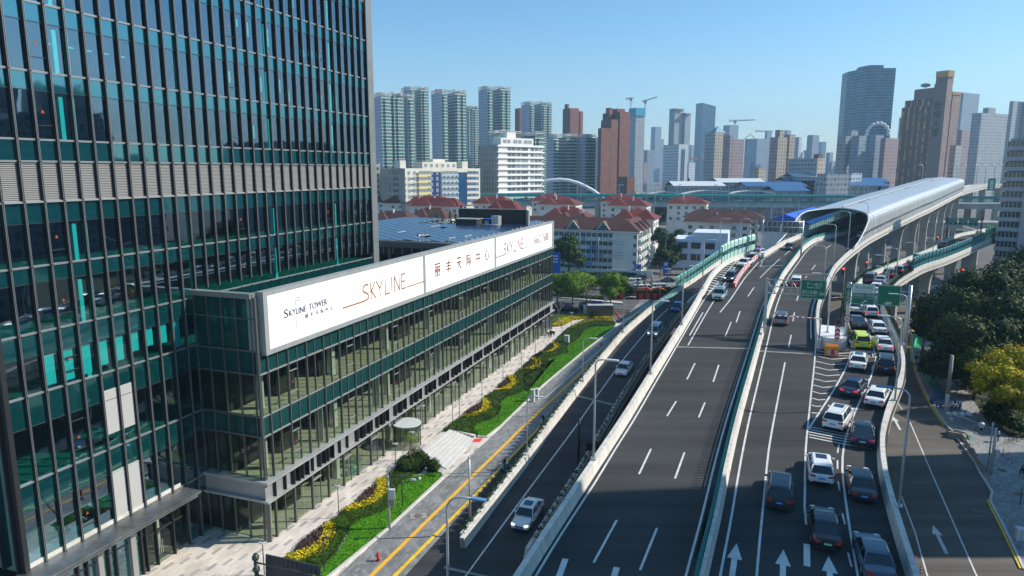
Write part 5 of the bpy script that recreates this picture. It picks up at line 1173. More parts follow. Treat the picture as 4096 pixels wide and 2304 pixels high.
# ---- blue-roofed shed beside the tunnel
t = thing('blue_roofed_shed','long shed with a bright blue corrugated roof left of the tunnel mouth','shed',PD(3180,860,255))
BLU = mat('bright_blue_sheet',(.012,.11,.62),.45,noise=(.4,.15)); A_,B_ = P(3050,888,15),P(3200,880,15)
u0,v0 = UV(A_[0],A_[1]); v1 = v0 + 17; u1 = u0 + 62
mb = MB(); mb.hexa((W(u0,v0,0),W(u0,v1,0),W(u1,v1 + 14,0),W(u1,v0 + 14,0),W(u0,v0,14.4),W(u0,v1,14.4),W(u1,v1 + 14,14.4),W(u1,v0 + 14,14.4))); mb.build('wall',WHT,t)
mb = MB()
for k in range(6):
    f0,f1 = k / 6,(k + 1) / 6; ua,ub = u0 + (u1 - u0) * f0,u0 + (u1 - u0) * f1; va,vb = v0 + 14 * f0,v0 + 14 * f1
    mb.poly([W(ua,va - .5,14.5),W(ub,vb - .5,14.5),W(ub,vb + 8,18.2),W(ua,va + 8,18.2)]); mb.poly([W(ua,va + 8,18.2),W(ub,vb + 8,18.2),W(ub,vb + 17.5,14.5),W(ua,va + 17.5,14.5)])
mb.poly([W(u0,v0 - .5,14.5),W(u0,v0 + 8,18.2),W(u0,v0 + 17.5,14.5)]); mb.build('roof',BLU,t)
# ---- grey 4-storey building by the far viaduct, small white one
t = sky_b('plain grey four-storey building with two small windows right of the blue-roofed sheds',[(3270,3308,3400,696)],455,1,.35,name='office_block',cat='building')
t = sky_b('small white building left of the far conifer',[(3393,3405,3450,692)],480,2,.4,name='office_block',cat='building')
# long blue/white roofed warehouses
for i,(xa,xb,yt,D,cm) in enumerate([(2990,3230,737,500,0),(3110,3240,755,470,0),(3400,3560,735,470,0),(2880,3060,722,520,1),(3180,3290,700,560,1),(2700,2900,735,470,1),(3150,3260,716,560,0),(3430,3560,720,520,0)]):
    mb = MB(); x0_,x1_ = xat(xa,D),xat(xb,D); z = max(6,zat(yt,D)); mb.box(x0_,x1_,D,D + 26,0,z - 1.5,1); mb.poly([(x0_ - 1,D - 1,z - 1.4),(x1_ + 1,D - 1,z - 1.4),(x1_ + 1,D + 13,z + 1.5),(x0_ - 1,D + 13,z + 1.5)]); mb.poly([(x0_ - 1,D + 13,z + 1.5),(x1_ + 1,D + 13,z + 1.5),(x1_ + 1,D + 27,z - 1.4),(x0_ - 1,D + 27,z - 1.4)])
    tag(mb.build('warehouse',[mat('blue_sheet_roof',(.03,.11,.26),.5) if cm == 0 else mat('white_sheet_roof',(.6,.62,.64),.6),FG[1]]),'%s-roofed low warehouse in the yard beyond the viaduct' % ('blue' if cm == 0 else 'pale'),'warehouse','warehouses beyond the viaduct')
# white tensile roofs
for i,(xa,xb,y0_,y1_,D) in enumerate([(2560,2780,800,766,440),(2700,3000,792,760,448),(2930,3110,775,762,440)]):
    mb = MB(); x0_,x1_ = xat(xa,D),xat(xb,D); z0_,z1_ = zat(y0_,D),zat(y1_,D); n = 10
    for k in range(n):
        f0,f1 = k / n,(k + 1) / n; h0 = z0_ + (z1_ - z0_) * sin(pi * f0) ** .7 if 0 < f0 < 1 else z0_; h1 = z0_ + (z1_ - z0_) * sin(pi * f1) ** .7 if 0 < f1 < 1 else z0_
        xa_,xb_ = x0_ + (x1_ - x0_) * f0,x0_ + (x1_ - x0_) * f1; mb.quad((xa_,D,h0 - .6),(xb_,D,h1 - .6),(xb_,D,h1),(xa_,D,h0)); mb.quad((xa_,D,h0),(xb_,D,h1),(xb_,D + 14,h1 - .4),(xa_,D + 14,h0 - .4))
    mb.box(x0_,x0_ + .5,D + 5,D + 6,0,z0_); mb.box(x1_ - .5,x1_,D + 5,D + 6,0,z0_)
    tag(mb.build('canopy_roof',mat('white_membrane',(.62,.62,.58),.7)),('left','middle','right')[i] + ' white curved canopy roof behind the viaduct screens','canopy')
# ---- white arch bridge
t = thing('arch_bridge','white steel arch of a bridge behind the teal screens','bridge',PD(2236,780,460))
mb = MB(); pts = [PD(x,y,460) for x,y in [(2060,800),(2095,768),(2130,745),(2165,730),(2200,721),(2240,718),(2275,722),(2310,731),(2345,747),(2375,764),(2402,784),(2420,800)]]
mb.tube(pts,[1.1] * 5 + [1.15] * 2 + [1.1] * 5,8); mb.build('arch',mat('arch_white',(.68,.72,.78),.5),t); mb = MB(); [mb.tube([p_,(p_[0],p_[1],16)],.12,4) for p_ in pts[1:-1]]; mb.build('hangers',PERG,t)
# ---- crossing viaduct with teal screens
VDm = mat('teal_screen_panel',(.03,.26,.27),.4); VDG = glass('screen_glass',(.35,.62,.60),.12,.05)
for nm,pa,pb,D0,D1,z0_,lb in (('a',1900,3560,425,395,15.2,'long viaduct crossing behind the red-roofed blocks'),('b',3560,4200,395,390,15.0,'viaduct')):
    A_,B_ = (xat(pa,D0),D0),(xat(pb,D1),D1); L_ = sqrt((B_[0] - A_[0]) ** 2 + (B_[1] - A_[1]) ** 2); n = int(L_ / 10)
    pth = [(A_[0] + (B_[0] - A_[0]) * k / n,A_[1] + (B_[1] - A_[1]) * k / n,z0_) for k in range(n + 1)]
    o = MB().sweep([(0,0),(0,1.0),(.3,1.0),(.3,0),(2,-1.6),(-10,-1.6),(-14,0)],pth[::1]).build('viaduct',CONC_D); struct(o)
    if nm == 'a':
        s1_ = MB().sweep([(.15,1.0),(.15,2.0)],pth,0,False).sweep([(.15,4.0),(.15,5.2),(-.4,5.9)],pth,0,False); s1_ = tag(s1_.build('noise_screen',VDm),'teal noise screens along the near side of the crossing viaduct','noise screen')
        MB().sweep([(.15,2.0),(.15,4.0)],pth,0,False).build('screen_glass',VDG,s1_); mb = MB()
        for k in range(n * 3): f = k / (n * 3); x,y = A_[0] + (B_[0] - A_[0]) * f,A_[1] + (B_[1] - A_[1]) * f; mb.box(x - .12,x + .12,y - .45,y - .15,z0_ + 1,z0_ + 5.6)
        mb.build('screen_posts',TEAL,s1_)
    else:
        s1_ = MB().sweep([(.15,1.0),(.15,2.0)],pth,0,False).sweep([(.15,4.0),(.15,5.4)],pth,0,False); s1_ = tag(s1_.build('noise_screen',VDm),'teal noise screens of the viaduct seen under the tunnel road at right','noise screen')
        MB().sweep([(.15,2.0),(.15,4.0)],pth,0,False).build('screen_glass',VDG,s1_)
for px in range(1950,4100,110): x = xat(px,412); tag(MB().box(x - 1.2,x + 1.2,408,412,0,13.8).build('bridge_pier',CONC_D),'tapered grey concrete pier holding up the elevated road deck','pier','piers under the elevated roads')
# second lower deck crossing on the right behind the piers
for z0_,D0,pa,pb,dp in ((9.5,330,3540,4200,12),(16.5,372,3640,4200,10)):
    struct(MB().box(xat(pa,D0),xat(pb,D0) + 20,D0,D0 + dp,z0_ - 2.2,z0_ + .8).build('viaduct',CONC_D))
# ---- right-edge building with balconies
t = thing('apartment_tower','pinkish-white apartment tower with stacked balconies cut by the right edge','apartment tower',PD(4040,900,218))
D = 212; xl_,= (xat(4010,D,800),); z1_ = zat(548,D,4050); PKW = mat('pinkish_white_render',(.50,.46,.47),.85,noise=(.15,.08))
X0 = PD(4030,560,D)[0] ; 
ce_,se_ = cos(-.64),sin(-.64)
class RBox(MB):
    def box(s,x0,x1,y0,y1,z0,z1,m=0):
        g = lambda x,y,z: (X0 + (x - X0) * ce_ - (y - D) * se_,D + (x - X0) * se_ + (y - D) * ce_,z)
        return s.hexa((g(x0,y0,z0),g(x1,y0,z0),g(x1,y1,z0),g(x0,y1,z0),g(x0,y0,z1),g(x1,y0,z1),g(x1,y1,z1),g(x0,y1,z1)),m)
mb = RBox(); mb.box(X0 + 5.5,X0 + 45,D - 3,D + 16,0,z1_ + 1.5); mb.box(X0 + .8,X0 + 5.5,D,D + 10,0,z1_ - .5); mb.build('wall',PKW,t)
z = 3.0
while z < z1_ - 1:
    mb = RBox(); mb.box(X0 - .2,X0 + 5.5,D - 2.2,D + 3,z - 1.3,z - .1); mb.build('balcony',PKW,t)
    mb = RBox(); mb.box(X0 + .2,X0 + 5.4,D - 1.6,D + 2.5,z - .1,z + 1.5); w_ = mb.build('window',WIN,t); mb = RBox(); [mb.box(X0 + .15 + k,X0 + .3 + k,D - 1.7,D - 1.55,z - .1,z + 1.5) for k in range(6)]; mb.build('window_frame',PERG,w_)
    mb = RBox(); [mb.box(X0 + q_,X0 + q_ + .8,D - 3.1,D - 2.98,z,z + 1.3) for q_ in (8.5,12)]; mb.build('window',WIN,t)
    z += 3.0
# ---- off-frame towers to the right whose shadows and mirror images reach the picture
FO = fm('office_offframe',(.22,.23,.25),(.05,.07,.1),3.6,2.4)
for i,(x0_,x1_,y0_,y1_,h) in enumerate([(85,112,-40,58,73),(92,118,62,84,41),(230,262,118,150,54),(300,330,150,176,58),(330,372,92,128,50),(420,455,190,228,72),(380,402,150,168,82),(500,540,230,262,66),(260,296,60,92,44),(190,224,20,64,40),(560,600,120,190,70),(270,300,178,196,38),(640,680,260,300,110)]):
    mb = MB(); mb.box(x0_,x1_,y0_,y1_,0,h); mb.box(x0_ + 5,x1_ - 5,y0_ + 5,y1_ - 5,h,h + 4); tag(mb.build('city_tower',[FO]),'grey gridded tower across the road, mirrored in the glass tower','building','towers mirrored in the glass facade')
# =============== tunnel enclosure ===============
t = thing('road_tunnel_cover','long silver vaulted cover over the elevated road with a sweeping open mouth','tunnel cover',wz(220,85,ZM))
UE_ = 372; ns = 22
def tun(s,u):
    vl = smooth(LB2,u) - .2; vr = smooth(RR,u) + .3; w_ = vr - vl; H = 6.3; r = 2.1; wall = H - r
    # arc-length walk: wall up, quarter turn, flat with slight crown, quarter turn, wall down
    segs = [wall,r * pi / 2,w_ - 2 * r,r * pi / 2,wall]; T = sum(segs); d_ = s * T
    if d_ < segs[0]: o,h = 0,d_
    elif d_ < segs[0] + segs[1]: a = (d_ - segs[0]) / r; o,h = r - r * cos(a),wall + r * sin(a)
    elif d_ < sum(segs[:3]): o = r + d_ - segs[0] - segs[1]; h = H + .5 * sin(pi * (o - r) / (w_ - 2 * r))
    elif d_ < sum(segs[:4]): a = (d_ - sum(segs[:3])) / r; o,h = w_ - r + r * sin(a),wall + r * cos(a)
    else: o,h = w_,wall - (d_ - sum(segs[:4]))
    return wz(u,vl + o,ZM,h + 1.0)
ust = lambda s: 131 + 29 * (sin(pi * s) ** .55 if 0 < s < 1 else 0)
SIL = mat('silver_roof_sheet',(.52,.54,.56),.38,.35,noise=(.15,.1)); SLW = glass('tunnel_window',(.3,.35,.4),.2,.1); RIB = mat('tunnel_rib_grey',(.45,.46,.46),.5,.3)
nu_ = 60
for s0,s1,nm,mt_ in ((0,.10,'left_wall_mesh',0),(.10,.90,'roof_shell',1),(.90,1.0,'right_wall',2)):
    mb = MB(); a0,a1 = int(round(s0 * 40)),int(round(s1 * 40))
    for i in range(a0,a1):
        for k in range(nu_):
            f0,f1 = k / nu_,(k + 1) / nu_; sa,sb_ = i / 40,(i + 1) / 40
            g = lambda s,f: tun(s,ust(s) + (UE_ - ust(s)) * f)
            slot = mt_ == 1 and i in (19,) and k % 20 in (6,7,8,9)
            wn_ = mt_ == 2 and i == a1 - 3
            mm = 1 if (slot or wn_) else 0
            mb.quad(g(sa,f0),g(sb_,f0),g(sb_,f1),g(sa,f1),mm,mt_ == 1)
    mb.build(nm,[SIL if mt_ else VDG,WIN],t)
mb = MB()
mb.tube([tun(s,ust(s)) for s in [k / 40 for k in range(41)]],.22,6)
for k in range(0,90):
    u = 163 + k * 2.35
    if u > UE_: break
    for sl0,sl1 in ((0,8),(32,40)) if k % 1 == 0 else (): mb.tube([tun(s / 40,u) for s in range(sl0,sl1 + 1)],.09,4)
for k in range(8):
    u = 133 + k * 3.6
    for side in (0,1):
        ss = [s / 40 for s in range(0,11)] if side == 0 else [1 - s / 40 for s in range(0,11)]; pp = [tun(s,u) for s in ss if ust(s) < u]
        if len(pp) > 1: mb.tube(pp,.1,4)
mb.build('ribs',RIB,t)
mb = MB()
for k in range(12): u = 200 + k * 2; p_ = wz(u,(smooth(LB2,u) + smooth(RR,u)) / 2,ZM,8.1)
for k in range(34):
    u = 172 + k * 4.3; vl,vr = smooth(LB2,u),smooth(RR,u)
mb.sweep([(-.25,0),(-.25,.12),(.25,.12),(.25,0)],[wz(u,(smooth(LB2,u) + smooth(RR,u)) / 2,ZM,8.1) for u in range(162,UE_,6)]); mb.build('ridge_cap',PERG,t)
# green noise screens beside the merging lane
NSC = mat('mint_screen',(.42,.62,.54),.5); NSD = glass('screen_glass_green',(.3,.6,.5),.15,.05)
def screen(label,poly,tab,u0,u1,h,off=0,z0=1.0,mm=NSC,gl=True,curl=.5,grp=None):
    pth = path(poly,tab,u0,u1,2.5,off); o = MB().sweep([(0,z0),(0,z0 + h * .35)],pth,0,False).sweep([(0,z0 + h * .62),(0,z0 + h * .9),(curl * -.6,z0 + h)],pth,0,False).build('noise_screen',mm); tag(o,label,'noise screen',grp)
    MB().sweep([(0,z0 + h * .35),(0,z0 + h * .62)],pth,0,False).build('screen_glass',NSD,o)
    mb = MB(); [mb.box(p_[0] - .08,p_[0] + .08,p_[1] - .08,p_[1] + .08,p_[2] + z0,p_[2] + z0 + h) for p_ in pth]; mb.build('screen_posts',TEAL if mm is not NSC else mat('mint_post',(.10,.4,.33),.5),o)
screen('tall mint-green noise screen curving behind the white cars on the merging lane',LB,ZM,101,123.5,3.6)
screen('teal-green noise screen on the low ramp left parapet',LLb,ZL,112,168,2.7,mm=mat('teal_green_screen',(.09,.30,.27),.5))
screen('teal noise screen on the right parapet of the curving slip road',RRr,ZR,118,190,2.5,mm=mat('dark_teal_screen',(.03,.15,.16),.4))
screen('lime-green noise screen at the far end of the slip road',RRr,ZR,190.5,222,3.2,mm=mat('lime_screen',(.35,.65,.25),.5))
# =============== vegetation ===============
def leafm(n,a,k=.35): return mat(n,a,.65,noise=(1.2,k),spec=.15)
LF = [leafm('leaf_dark',(.009,.024,.004)),leafm('leaf_mid',(.021,.052,.006)),leafm('leaf_light',(.075,.115,.010))]
LY = [leafm('yellow_leaf_dark',(.24,.22,.01)),leafm('yellow_leaf_mid',(.60,.47,.01)),leafm('yellow_leaf_light',(.80,.60,.01))]
LG2 = [leafm('fresh_leaf_dark',(.045,.10,.006)),leafm('fresh_leaf_mid',(.12,.23,.010)),leafm('fresh_leaf_light',(.24,.37,.012))]
LB_ = [leafm('bronze_leaf_dark',(.045,.026,.025)),leafm('bronze_leaf_mid',(.085,.052,.045)),leafm('bronze_leaf_light',(.14,.10,.07))]
LC = [leafm('conifer_dark',(.030,.045,.012)),leafm('conifer_mid',(.07,.085,.02)),leafm('conifer_light',(.13,.11,.03))]
BARK = mat('bark',(.10,.075,.055),.9,noise=(6,.3)); TRUNKW = mat('grey_bark',(.22,.19,.16),.9,noise=(5,.3))
def leafquad(mb,p,nrm,s,r,m):
    n = Vector(nrm) + Vector((r.uniform(-.7,.7),r.uniform(-.7,.7),r.uniform(-.5,.7))); n.normalize()
    a = n.cross(Vector((r.uniform(-1,1),r.uniform(-1,1),r.uniform(-1,1)))); a.normalize(); b = n.cross(a); s1 = s * r.uniform(.6,1.2); a *= s1; b *= s1 * r.uniform(.45,.8)
    p = Vector(p); mb.quad(p - a,p - b * .9,p + a,p + b,m)
def crown(mb,blobs,s,dens,r,lo=.72):
    for (cx,cy,cz,rx,ry,rz) in blobs:
        if dens > .8 and lo > .5 and rx > 1.0: mb.ball((cx,cy,cz),.7,0,9,6,(rx,ry,rz))
        n = int(dens * (rx * ry + ry * rz + rx * rz) * 4 / (s * s) * .32)
        for _ in range(n):
            z = r.uniform(-.75,1); a = r.uniform(0,2 * pi); q = sqrt(max(0,1 - z * z)); k = r.uniform(lo,1.06) * (1 + .12 * sin(a * 5 + cz) * sin(z * 7))
            d = (q * cos(a),q * sin(a),z); f = r.random(); m = 0 if f < .3 else (1 if f < .8 else 2)
            leafquad(mb,(cx + d[0] * rx * k,cy + d[1] * ry * k,cz + d[2] * rz * k),d,s,r,m)
def tree(label,x,y,h,cr,mats,seed=1,leaf=.32,dens=1.0,trunk=.22,tall=1.0,z0=0,name='tree',group=None,nb=9,cat='tree',bark=None):
    r = random.Random(seed); t = thing(name,label,cat,(x,y,z0),0,group)
    ch = h - cr * .9 * tall; bl_ = [(x,y,z0 + ch,cr * .62,cr * .62,cr * .7 * tall)]
    tr = MB(); tr.tube([(x,y,z0 - .1),(x + .1,y,z0 + h * .3),(x,y + .1,z0 + h * .6)],[trunk,trunk * .8,trunk * .5],7)
    for k in range(nb):
        a = 2 * pi * k / nb + r.uniform(-.4,.4); d = cr * r.uniform(.42,.68); zz = z0 + ch + r.uniform(-.55,.5) * cr * tall; q = cr * r.uniform(.30,.46)
        bx,by = x + d * cos(a),y + d * sin(a); bl_.append((bx,by,zz,q,q,q * r.uniform(.7,1.0)))
        tr.tube([(x,y,z0 + h * .33),((x + bx) / 2,(y + by) / 2,(z0 + h * .4 + zz) / 2),(bx,by,zz)],[trunk * .55,trunk * .35,trunk * .1],5)
    for k in range(3): a = r.uniform(0,6.3); bl_.append((x + cr * .25 * cos(a),y + cr * .25 * sin(a),z0 + ch + cr * .45 * tall,cr * .4,cr * .4,cr * .4))
    tr.build('trunk',bark or BARK,t); mb = MB(); crown(mb,bl_,leaf,dens,r); mb.build('crown',mats,t); return t
def conifer(label,x,y,h,w_,mats,seed,leaf=.5,dens=1.0,group=None,z0=0):
    r = random.Random(seed); t = thing('conifer_tree',label,'tree',(x,y,z0),0,group); MB().tube([(x,y,z0),(x,y,z0 + h * .97)],[.25,.04],6).build('trunk',BARK,t); mb = MB()
    n = int(260 * dens * h * w_ / 40 / (leaf * leaf) * .25)
    for _ in range(n):
        f = r.random() ** 1.4; z = z0 + h * (.12 + .88 * f); q = w_ * (1 - f) ** .8 * (.8 + .2 * sin(f * 40)) * r.uniform(.55,1.05) + .15; a = r.uniform(0,2 * pi); g = r.random(); leafquad(mb,(x + q * cos(a),y + q * sin(a),z),(cos(a),sin(a),.3),leaf,r,0 if g < .35 else (1 if g < .8 else 2))
    mb.build('crown',mats,t); return t
def pip(x,y,pts):
    c_ = False; j = len(pts) - 1
    for i in range(len(pts)):
        if (pts[i][1] > y) != (pts[j][1] > y) and x < (pts[j][0] - pts[i][0]) * (y - pts[i][1]) / (pts[j][1] - pts[i][1]) + pts[i][0]: c_ = not c_
        j = i
    return c_
def cr5(L_): return [(1000 + a / 2.1467,1700 + b / 2.1467) for a,b in L_]
def cr4(L_): return [(1000 + a / 2.07,1150 + b / 2.07) for a,b in L_]
def cr6(L_): return [(2000 + a / 2.229,1150 + b / 2.229) for a,b in L_]
def cr7(L_): return [(2000 + a / 6.34,1080 + b / 6.34) for a,b in L_]
def hedge(label,px,h,mats,leaf=.1,dens=90,seed=1,name='hedge',zr=0.35,body=None):
    r = random.Random(seed); pts = [P(a,b)[:2] for a,b in px]; xs = [p[0] for p in pts]; ys = [p[1] for p in pts]
    mb = MB(); mb.prism(pts,0,h * .55,0); o = mb.build(name,body or mats[0]); tag(o,label,'hedge' if name == 'hedge' else name.replace('_',' '))
    lf = MB(); A = (max(xs) - min(xs)) * (max(ys) - min(ys)); n = 0; tot = int(A * dens)
    for _ in range(tot):
        x,y = r.uniform(min(xs),max(xs)),r.uniform(min(ys),max(ys))
        if not pip(x,y,pts): continue
        z = h * (1 - zr * r.random() ** 1.5) * (.85 + .2 * sin(x * 1.7) * sin(y * 2.1)); g = r.random(); leafquad(lf,(x,y,z),(0,0,.8),leaf,r,0 if g < .25 else (1 if g < .75 else 2))
    for (x0,y0),(x1,y1) in zip(pts,pts[1:] + pts[:1]):
        L_ = sqrt((x1 - x0) ** 2 + (y1 - y0) ** 2)
        for _ in range(int(L_ * dens * h * .8)): f = r.random(); g = r.random(); leafquad(lf,(x0 + (x1 - x0) * f + r.uniform(-.08,.08),y0 + (y1 - y0) * f + r.uniform(-.08,.08),r.uniform(.05,h)),(0,0,0),leaf,r,0 if g < .4 else 1)
    lf.build('leaves',mats,o); return o
GRASS = mat('lawn_grass',(.045,.17,.003),.85,noise=(.7,.3),col2=(.085,.26,.005),spec=.2)
def lawn(px,seed,nb=55):
    pts = [P(a,b)[:2] for a,b in px]; mb = MB(); mb.prism(pts,0,.13,0); r = random.Random(seed); xs = [p[0] for p in pts]; ys = [p[1] for p in pts]
    for _ in range(int((max(xs) - min(xs)) * (max(ys) - min(ys)) * nb)):
        x,y = r.uniform(min(xs),max(xs)),r.uniform(min(ys),max(ys))
        if pip(x,y,pts): a = r.uniform(0,6.3); s = .05; mb.poly([(x - s * cos(a),y - s * sin(a),.13),(x + s * cos(a),y + s * sin(a),.13),(x + r.uniform(-.04,.04),y,.13 + r.uniform(.06,.13))])
    o = mb.build('lawn',GRASS); return stuff(o,'short bright green lawn in the strip between pavement and street','grass')
lawn(cr5([(600,1250),(760,1100),(840,960),(870,860),(950,820),(1100,770),(1230,700),(1250,600),(1290,500),(1400,440),(1500,430),(1610,405),(1655,440),(1190,890),(700,1297),(560,1400),(430,1400)]),1)
lawn(cr4([(1835,1175),(1890,1130),(2020,1090),(2070,1030),(2070,960),(2130,910),(2230,880),(2290,840),(2270,770),(2310,730),(2430,690),(2470,620),(2540,580)]) + cr6([(240,940),(210,850),(220,790),(400,745),(430,640),(500,615),(600,590),(595,530),(710,450),(740,390),(830,350),(960,350),(1030,335),(1010,370),(760,560),(380,880),(0,1240)]) + cr4([(1960,1240),(1890,1235)]),2)
lawn(cr7([(760,590),(1200,590),(1420,630),(1560,670),(1100,650),(900,690),(760,640)]),3)
DG = LF; hs = []
hedge('dark green clipped hedge curving along the first lawn',cr5([(430,1290),(480,1190),(610,1240),(740,1110),(820,960),(880,850),(1000,800),(1150,740),(1230,670),(1260,560),(1310,480),(1400,440),(1440,400),(1380,330),(1270,380),(1200,440),(1190,520),(1170,620),(1080,700),(950,740),(820,760),(700,840),(730,900),(700,1010),(600,1110),(450,1190),(380,1290)]),.55,LG2[:1] + DG[1:],.09,110,1)
hedge('yellow-leaved hedge at the near end of the first flower bed',cr5([(305,1145),(400,1120),(540,1070),(620,1000),(640,920),(630,870),(700,850),(740,900),(720,990),(640,1100),(520,1160),(400,1185)]),.5,LY,.1,120,2)
hedge('long yellow-leaved hedge in the middle of the first flower bed',cr5([(790,755),(880,700),(1000,680),(1070,620),(1095,540),(1085,490),(1160,465),(1190,530),(1165,620),(1090,690),(960,738),(830,768)]),.5,LY,.1,120,3)
hedge('purplish brown shrub bed at the near end of the first island',cr5([(380,1105),(440,1020),(560,930),(640,880),(645,950),(600,1030),(500,1080)]),.45,LB_,.1,100,4)
hedge('purplish brown shrub bed behind the long yellow hedge',cr5([(890,695),(940,640),(1020,560),(1085,530),(1095,590),(1050,650),(980,690)]),.45,LB_,.1,100,5)
hedge('raised green shrubbery beside the pale steps',cr5([(1260,395),(1300,340),(1400,275),(1460,262),(1540,335),(1450,420),(1380,425)]),1.1,DG,.12,110,6)
hedge('winding dark hedge of the second island',cr4([(1600,1195),(1740,1095),(1830,1075),(1930,1050),(1990,1020),(1990,950),(1930,930),(2020,875),(2170,860),(2215,800),(2180,745),(2235,690),(2370,680),(2400,605),(2330,590),(2420,540),(2484,500),(2540,470)]) + cr6([(200,740),(340,700),(350,650),(290,630),(360,590),(480,585),(525,545),(480,495),(600,380),(640,360),(760,300),(900,290),(1010,310),(1030,335),(960,350),(840,350),(740,390),(710,450),(595,530),(600,590),(500,615),(430,640),(400,745),(220,790),(210,850),(240,930)]) + cr4([(2470,620),(2430,690),(2310,730),(2270,770),(2290,840),(2230,880),(2130,910),(2070,960),(2070,1030),(2020,1090),(1890,1130),(1835,1175),(1890,1235),(1700,1190)]),.55,LG2[:1] + DG[1:],.1,85,7)
for i,(pts,nm) in enumerate([(cr4([(1745,1085),(1830,1062),(1920,1022),(1935,930),(1990,955),(2000,1020),(1930,1062),(1800,1092)]),'first'),(cr4([(2020,868),(2110,840),(2165,800),(2125,740),(2190,745),(2220,800),(2170,852),(2060,872)]),'second'),(cr4([(2230,690),(2330,672),(2370,640),(2325,592),(2400,600),(2405,660),(2340,692)]),'third'),(cr6([(360,590),(440,577),(485,550),(465,495),(515,505),(528,550),(470,582),(400,592)]),'fourth')]):
    hedge('%s yellow-leaved crescent hedge of the second island from the steps' % nm,pts,.5,LY,.1,130,20 + i)
for i,(pts,nm) in enumerate([(cr4([(1760,1072),(1840,1000),(1925,960),(1930,1010),(1840,1052)]),'first'),(cr4([(2050,832),(2130,760),(2162,790),(2110,832)]),'second'),(cr4([(2260,662),(2330,605),(2362,640),(2320,665)]),'third'),(cr6([(385,572),(450,510),(485,545),(440,572)]),'fourth')]):
    hedge('%s purplish shrub patch inside a yellow crescent, from the steps' % nm,pts,.45,LB_,.1,110,30 + i)
hedge('golden hedge arc on the far side of the garden path',cr6([(470,345),(560,290),(700,250),(900,250),(1000,270),(1000,290),(800,272),(650,295),(560,345),(480,352)]),.6,LY,.14,60,40)
hedge('golden hedge arc on the near side of the garden path',cr6([(630,360),(740,305),(860,288),(1010,300),(1000,315),(840,305),(700,345),(640,372)]),.5,LY,.14,60,41)
hedge('low green ground cover at the podium corner garden',cr6([(470,260),(560,250),(640,262),(540,300),(470,335)]),.4,LG2,.14,50,42)
pathm = mat('garden_path',(.5,.48,.45),.85,noise=(2,.15)); sheet('path',[P(a,b)[:2] for a,b in cr6([(560,365),(640,312),(720,285),(900,280),(1010,298),(1010,305),(880,290),(740,298),(640,350),(620,365)])],.05,pathm)
def bush(label,px,py,r_,z=0,mats=LF,seed=1,leaf=.1): x,y,_ = P(px,py); mb = MB(); crown(mb,[(x,y,r_ * .75,r_,r_,r_)],leaf,1.6,random.Random(seed),.85); mb.ball((x,y,r_ * .7),r_ * .85,0,8,6); return tag(mb.build('bush',mats),label,'bush')
bush('round clipped bush at the corner of the first lawn beside the steps',1731,1885,.95,seed=2); bush('dark round bush in the green shrubbery left of the clipped one',1622,1890,.85,seed=3); bush('dark rounded bush on the garden hedge near the path',2374,1270,1.2,seed=4,leaf=.16)
for i,(px,py,r_) in enumerate([(2440,1190,1.8),(2455,1185,1.6),(2425,1188,1.5)]): bush('clipped bush %s on the traffic island' % ('left','right','middle')[i] if 0 else ('biggest clipped bush on the traffic island','right-hand clipped bush on the traffic island','left-hand clipped bush on the traffic island')[i],px,py,r_,seed=50 + i,leaf=.2)
# kerb of the islands and steps
def kerb_px(label,px,w_=.25,h=.2): tag(MB().sweep([(-w_ / 2,0),(-w_ / 2,h),(w_ / 2,h),(w_ / 2,0)],[(*P(a,b)[:2],0) for a,b in px]).build('kerb',KERB),label,'kerb')
kerb_px('pale kerb round the first lawn island',cr5([(560,1405),(690,1299),(1190,892),(1662,450),(1655,425),(1610,402)]))
kerb_px('pale kerb round the second lawn island',cr4([(1885,1232),(1895,1242),(1960,1243),(2040,1180)]) + cr6([(0,1248),(380,880),(760,562),(1010,372),(1035,335),(1020,300)]))
st = thing('steps','pale stone steps between the two lawn islands','steps',P(1800,1790)); a,b,c_,d_ = [P(*q) for q in ((1797,1736),(1905,1752),(1727,1856),(1678,1826))]
for i in range(7):
    f0,f1 = i / 7,(i + 1) / 7 - .02; L2_ = lambda f,p,q: (p[0] + (q[0] - p[0]) * f,p[1] + (q[1] - p[1]) * f)
    p0,p1 = L2_(f0,a,b),L2_(f1,a,b); q0,q1 = L2_(f0,d_,c_),L2_(f1,d_,c_)
    q0 = L2_(f0,d_,P(1790,1880)); q1 = L2_(f1,d_,P(1790,1880)); MB().prism([p0,p1,q1,q0],0,.62 - .085 * i,0).build('step',mat('step_stone',(.62,.60,.57),.8,noise=(1,.1)),st)
MB().tube([(*P(1797,1733)[:2],.4),(*P(1900,1752)[:2],.3)],.22,5).build('side_wall',KERB,st); MB().tube([(*P(1676,1822)[:2],.4),(*P(1728,1860)[:2],.3)],.2,5).build('side_wall',KERB,st)
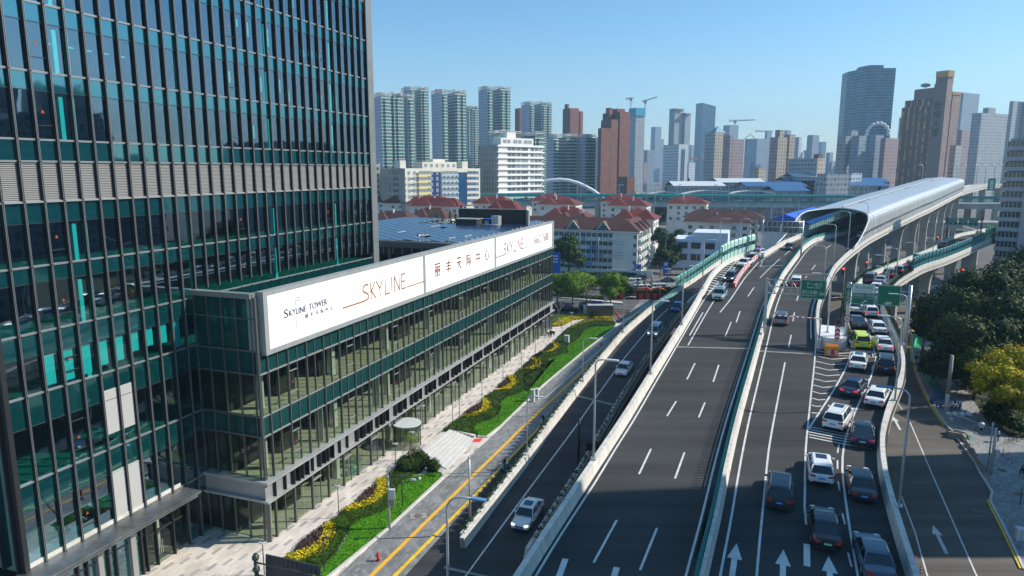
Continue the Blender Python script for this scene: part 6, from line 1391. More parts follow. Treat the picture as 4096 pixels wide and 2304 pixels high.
# trees
GT_ = 'street trees at the crossing'
for lb,px,py,h,cr_,mats,sd in [('bright green street tree close to the podium corner',2228,1215,7.5,3.6,LG2,3),('wide green street tree in the middle of the crossing corner',2288,1236,9.2,5.0,LG2,4),('green street tree behind the wide one, partly merging with it',2345,1215,7.8,3.9,LG2,6),('round green street tree by the traffic light',2440,1250,9.4,4.3,LG2,5)]:
    x,y,_ = P(px,py); tree(lb,x,y,h * 1.06,cr_ * 1.1,mats,sd,.22,1.0,.2,.8,group=GT_)
x,y,_ = P(2275,1105); tree('big dark camphor tree before the balcony apartments',x,y,15.0,5.6,[LF[0],LF[1],LG2[1]],8,.36,1.5,.35,1.35,nb=14)
for i,(px,zt,h,w_,D) in enumerate([(1748,0,21.5,3.0,215),(1800,0,22.5,2.8,213),(1845,0,24.0,3.0,218),(1770,0,20,2.6,222),(1822,0,21,2.6,225)]): x = xat(px,D,830); conifer(('leftmost','second','tallest','low rear left','low rear right')[i] + ' yellow-green conifer behind the solar panels',x,D,h,w_,[LC[1],LG2[0],LC[2]],60 + i,.4,1.2,'conifers behind the podium roof')
r = random.Random(9)
for i in range(34):
    px = 2520 + (i % 17) * 16 + r.uniform(-7,7); D = 500 + (i // 17) * 22 + r.uniform(-6,6); h = r.uniform(17,27) if px > 2650 else r.uniform(13,19); mats = LC if px < 2620 else ([LF[0],LC[0],LC[1]])
    conifer('tall conifer in the dusky grove beyond the viaduct',xat(px,D),D,h,r.uniform(4.2,5.6),mats,80 + i,1.3,1.0,'conifers in the grove beyond the viaduct')
for i,(px,D,h) in enumerate([(2756,490,29),(3520,470,24)]): conifer(('tall pointed conifer at the right end of the grove','lone conifer before the dark skyscraper district')[i],xat(px,D),D,h,5.5,[LF[0],LF[0],LC[0]],140 + i,1.3,1.2)
for i,(px,D,h,c2) in enumerate([(2440,480,14,8),(2475,470,12,7),(2415,490,12,7),(2600,470,11,7),(2650,465,11,7),(3000,620,13,8),(2780,610,12,9),(3560,500,12,9),(2190,500,10,8),(3600,510,12,9),(2540,466,11,7)]): tree('rounded dark tree beyond the viaduct',xat(px,D),D,h,c2,LF,150 + i,1.1,.9,.3,.8,group='rounded trees beyond the viaduct')
for i,(px,D,h,c2) in enumerate([(2072,262,9,4.5),(2030,300,12,4),(2130,240,9.5,4.5),(2650,226,10,4),(2680,250,12,5),(2650,270,13,5),(2715,275,12,5),(2690,235,8,4)]): tree(('olive tree','green tree','yellowish tree','brownish tree','dark tree','rear dark tree','right-hand dark tree','low dark tree')[i] + (' between the old apartment blocks and podium roof' if i < 3 else ' in the lane beside the balcony apartments'),xat(px,D,850),D,h,c2,[LF[0],LF[1],LG2[0]],170 + i,.5,1.0,.25,.9)
# big park trees at the right
PT_ = 'large park trees at the right edge'
for i,(px,py,z,cr_,h,lf_) in enumerate([(3830,1270,9,7.6,14.8,0),(3960,1180,12,9.2,18.5,0),(4085,1110,13,9.4,19.8,0),(3870,1390,7,7.2,12.5,0),(4010,1300,9,8.4,15.0,0),(4110,1290,9,8.4,15.5,0),(3750,1330,6,5.2,10.8,0),(3700,1140,3,2.2,6.0,1)]):
    x,y,_ = P(px,py,z)
    tree(('left dark park tree overhanging the footpath','tall dark park tree in the middle of the grove','tallest park tree at the top right of the grove','low dark park tree above the yellow ones','broad dark park tree behind the yellow ones','dark park tree cut by the frame behind the yellow ones','small dark tree at the left tip of the grove','little sunlit tree beside the pale lamps')[i],x,y,h,cr_,LF if not lf_ else LG2,200 + i,.3,1.05,.4,.85,group=PT_,nb=13)
for i,(px,py,z,cr_,h) in enumerate([(3985,1490,6.5,3.9,9.0),(4080,1470,7,4.2,10.0),(4050,1580,4,3.6,7.0),(3910,1450,6,3.0,8.4)]):
    x,y,_ = P(px,py,z); tree(('yellow autumn tree with the brightest crown','tall yellow autumn tree at the frame edge','low yellow-green tree below the bright one','olive-yellow tree left of the bright one')[i],x,y,h,cr_,[LY[0],(LY[1] if i < 2 else LY[0]),(LY[1] if i != 1 else LY[2])] if i < 3 else [LF[1],LG2[0],LY[0]],220 + i,.2,.95,.25,.75,group='yellow autumn trees at the right',nb=11)
for i,(px,py,z,cr_,h) in enumerate([(4060,1700,1,2.6,2.8),(3990,1640,1,2.4,2.6),(4120,1640,1.5,2.8,3.6),(3900,1560,1,2.0,2.4),(3850,1490,1,1.8,2.6)]): x,y,_ = P(px,py,z); tree(('nearest','second','right-hand','fourth','farthest')[i] + ' dark understorey shrub along the park edge',x,y,h,cr_,LF,240 + i,.2,1.0,.08,.5,name='shrub',cat='shrub')
# leafless and sapling trees
def bare(label,x,y,h,seed,wd=2.2):
    r = random.Random(seed); t = thing('bare_tree',label,'tree',(x,y,0)); mb = MB(); mb.tube([(x,y,0),(x,y,h * .45)],[.09,.07],6)
    def br(p,d,L_,k):
        q = (p[0] + d[0] * L_,p[1] + d[1] * L_,p[2] + d[2] * L_); mb.tube([p,q],[.02 * (k + .6),.012 * (k + .3)],4)
        if k > 0:
            for _ in range(4): d2 = Vector(d) + Vector((r.uniform(-.8,.8),r.uniform(-.8,.8),r.uniform(-.2,.6))); d2.normalize(); br(q,tuple(d2),L_ * .72,k - 1)
    for _ in range(5): a = r.uniform(0,6.3); br((x,y,h * .42),(wd / h * cos(a),wd / h * sin(a),.8),h * .24,2)
    mb.build('trunk',TRUNKW,t); mb = MB(); [mb.tube([(x + .9 * cos(a),y + .9 * sin(a),0),(x,y,1.6)],.035,4) for a in (0,2.1,4.2)]; mb.build('stake',mat('wood_stake',(.5,.4,.28),.8),t)
x,y,_ = P(2361,1262); bare('leafless young tree propped on stakes at the garden edge',x,y,9.0,1,3.5); x,y,_ = P(2235,1297); bare('leafless sapling with pale stakes next to the podium end',x,y,6.5,2)
x,y,_ = P(1648,1845); t = thing('sapling','slender sapling with sparse pale leaves above the shrubbery','tree',(x,y,0)); mb = MB(); [mb.tube([(x,y,0),(x + .9 * cos(a),y + .9 * sin(a),3.2)],[.05,.015],4) for a in (0,1.5,3,4.4)]; mb.build('trunk',TRUNKW,t); mb = MB(); crown(mb,[(x,y,3.0,1.2,1.2,.8)],.09,.35,random.Random(3),.3); mb.build('crown',LG2[1:] + LY[:1],t)
# planter boxes on parapets
PB = mat('white_planter',(.62,.66,.64),.6); 
def planters(poly,tab,u0,u1,off,label,grp,dense=1.0,dz=.78,step=1.3):
    proto = None; r = random.Random(int(u0 * 7) + 3); vs = []
    for k in range(3):
        mb = MB(); mb.hexa([(-.4,-.14,0),(.4,-.14,0),(.4,.14,0),(-.4,.14,0),(-.46,-.18,.3),(.46,-.18,.3),(.46,.18,.3),(-.46,.18,.3)]); lf = MB(); rr = random.Random(k)
        for _ in range(int(60 * dense)): leafquad(lf,(rr.uniform(-.5,.5),rr.uniform(-.22,.22),rr.uniform(.28,.85)),(0,0,.5),.11,rr,0 if rr.random() < .4 else 1)
        vs.append((mb,lf))
    protos = []
    n = int((u1 - u0) / step)
    for i in range(n):
        u = u0 + step * i; x,y,z = wz(u,smooth(poly,u) + off,tab,dz); x2,y2,_ = wz(u + 1,smooth(poly,u + 1) + off,tab); rz = atan2(y2 - y,x2 - x); k = r.randrange(3)
        if i < 3:
            mb,lf = vs[i]; o = mb.build('planter_box',PB); l = lf.build('plant',[LF[0],LF[1],LG2[1]],o); tag(o,label,'planter',grp); protos.append((o,l)); o.location = (x,y,z); o.rotation_euler = (0,0,rz)
        else:
            o0,l0 = protos[k]; o = o0.copy(); COL.objects.link(o); o.location = (x,y,z); o.rotation_euler = (0,0,rz); l = l0.copy(); COL.objects.link(l); l.parent = o
planters(LLb,ZL,5.5,118,-.35,'white planter box of scrubby greens on the paved-street side of the low ramp','planter boxes on the left parapet of the low ramp')
planters(LRb,ZL,6.5,100,.35,'white planter box of dark greens on the highway side of the low ramp','planter boxes on the right parapet of the low ramp',.9)
planters(RL,ZR,49,134,-.35,'planter box of trailing greens on the left parapet of the slip road','planter boxes on the slip road left parapet',1.6,.8,1.0)
planters(RRr,ZR,50,116,.38,'planter box of trailing greens on the right parapet of the slip road','planter boxes on the slip road right parapet',1.6,.8,1.0)
# =============== vehicles ===============
CARG = mat('car_glass',(.012,.016,.02),.06,spec=.9,coat=.3); TYRE = mat('tyre_rubber',(.015,.015,.015),.85); RIM_ = mat('wheel_rim',(.35,.36,.37),.35,.7); TRIM = mat('black_trim',(.02,.02,.022),.5); REDL = mat('tail_lamp_red',(.55,.01,.01),.25,emit=(1,.02,.02,.0)); REDH = mat('tail_lamp_lit',(.8,.02,.02),.3,emit=(1,.02,.02,.5)); HEADL = mat('head_lamp',(.7,.72,.72),.15,spec=.9); HEADH = mat('head_lamp_lit',(.9,.9,.85),.2,emit=(1,1,.9,1.2)); PLB = mat('plate_blue',(.01,.12,.62),.5); PLG = mat('plate_green',(.12,.55,.33),.5); PLW = mat('plate_letters',(.8,.8,.8),.5); CHR = mat('chrome_trim',(.6,.6,.62),.2,.9)
CP = dict(white=(.78,.78,.77),black=(.012,.012,.014),silver=(.38,.42,.44),dark=(.03,.035,.042),navy=(.012,.022,.06),blue=(.01,.04,.28),grey=(.20,.22,.23),red=(.45,.015,.02),lime=(.62,.72,.01),maroon=(.12,.012,.02),cyan=(.22,.32,.35),teal=(.03,.07,.075),pink=(.55,.25,.22),slate=(.08,.11,.16),brown=(.06,.045,.04))
def paint(c): return mat('car_paint_' + c,CP[c],.35,0,coat=.55,spec=.5)
SPEC = dict(  # length, width, height, bonnet z, belt z, roof start/end fractions (from front), screen base fracs
    sedan=(4.8,1.84,1.45,.80,.95,.40,.72,.27,.86),suv=(4.7,1.88,1.68,1.0,1.12,.36,.88,.26,.97),hatch=(4.3,1.8,1.58,.92,1.05,.38,.86,.25,.97),van=(5.1,1.88,1.8,1.05,1.12,.28,.93,.16,.99),wagon=(4.9,1.87,1.48,.82,.96,.38,.86,.27,.97),coupe=(4.75,1.9,1.45,.82,.98,.38,.66,.26,.95),pickup=(5.3,1.9,1.8,1.05,1.15,.33,.56,.24,.60))
def make_car(label,cat,kind,col,loc,heading,pitch=0.0,plate='blue',lit=False,brake=False,rails=False,roofm=None,lod=False,roof_dark=False,lightbar=False,sunroof=False,sc=1.07,name=None,two=None,group='cars on the elevated roads',plateon=True):
    L_,Wd,H,zb,zt,r0,r1,s0,s1 = SPEC[kind]; t = thing(name or {'van': 'minivan','suv': 'suv','pickup': 'pickup_truck'}.get(kind,'car'),label,cat,(0,0,0),0,group)
    X = lambda f: L_ / 2 - f * L_; hw = Wd / 2; pt = paint(col)
    # body: loft of rounded sections, front at +x
    st_ = [(0,.34,.62,.72),(.02,.24,zb * .80,.86),(.08,.2,zb * .93,.95),(s0,.2,zb,1.0),(s0 + .06,.2,zt * .97,1.0),(.5,.2,zt,1.0),(s1 - .08,.2,zt,1.0),(min(s1,.93),.2,zt * .99,.98),(.965,.24,zt * .95,.95),(.99,.3,zt * .86,.88),(1.0,.38,zt * .62,.82)]
    if kind == 'pickup': st_[7:8] = [(.62,.2,zt * .96,1.0),(.93,.2,zt * .95,.98)]
    mb = MB(); pr = None
    for f,zl,zh,w_ in st_:
        x = X(f); y = hw * w_; m_ = (zl + zh) / 2
        sec = [(x,-y * .9,zl),(x,-y,zl + .12),(x,-y,m_),(x,-y * .97,zh - .10),(x,-y * .86,zh),(x,0,zh + .02),(x,y * .86,zh),(x,y * .97,zh - .10),(x,y,m_),(x,y,zl + .12),(x,y * .9,zl)]
        if pr:
            for j in range(len(sec) - 1): mb.quad(pr[j],pr[j + 1],sec[j + 1],sec[j],0,True)
            mb.quad(pr[-1],pr[0],sec[0],sec[-1],1)
        else: mb.poly(sec[::-1],0)
        pr = sec
    mb.poly(pr,0)
    b = mb.build('body',[pt,TRIM],t)
    bw,rw = hw * .93,hw * .72; g = MB(); e = .012; zr = H - .05
    A = [(X(s0),-bw,zt * .96),(X(s0),bw,zt * .96)]; B = [(X(r0),-rw,zr),(X(r0),rw,zr)]; C_ = [(X(r1),-rw,zr - .02),(X(r1),rw,zr - .02)]; D_ = [(X(s1),-bw,zt * .98),(X(s1),bw,zt * .98)]
    gw = MB().quad(A[0],A[1],B[1],B[0]); gw.build('windscreen',CARG,t)
    MB().quad(D_[1],D_[0],C_[0],C_[1]).build('rear_window',CARG,t)
    MB().quad(D_[0],A[0],B[0],C_[0]).build('side_window',CARG,t); MB().quad(A[1],D_[1],C_[1],B[1]).build('side_window',CARG,t)
    rf = MB(); rl = [(X(r0 - .015),rw * .98,zr - .02),(X(r0 + .05),rw * 1.0,H - .01),((X(r0) + X(r1)) / 2,rw * 1.0,H),(X(r1 - .04),rw * .98,H - .02),(X(r1 + .015),rw * .95,zr - .05)]
    for (x0,y0,z0),(x1,y1,z1) in zip(rl,rl[1:]):
        rf.quad((x0,-y0 * .92,z0 + .02),(x1,-y1 * .92,z1 + .02),(x1,y1 * .92,z1 + .02),(x0,y0 * .92,z0 + .02),0,True)
        for s in (-1,1):
            q = [(x0,s * y0 * .92,z0 + .02),(x0,s * (y0 + .05),z0 - .05),(x1,s * (y1 + .05),z1 - .05),(x1,s * y1 * .92,z1 + .02)]; rf.poly(q if s < 0 else q[::-1],0,True)
    ro = rf.build('roof',CARG if roof_dark else (paint(roofm) if roofm else pt),t)
    pl = MB()
    for s in (0,1):
        pl.tube([A[s],B[s]],.045,4); pl.tube([C_[s],D_[s]],.06,4); xm = X((r0 + r1) / 2 + .03); pl.tube([(xm,(-1,1)[s] * bw * .99,zt),(xm,(-1,1)[s] * rw * 1.01,zr)],.04,4)
    pl.build('pillars',pt if not roofm else paint(roofm),t)
    for sx in (.19,.80):
        for s in (-1,1):
            x = X(sx); y0,y1 = s * (hw - .2),s * (hw + .01); wm = MB().tube([(x,y0,.33),(x,y1,.33)],.33,12); w_ = wm.build('wheel',TYRE,t)
            if not lod: MB().tube([(x,y1 - s * .01,.33),(x,y1 + s * .015,.33)],.21,10).build('rim',RIM_,w_)
    tl,hl = (REDH if brake else REDL),(HEADH if lit else HEADL)
    for s in (-1,1):
        zt_ = zt * .80; MB().hexa([(X(1.003),s * hw * .50,zt_ - .07),(X(1.003),s * hw * .84,zt_ - .05),(X(.975),s * hw * .95,zt_ - .04),(X(.97),s * hw * .5,zt_ - .07),(X(.997),s * hw * .50,zt_ + .07),(X(.995),s * hw * .84,zt_ + .09),(X(.97),s * hw * .95,zt_ + .1),(X(.965),s * hw * .5,zt_ + .07)]).build('tail_lamp',tl,t)
        zh_ = zb * .76; MB().hexa([(X(-.003),s * hw * .48,zh_ - .05),(X(-.001),s * hw * .74,zh_ - .05),(X(.035),s * hw * .9,zh_ - .02),(X(.03),s * hw * .48,zh_ - .05),(X(.006),s * hw * .48,zh_ + .06),(X(.012),s * hw * .74,zh_ + .08),(X(.045),s * hw * .9,zh_ + .1),(X(.04),s * hw * .48,zh_ + .06)]).build('headlamp',hl,t)
        MB().hexa([(X(s0 + .07),s * hw * .98,zt - .0),(X(s0 + .07),s * (hw + .19),zt + .02),(X(s0 + .105),s * (hw + .17),zt + .02),(X(s0 + .105),s * hw * .98,zt),(X(s0 + .07),s * hw * .98,zt + .1),(X(s0 + .07),s * (hw + .19),zt + .15),(X(s0 + .105),s * (hw + .17),zt + .15),(X(s0 + .105),s * hw * .98,zt + .1)]).build('mirror',pt if col in ('white','lime') and not lod else TRIM,t)
    gr = MB(); gr.box(X(-.004),X(.01),-hw * .42,hw * .42,.42,zb * .72); gr.build('grille',TRIM,t)
    if plateon:
        pm = PLG if plate == 'green' else PLB
        for xx,zz in ((X(1.006),zt * .58),(X(-.008),.40)):
            p_ = MB().box(xx - .012,xx + .012,-.24,.24,zz,zz + .15).build('number_plate',pm,t)
            if not lod: q = MB(); [q.box(xx - .016,xx + .016,-.19 + .065 * k,-.155 + .065 * k,zz + .04,zz + .11) for k in range(6)]; q.build('plate_characters',PLW,p_)
    bm = MB(); bm.box(X(1.004),X(.985),-hw * .72,hw * .72,.26,.42); bm.build('bumper_trim',TRIM,t)
    if rails: [MB().tube([(X(r0 + .06),s * rw * .96,H + .05),(X(r1 - .04),s * rw * .94,H + .04)],.025,4).build('roof_rail',CHR,t) for s in (-1,1)]
    if sunroof: MB().box(X(r0 + .24),X(r0 + .06),-rw * .62,rw * .62,H + .012,H + .035).build('sunroof',CARG,t)
    if lightbar: lb_ = MB(); lb_.box(X(.5),X(.45),-.5,0,H,H + .13,0); lb_.box(X(.5),X(.45),0,.5,H,H + .13,1); lb_.build('light_bar',[mat('beacon_red',(.8,.02,.02),.3,emit=(1,.02,.02,1.0)),mat('beacon_blue',(.02,.05,.8),.3,emit=(.05,.1,1,1.0))],t)
    if kind == 'pickup': c_ = MB(); c_.box(X(.97),X(.60),-hw * .86,hw * .86,zt,H - .02); c_.build('canopy',paint(two or 'white'),t); [MB().box(X(.92),X(.66),s * hw * .87 - .01,s * hw * .87 + .01,zt + .15,H - .15).build('side_window',CARG,t) for s in (-1,1)]
    if two: d_ = MB(); [d_.box(X(.62),X(.32),s * hw * 1.003 - .008,s * hw * 1.003 + .008,.3,zt * .9) for s in (-1,1)]; d_.build('door_panel',paint(two),t)
    t.location = loc; t.rotation_euler = (0,-pitch,heading); t.scale = (sc,sc,sc); return t
def tang(poly,u,tab):
    a,b = wz(u - 1.5,smooth(poly,u - 1.5),tab),wz(u + 1.5,smooth(poly,u + 1.5),tab); dx,dy,dz = b[0] - a[0],b[1] - a[1],b[2] - a[2]; L_ = sqrt(dx * dx + dy * dy); return dx / L_,dy / L_,dz / L_
def put_car(px,py,poly,tab,away,label,cat,kind,col,extra=0.0,**k):
    x,y,z = S(px,py,tab,.28); u,v = UV(x,y); tx,ty,tz = tang(poly,u + 2,tab)
    ca,sa = cos(extra),sin(extra); tx,ty = tx * ca - ty * sa,tx * sa + ty * ca; L_ = SPEC[kind][0] * 1.07 / 2
    cx,cy = x + tx * L_,y + ty * L_; cz = interp(cy,tab) + .02; s = 1 if away else -1
    return make_car(label,cat,kind,col,(cx,cy,cz),atan2(ty * s,tx * s),math.atan(tz) * s,**k)
# queue on the right (seen from behind)
Q = RRr
put_car(3286,1936,Q,ZM,True,'white compact suv with dark rear glass beside the black suv, at the shadow edge','suv','hatch','white',sunroof=True,extra=.04,name='suv')
put_car(3115,2036,MIDL,ZM,True,'black suv with silver roof rails on the left lane of the near queue','suv','suv','dark',rails=True)
put_car(3456,2005,Q,ZM,True,'dark grey saloon with slim chrome strip beside the winding parapet','car','sedan','dark',extra=.03)
put_car(3310,2198,Q,ZM,True,'black saloon with a green number plate in the shaded middle lane','car','sedan','black',plate='green',extra=.02)
put_car(3524,2330,Q,ZM,True,'dark silver saloon cut by the bottom edge of the picture','car','sedan','slate',extra=.06)
put_car(3448,1785,Q,ZR,True,'dark blue fastback with green plate over the transverse bars','car','coupe','navy',plate='green',roof_dark=True,extra=.05)
put_car(3328,1716,Q,ZM,True,'white suv with dark panoramic roof at the tip of the chevron markings','suv','suv','white',sunroof=True,rails=True,extra=-.10)
put_car(3492,1624,Q,ZR,True,'white saloon with see-through rear window, right lane behind the black saloon','car','sedan','white',extra=-.02)
put_car(3393,1582,Q,ZR,True,'navy saloon with lit red tail lamps beside the chevrons','car','sedan','navy',brake=True,extra=-.06)
put_car(3542,1491,Q,ZR,True,'black suv with ribbed roof rack ahead of the white saloon, right lane','suv','suv','black',rails=True,extra=.04)
put_car(3428,1477,Q,ZR,True,'white saloon with green plate just below the orange crash cushion','car','sedan','white',plate='green',sunroof=True,extra=-.0)
put_car(3542,1406,Q,ZR,True,'white taxi with yellow-green doors and lit tail lamps','taxi','sedan','white',plate='green',brake=True,two='lime',name='taxi',extra=.09)
put_car(3452,1393,Q,ZR,True,'bright lime-yellow suv with black bumper beside the round gore plinth','suv','suv','lime',rails=True,extra=.10)
put_car(3520,1334,Q,ZR,True,'white saloon on the right lane ahead of the taxi','car','sedan','white',extra=.12)
put_car(3436,1312,Q,ZR,True,'dark fastback with dark glass roof and green plate beside the speed sign','car','coupe','teal',plate='green',roof_dark=True,extra=.13)
put_car(3489,1266,Q,ZR,True,'white hatchback with glowing brake lamps under the blank green sign','car','hatch','white',brake=True,plate='green',extra=.12)
put_car(3424,1250,Q,ZR,True,'white saloon with dark tail strip under the station sign','car','sedan','white',plate='green',extra=.12)
put_car(3505,1205,RL,ZR,True,'white car with red tail lamps half hidden behind the green signs','car','hatch','white',brake=True,extra=.05,lod=True)
put_car(3500,1166,RL,ZR,True,'white car whose roof shows just above the green signs','car','sedan','white',lod=True)
put_car(3514,1134,RL,ZR,True,'silver saloon behind the brown minivan on the slip road','car','sedan','silver',lod=True)
put_car(3473,1129,RL,ZR,True,'dark brown minivan at the left of the slip-road queue','minivan','van','brown',lod=True)
put_car(3549,1109,RL,ZR,True,'black minivan beside the green lamp-post plate','minivan','van','black',brake=True,lod=True)
put_car(3590,1093,RL,ZR,True,'grey-roofed dark suv with red lamp, right of the black minivan','suv','suv','dark',roofm='silver',brake=True,lod=True)
put_car(3643,1072,RL,ZR,True,'dark saloon with red lamps near the start of the teal screens','car','sedan','black',brake=True,lod=True)
put_car(3668,1046,RL,ZR,True,'dark suv in shade beside the end post of the teal screens','suv','suv','navy',lod=True)
put_car(3771,990,RL,ZR,True,'dark car with two red tail lamps alone on the shaded slip road','car','hatch','dark',brake=True,lod=True)
put_car(3833,987,RL,ZR,True,'dim silver car behind the teal screens far up the slip road','car','sedan','silver',lod=True)
# main right carriageway
put_car(3122,1298,MIDL,ZM,True,'grey estate car under the striped height bar','car','wagon','grey',roofm='dark',rails=True)
put_car(3181,1145,MIDL,ZM,True,'red suv with white roof beyond the next-exit sign','suv','suv','red',roofm='white')
put_car(3440,950,RR,ZM,True,'white saloon entering the tunnel mouth','car','sedan','white',extra=.05)
put_car(3428,872,MIDL,ZM,False,'black suv driving out of the tunnel shade','suv','suv','black',lod=True)
# left carriageway (facing the camera)
put_car(2869,1199,LB,ZM,False,'silver-blue suv with green plate leading the merging cars','suv','suv','cyan',plate='green',sunroof=True,extra=-.06)
put_car(2913,1123,LB,ZM,False,'dark blue hatchback with lit headlamps second in the merging line','car','hatch','navy',lit=True,extra=-.12)
put_car(2960,1063,LB,ZM,False,'white saloon with green plate on the merging lane before the police car','car','sedan','white',plate='green',extra=-.18)
put_car(3009,1021,LB,ZM,False,'white police car with red and blue light bar','police car','sedan','white',lightbar=True,name='police_car',extra=-.22)
put_car(3150,998,MIDL,ZM,False,'dark grey saloon alone on the far left carriageway','car','sedan','dark')
x,y,z = S(2215,2340,ZM,1.5); tx,ty,tz = tang(LB,-14,ZM); make_car('white suv whose roof just enters the bottom edge of the main carriageway','suv','suv','white',(x - tx * 1.9,y - ty * 1.9,interp(y,ZM)),atan2(ty,tx),.03,group='cars on the elevated roads')
# low ramp
GRp = 'cars on the low ramp'
put_car(2076,2119,LLb,ZL,False,'white sports saloon with sunroof coming down the low ramp nearest the camera','car','sedan','white',sunroof=True,group=GRp,lit=True)
put_car(2482,1502,LLb,ZL,False,'white saloon with blue plate in the middle of the low ramp','car','sedan','white',group=GRp)
put_car(2608,1347,LRb,ZL,False,'silver minivan with lit headlamps on the low ramp','minivan','van','silver',lit=True,sunroof=True,group=GRp)
put_car(2700,1244,LRb,ZL,False,'bright blue saloon entering the low ramp in shade','car','sedan','blue',group=GRp)
# parked and passing cars on the cross street
def gcar(px,py,hd,label,cat,kind,col,**k):
    x,y,_ = P(px,py,.3); return make_car(label,cat,kind,col,(x,y,0.03),hd,0,group='cars on the cross street',lod=True,**k)
for a in [(2478,1115,0,'black saloon parked by the boundary wall','car','sedan','black'),(2395,1112,3.1,'large black saloon parked left of the wall gate','car','sedan','black'),(2555,1114,3.1,'dark estate parked behind the white police pickup','car','wagon','dark'),(2668,1124,3.1,'slate-blue saloon at the right of the parked row','car','sedan','slate'),(2332,1098,0.1,'white suv parked beyond the street trees','suv','suv','white'),(2345,1118,.6,'dark blue car behind the white and blue one','car','sedan','navy'),(2362,1135,2.2,'white car with blue stripe by the street trees','car','sedan','white'),(2381,1152,1.9,'pale grey van facing the crossing','minivan','van','silver'),(2250,1098,0,'white car half hidden by the camphor tree','car','sedan','white'),(2498,1150,2.5,'pinkish-brown suv waiting behind the flower bed','suv','suv','pink'),(2276,1238,0,'maroon saloon passing the garden corner','car','sedan','maroon'),(2218,1234,0,'dark car emerging behind the podium end','car','sedan','dark'),(2358,1234,0,'black van waiting behind the roadside cabinet','minivan','van','black'),(2560,1157,0,'white car behind the topiary bird','car','hatch','white'),(3341,1196,.4,'black car in the shade under the elevated road','car','sedan','black')]:
    gcar(*a)
gcar(2530,1134,3.2,'white police pickup with canopy in the middle of the crossing','pickup truck','pickup','white'); gcar(2625,1156,3.25,'white pickup with canopy just behind the topiary','pickup truck','pickup','white'); gcar(2585,1160,.1,'white pickup with canopy left of its twin behind the topiary','pickup truck','pickup','white')
for i,px in enumerate((2470,2640,2860,2900,2960,3010,3060,3140)): tag(make_car('x','car','sedan',('white','silver','white','dark','white','silver','white','black')[i],(xat(px,418),418,15.3),.02 if i % 2 else 3.12,lod=True,plateon=False),'car glimpsed through the glass strip of the teal viaduct screens',None,'cars glimpsed on the crossing viaduct')
# =============== street lamps ===============
POLE = mat('galvanised_pole',(.52,.53,.54),.4,.4); POLD = mat('dark_post',(.05,.055,.055),.5,.3); LHEAD = mat('lamp_head',(.60,.61,.62),.5,.2); LHB = mat('lamp_head_blue',(.10,.24,.42),.5)
def lamp_at(B,hpx,label,sgn=1,group='street lamps on the parapets',head=LHEAD,pole=POLE,r0=.11,dirv=None,zt=None):
    d = dirv or (cu * sgn,-su * sgn); r = ray(*hpx); den = r[0] * d[1] - r[1] * d[0]; t_ = (B[0] * d[1] - B[1] * d[0]) / den; a = (r[0] * t_ - B[0]) * d[0] + (r[1] * t_ - B[1]) * d[1]; z = CZ + r[2] * t_
    if a < 0: d = (-d[0],-d[1]); a = -a
    a = max(.8,min(a,4.5)); t = thing('street_lamp',label,'street lamp',B,0,group); h = z - B[2]
    pts = [B,(B[0],B[1],B[2] + h * .5),(B[0],B[1],z - a * .42)]
    for k in range(1,6): f = k / 5 * pi / 2; q = a * .45; pts.append((B[0] + d[0] * q * (1 - cos(f)),B[1] + d[1] * q * (1 - cos(f)),z - a * .42 + a * .40 * sin(f)))
    e = (B[0] + d[0] * a,B[1] + d[1] * a,z + .05); pts.append((B[0] + d[0] * a * .7,B[1] + d[1] * a * .7,z))
    MB().tube(pts,[r0,r0 * .85,r0 * .7] + [r0 * .6] * 6,7).build('pole',pole,t)
    hm_ = MB(); ang = atan2(d[1],d[0]); hm_.obox((B[0] + d[0] * (a * .7 + .55),B[1] + d[1] * (a * .7 + .55),z + .02),(1.1,.34,.12),ang); hm_.build('lamp_head',head,t)
    MB().obox((B[0],B[1],B[2] + .08),(.45,.45,.16),ang).build('base_plate',POLE,t); return t
pos_ = 'nearest|second|third|fourth|fifth|sixth|seventh|eighth|ninth'.split('|')
for i,(b,h) in enumerate([((2374,1837),(2440,1441)),((2601,1495),(2647,1204)),((2726,1298),(2776,1064)),((2809,1154),(2850,960)),((2876,1032),(2912,875)),((2958,988),(2988,876)),((3125,962),(3157,823)),((3191,882),(3222,800))]):
    lamp_at(S(*b,ZM,1.0),h,pos_[i] + ' tall silver lamp on the parapet left of the main carriageway')
for i,(b,h) in enumerate([((2108,1805),(2152,1587)),((2330,1525),(2372,1354)),((2492,1329),(2529,1188)),((2639,1197),(2671,1076)),((2784,1060),(2810,996))]):
    lamp_at(S(*b,ZL,1.0),h,pos_[i] + ' silver lamp on the flower-box parapet left of the low ramp',r0=.09)
for i,(b,h) in enumerate([((3309,1331),(3265,1093)),((3296,1118),(3266,982)),((3333,1066),(3314,897)),((3391,998),(3370,845)),((3463,948),(3444,810))]):
    lamp_at(S(*b,ZM,1.0),h,pos_[i] + ' silver lamp on the outer parapet of the tunnel carriageway')
for i,(b,h) in enumerate([((3611,1379),(3577,1176)),((3552,1137),(3519,1066)),((3544,1135),(3517,1021)),((3585,1100),(3560,992)),((3655,1066),(3643,971)),((3731,1010),(3715,952))]):
    lamp_at(S(*b,ZR,1.0),h,pos_[i] + ' silver lamp along the right side of the curving slip road')
lamp_at(S(3579,1602,ZR,1.0),(3541,1264),'tall silver lamp on the winding parapet beside the black suv'); lamp_at(S(3596,2025,ZR,1.0),(3541,1548),'lamp with a blue-grey head on the winding parapet at the shadow edge',head=LHB)
D = 44.0; x,y,z = PD(1792,2304,D); tlp = lamp_at((x,y,0),(1925,2000),'big foreground lamp with bright blue head rising from the bottom edge',head=LHB,r0=.12)
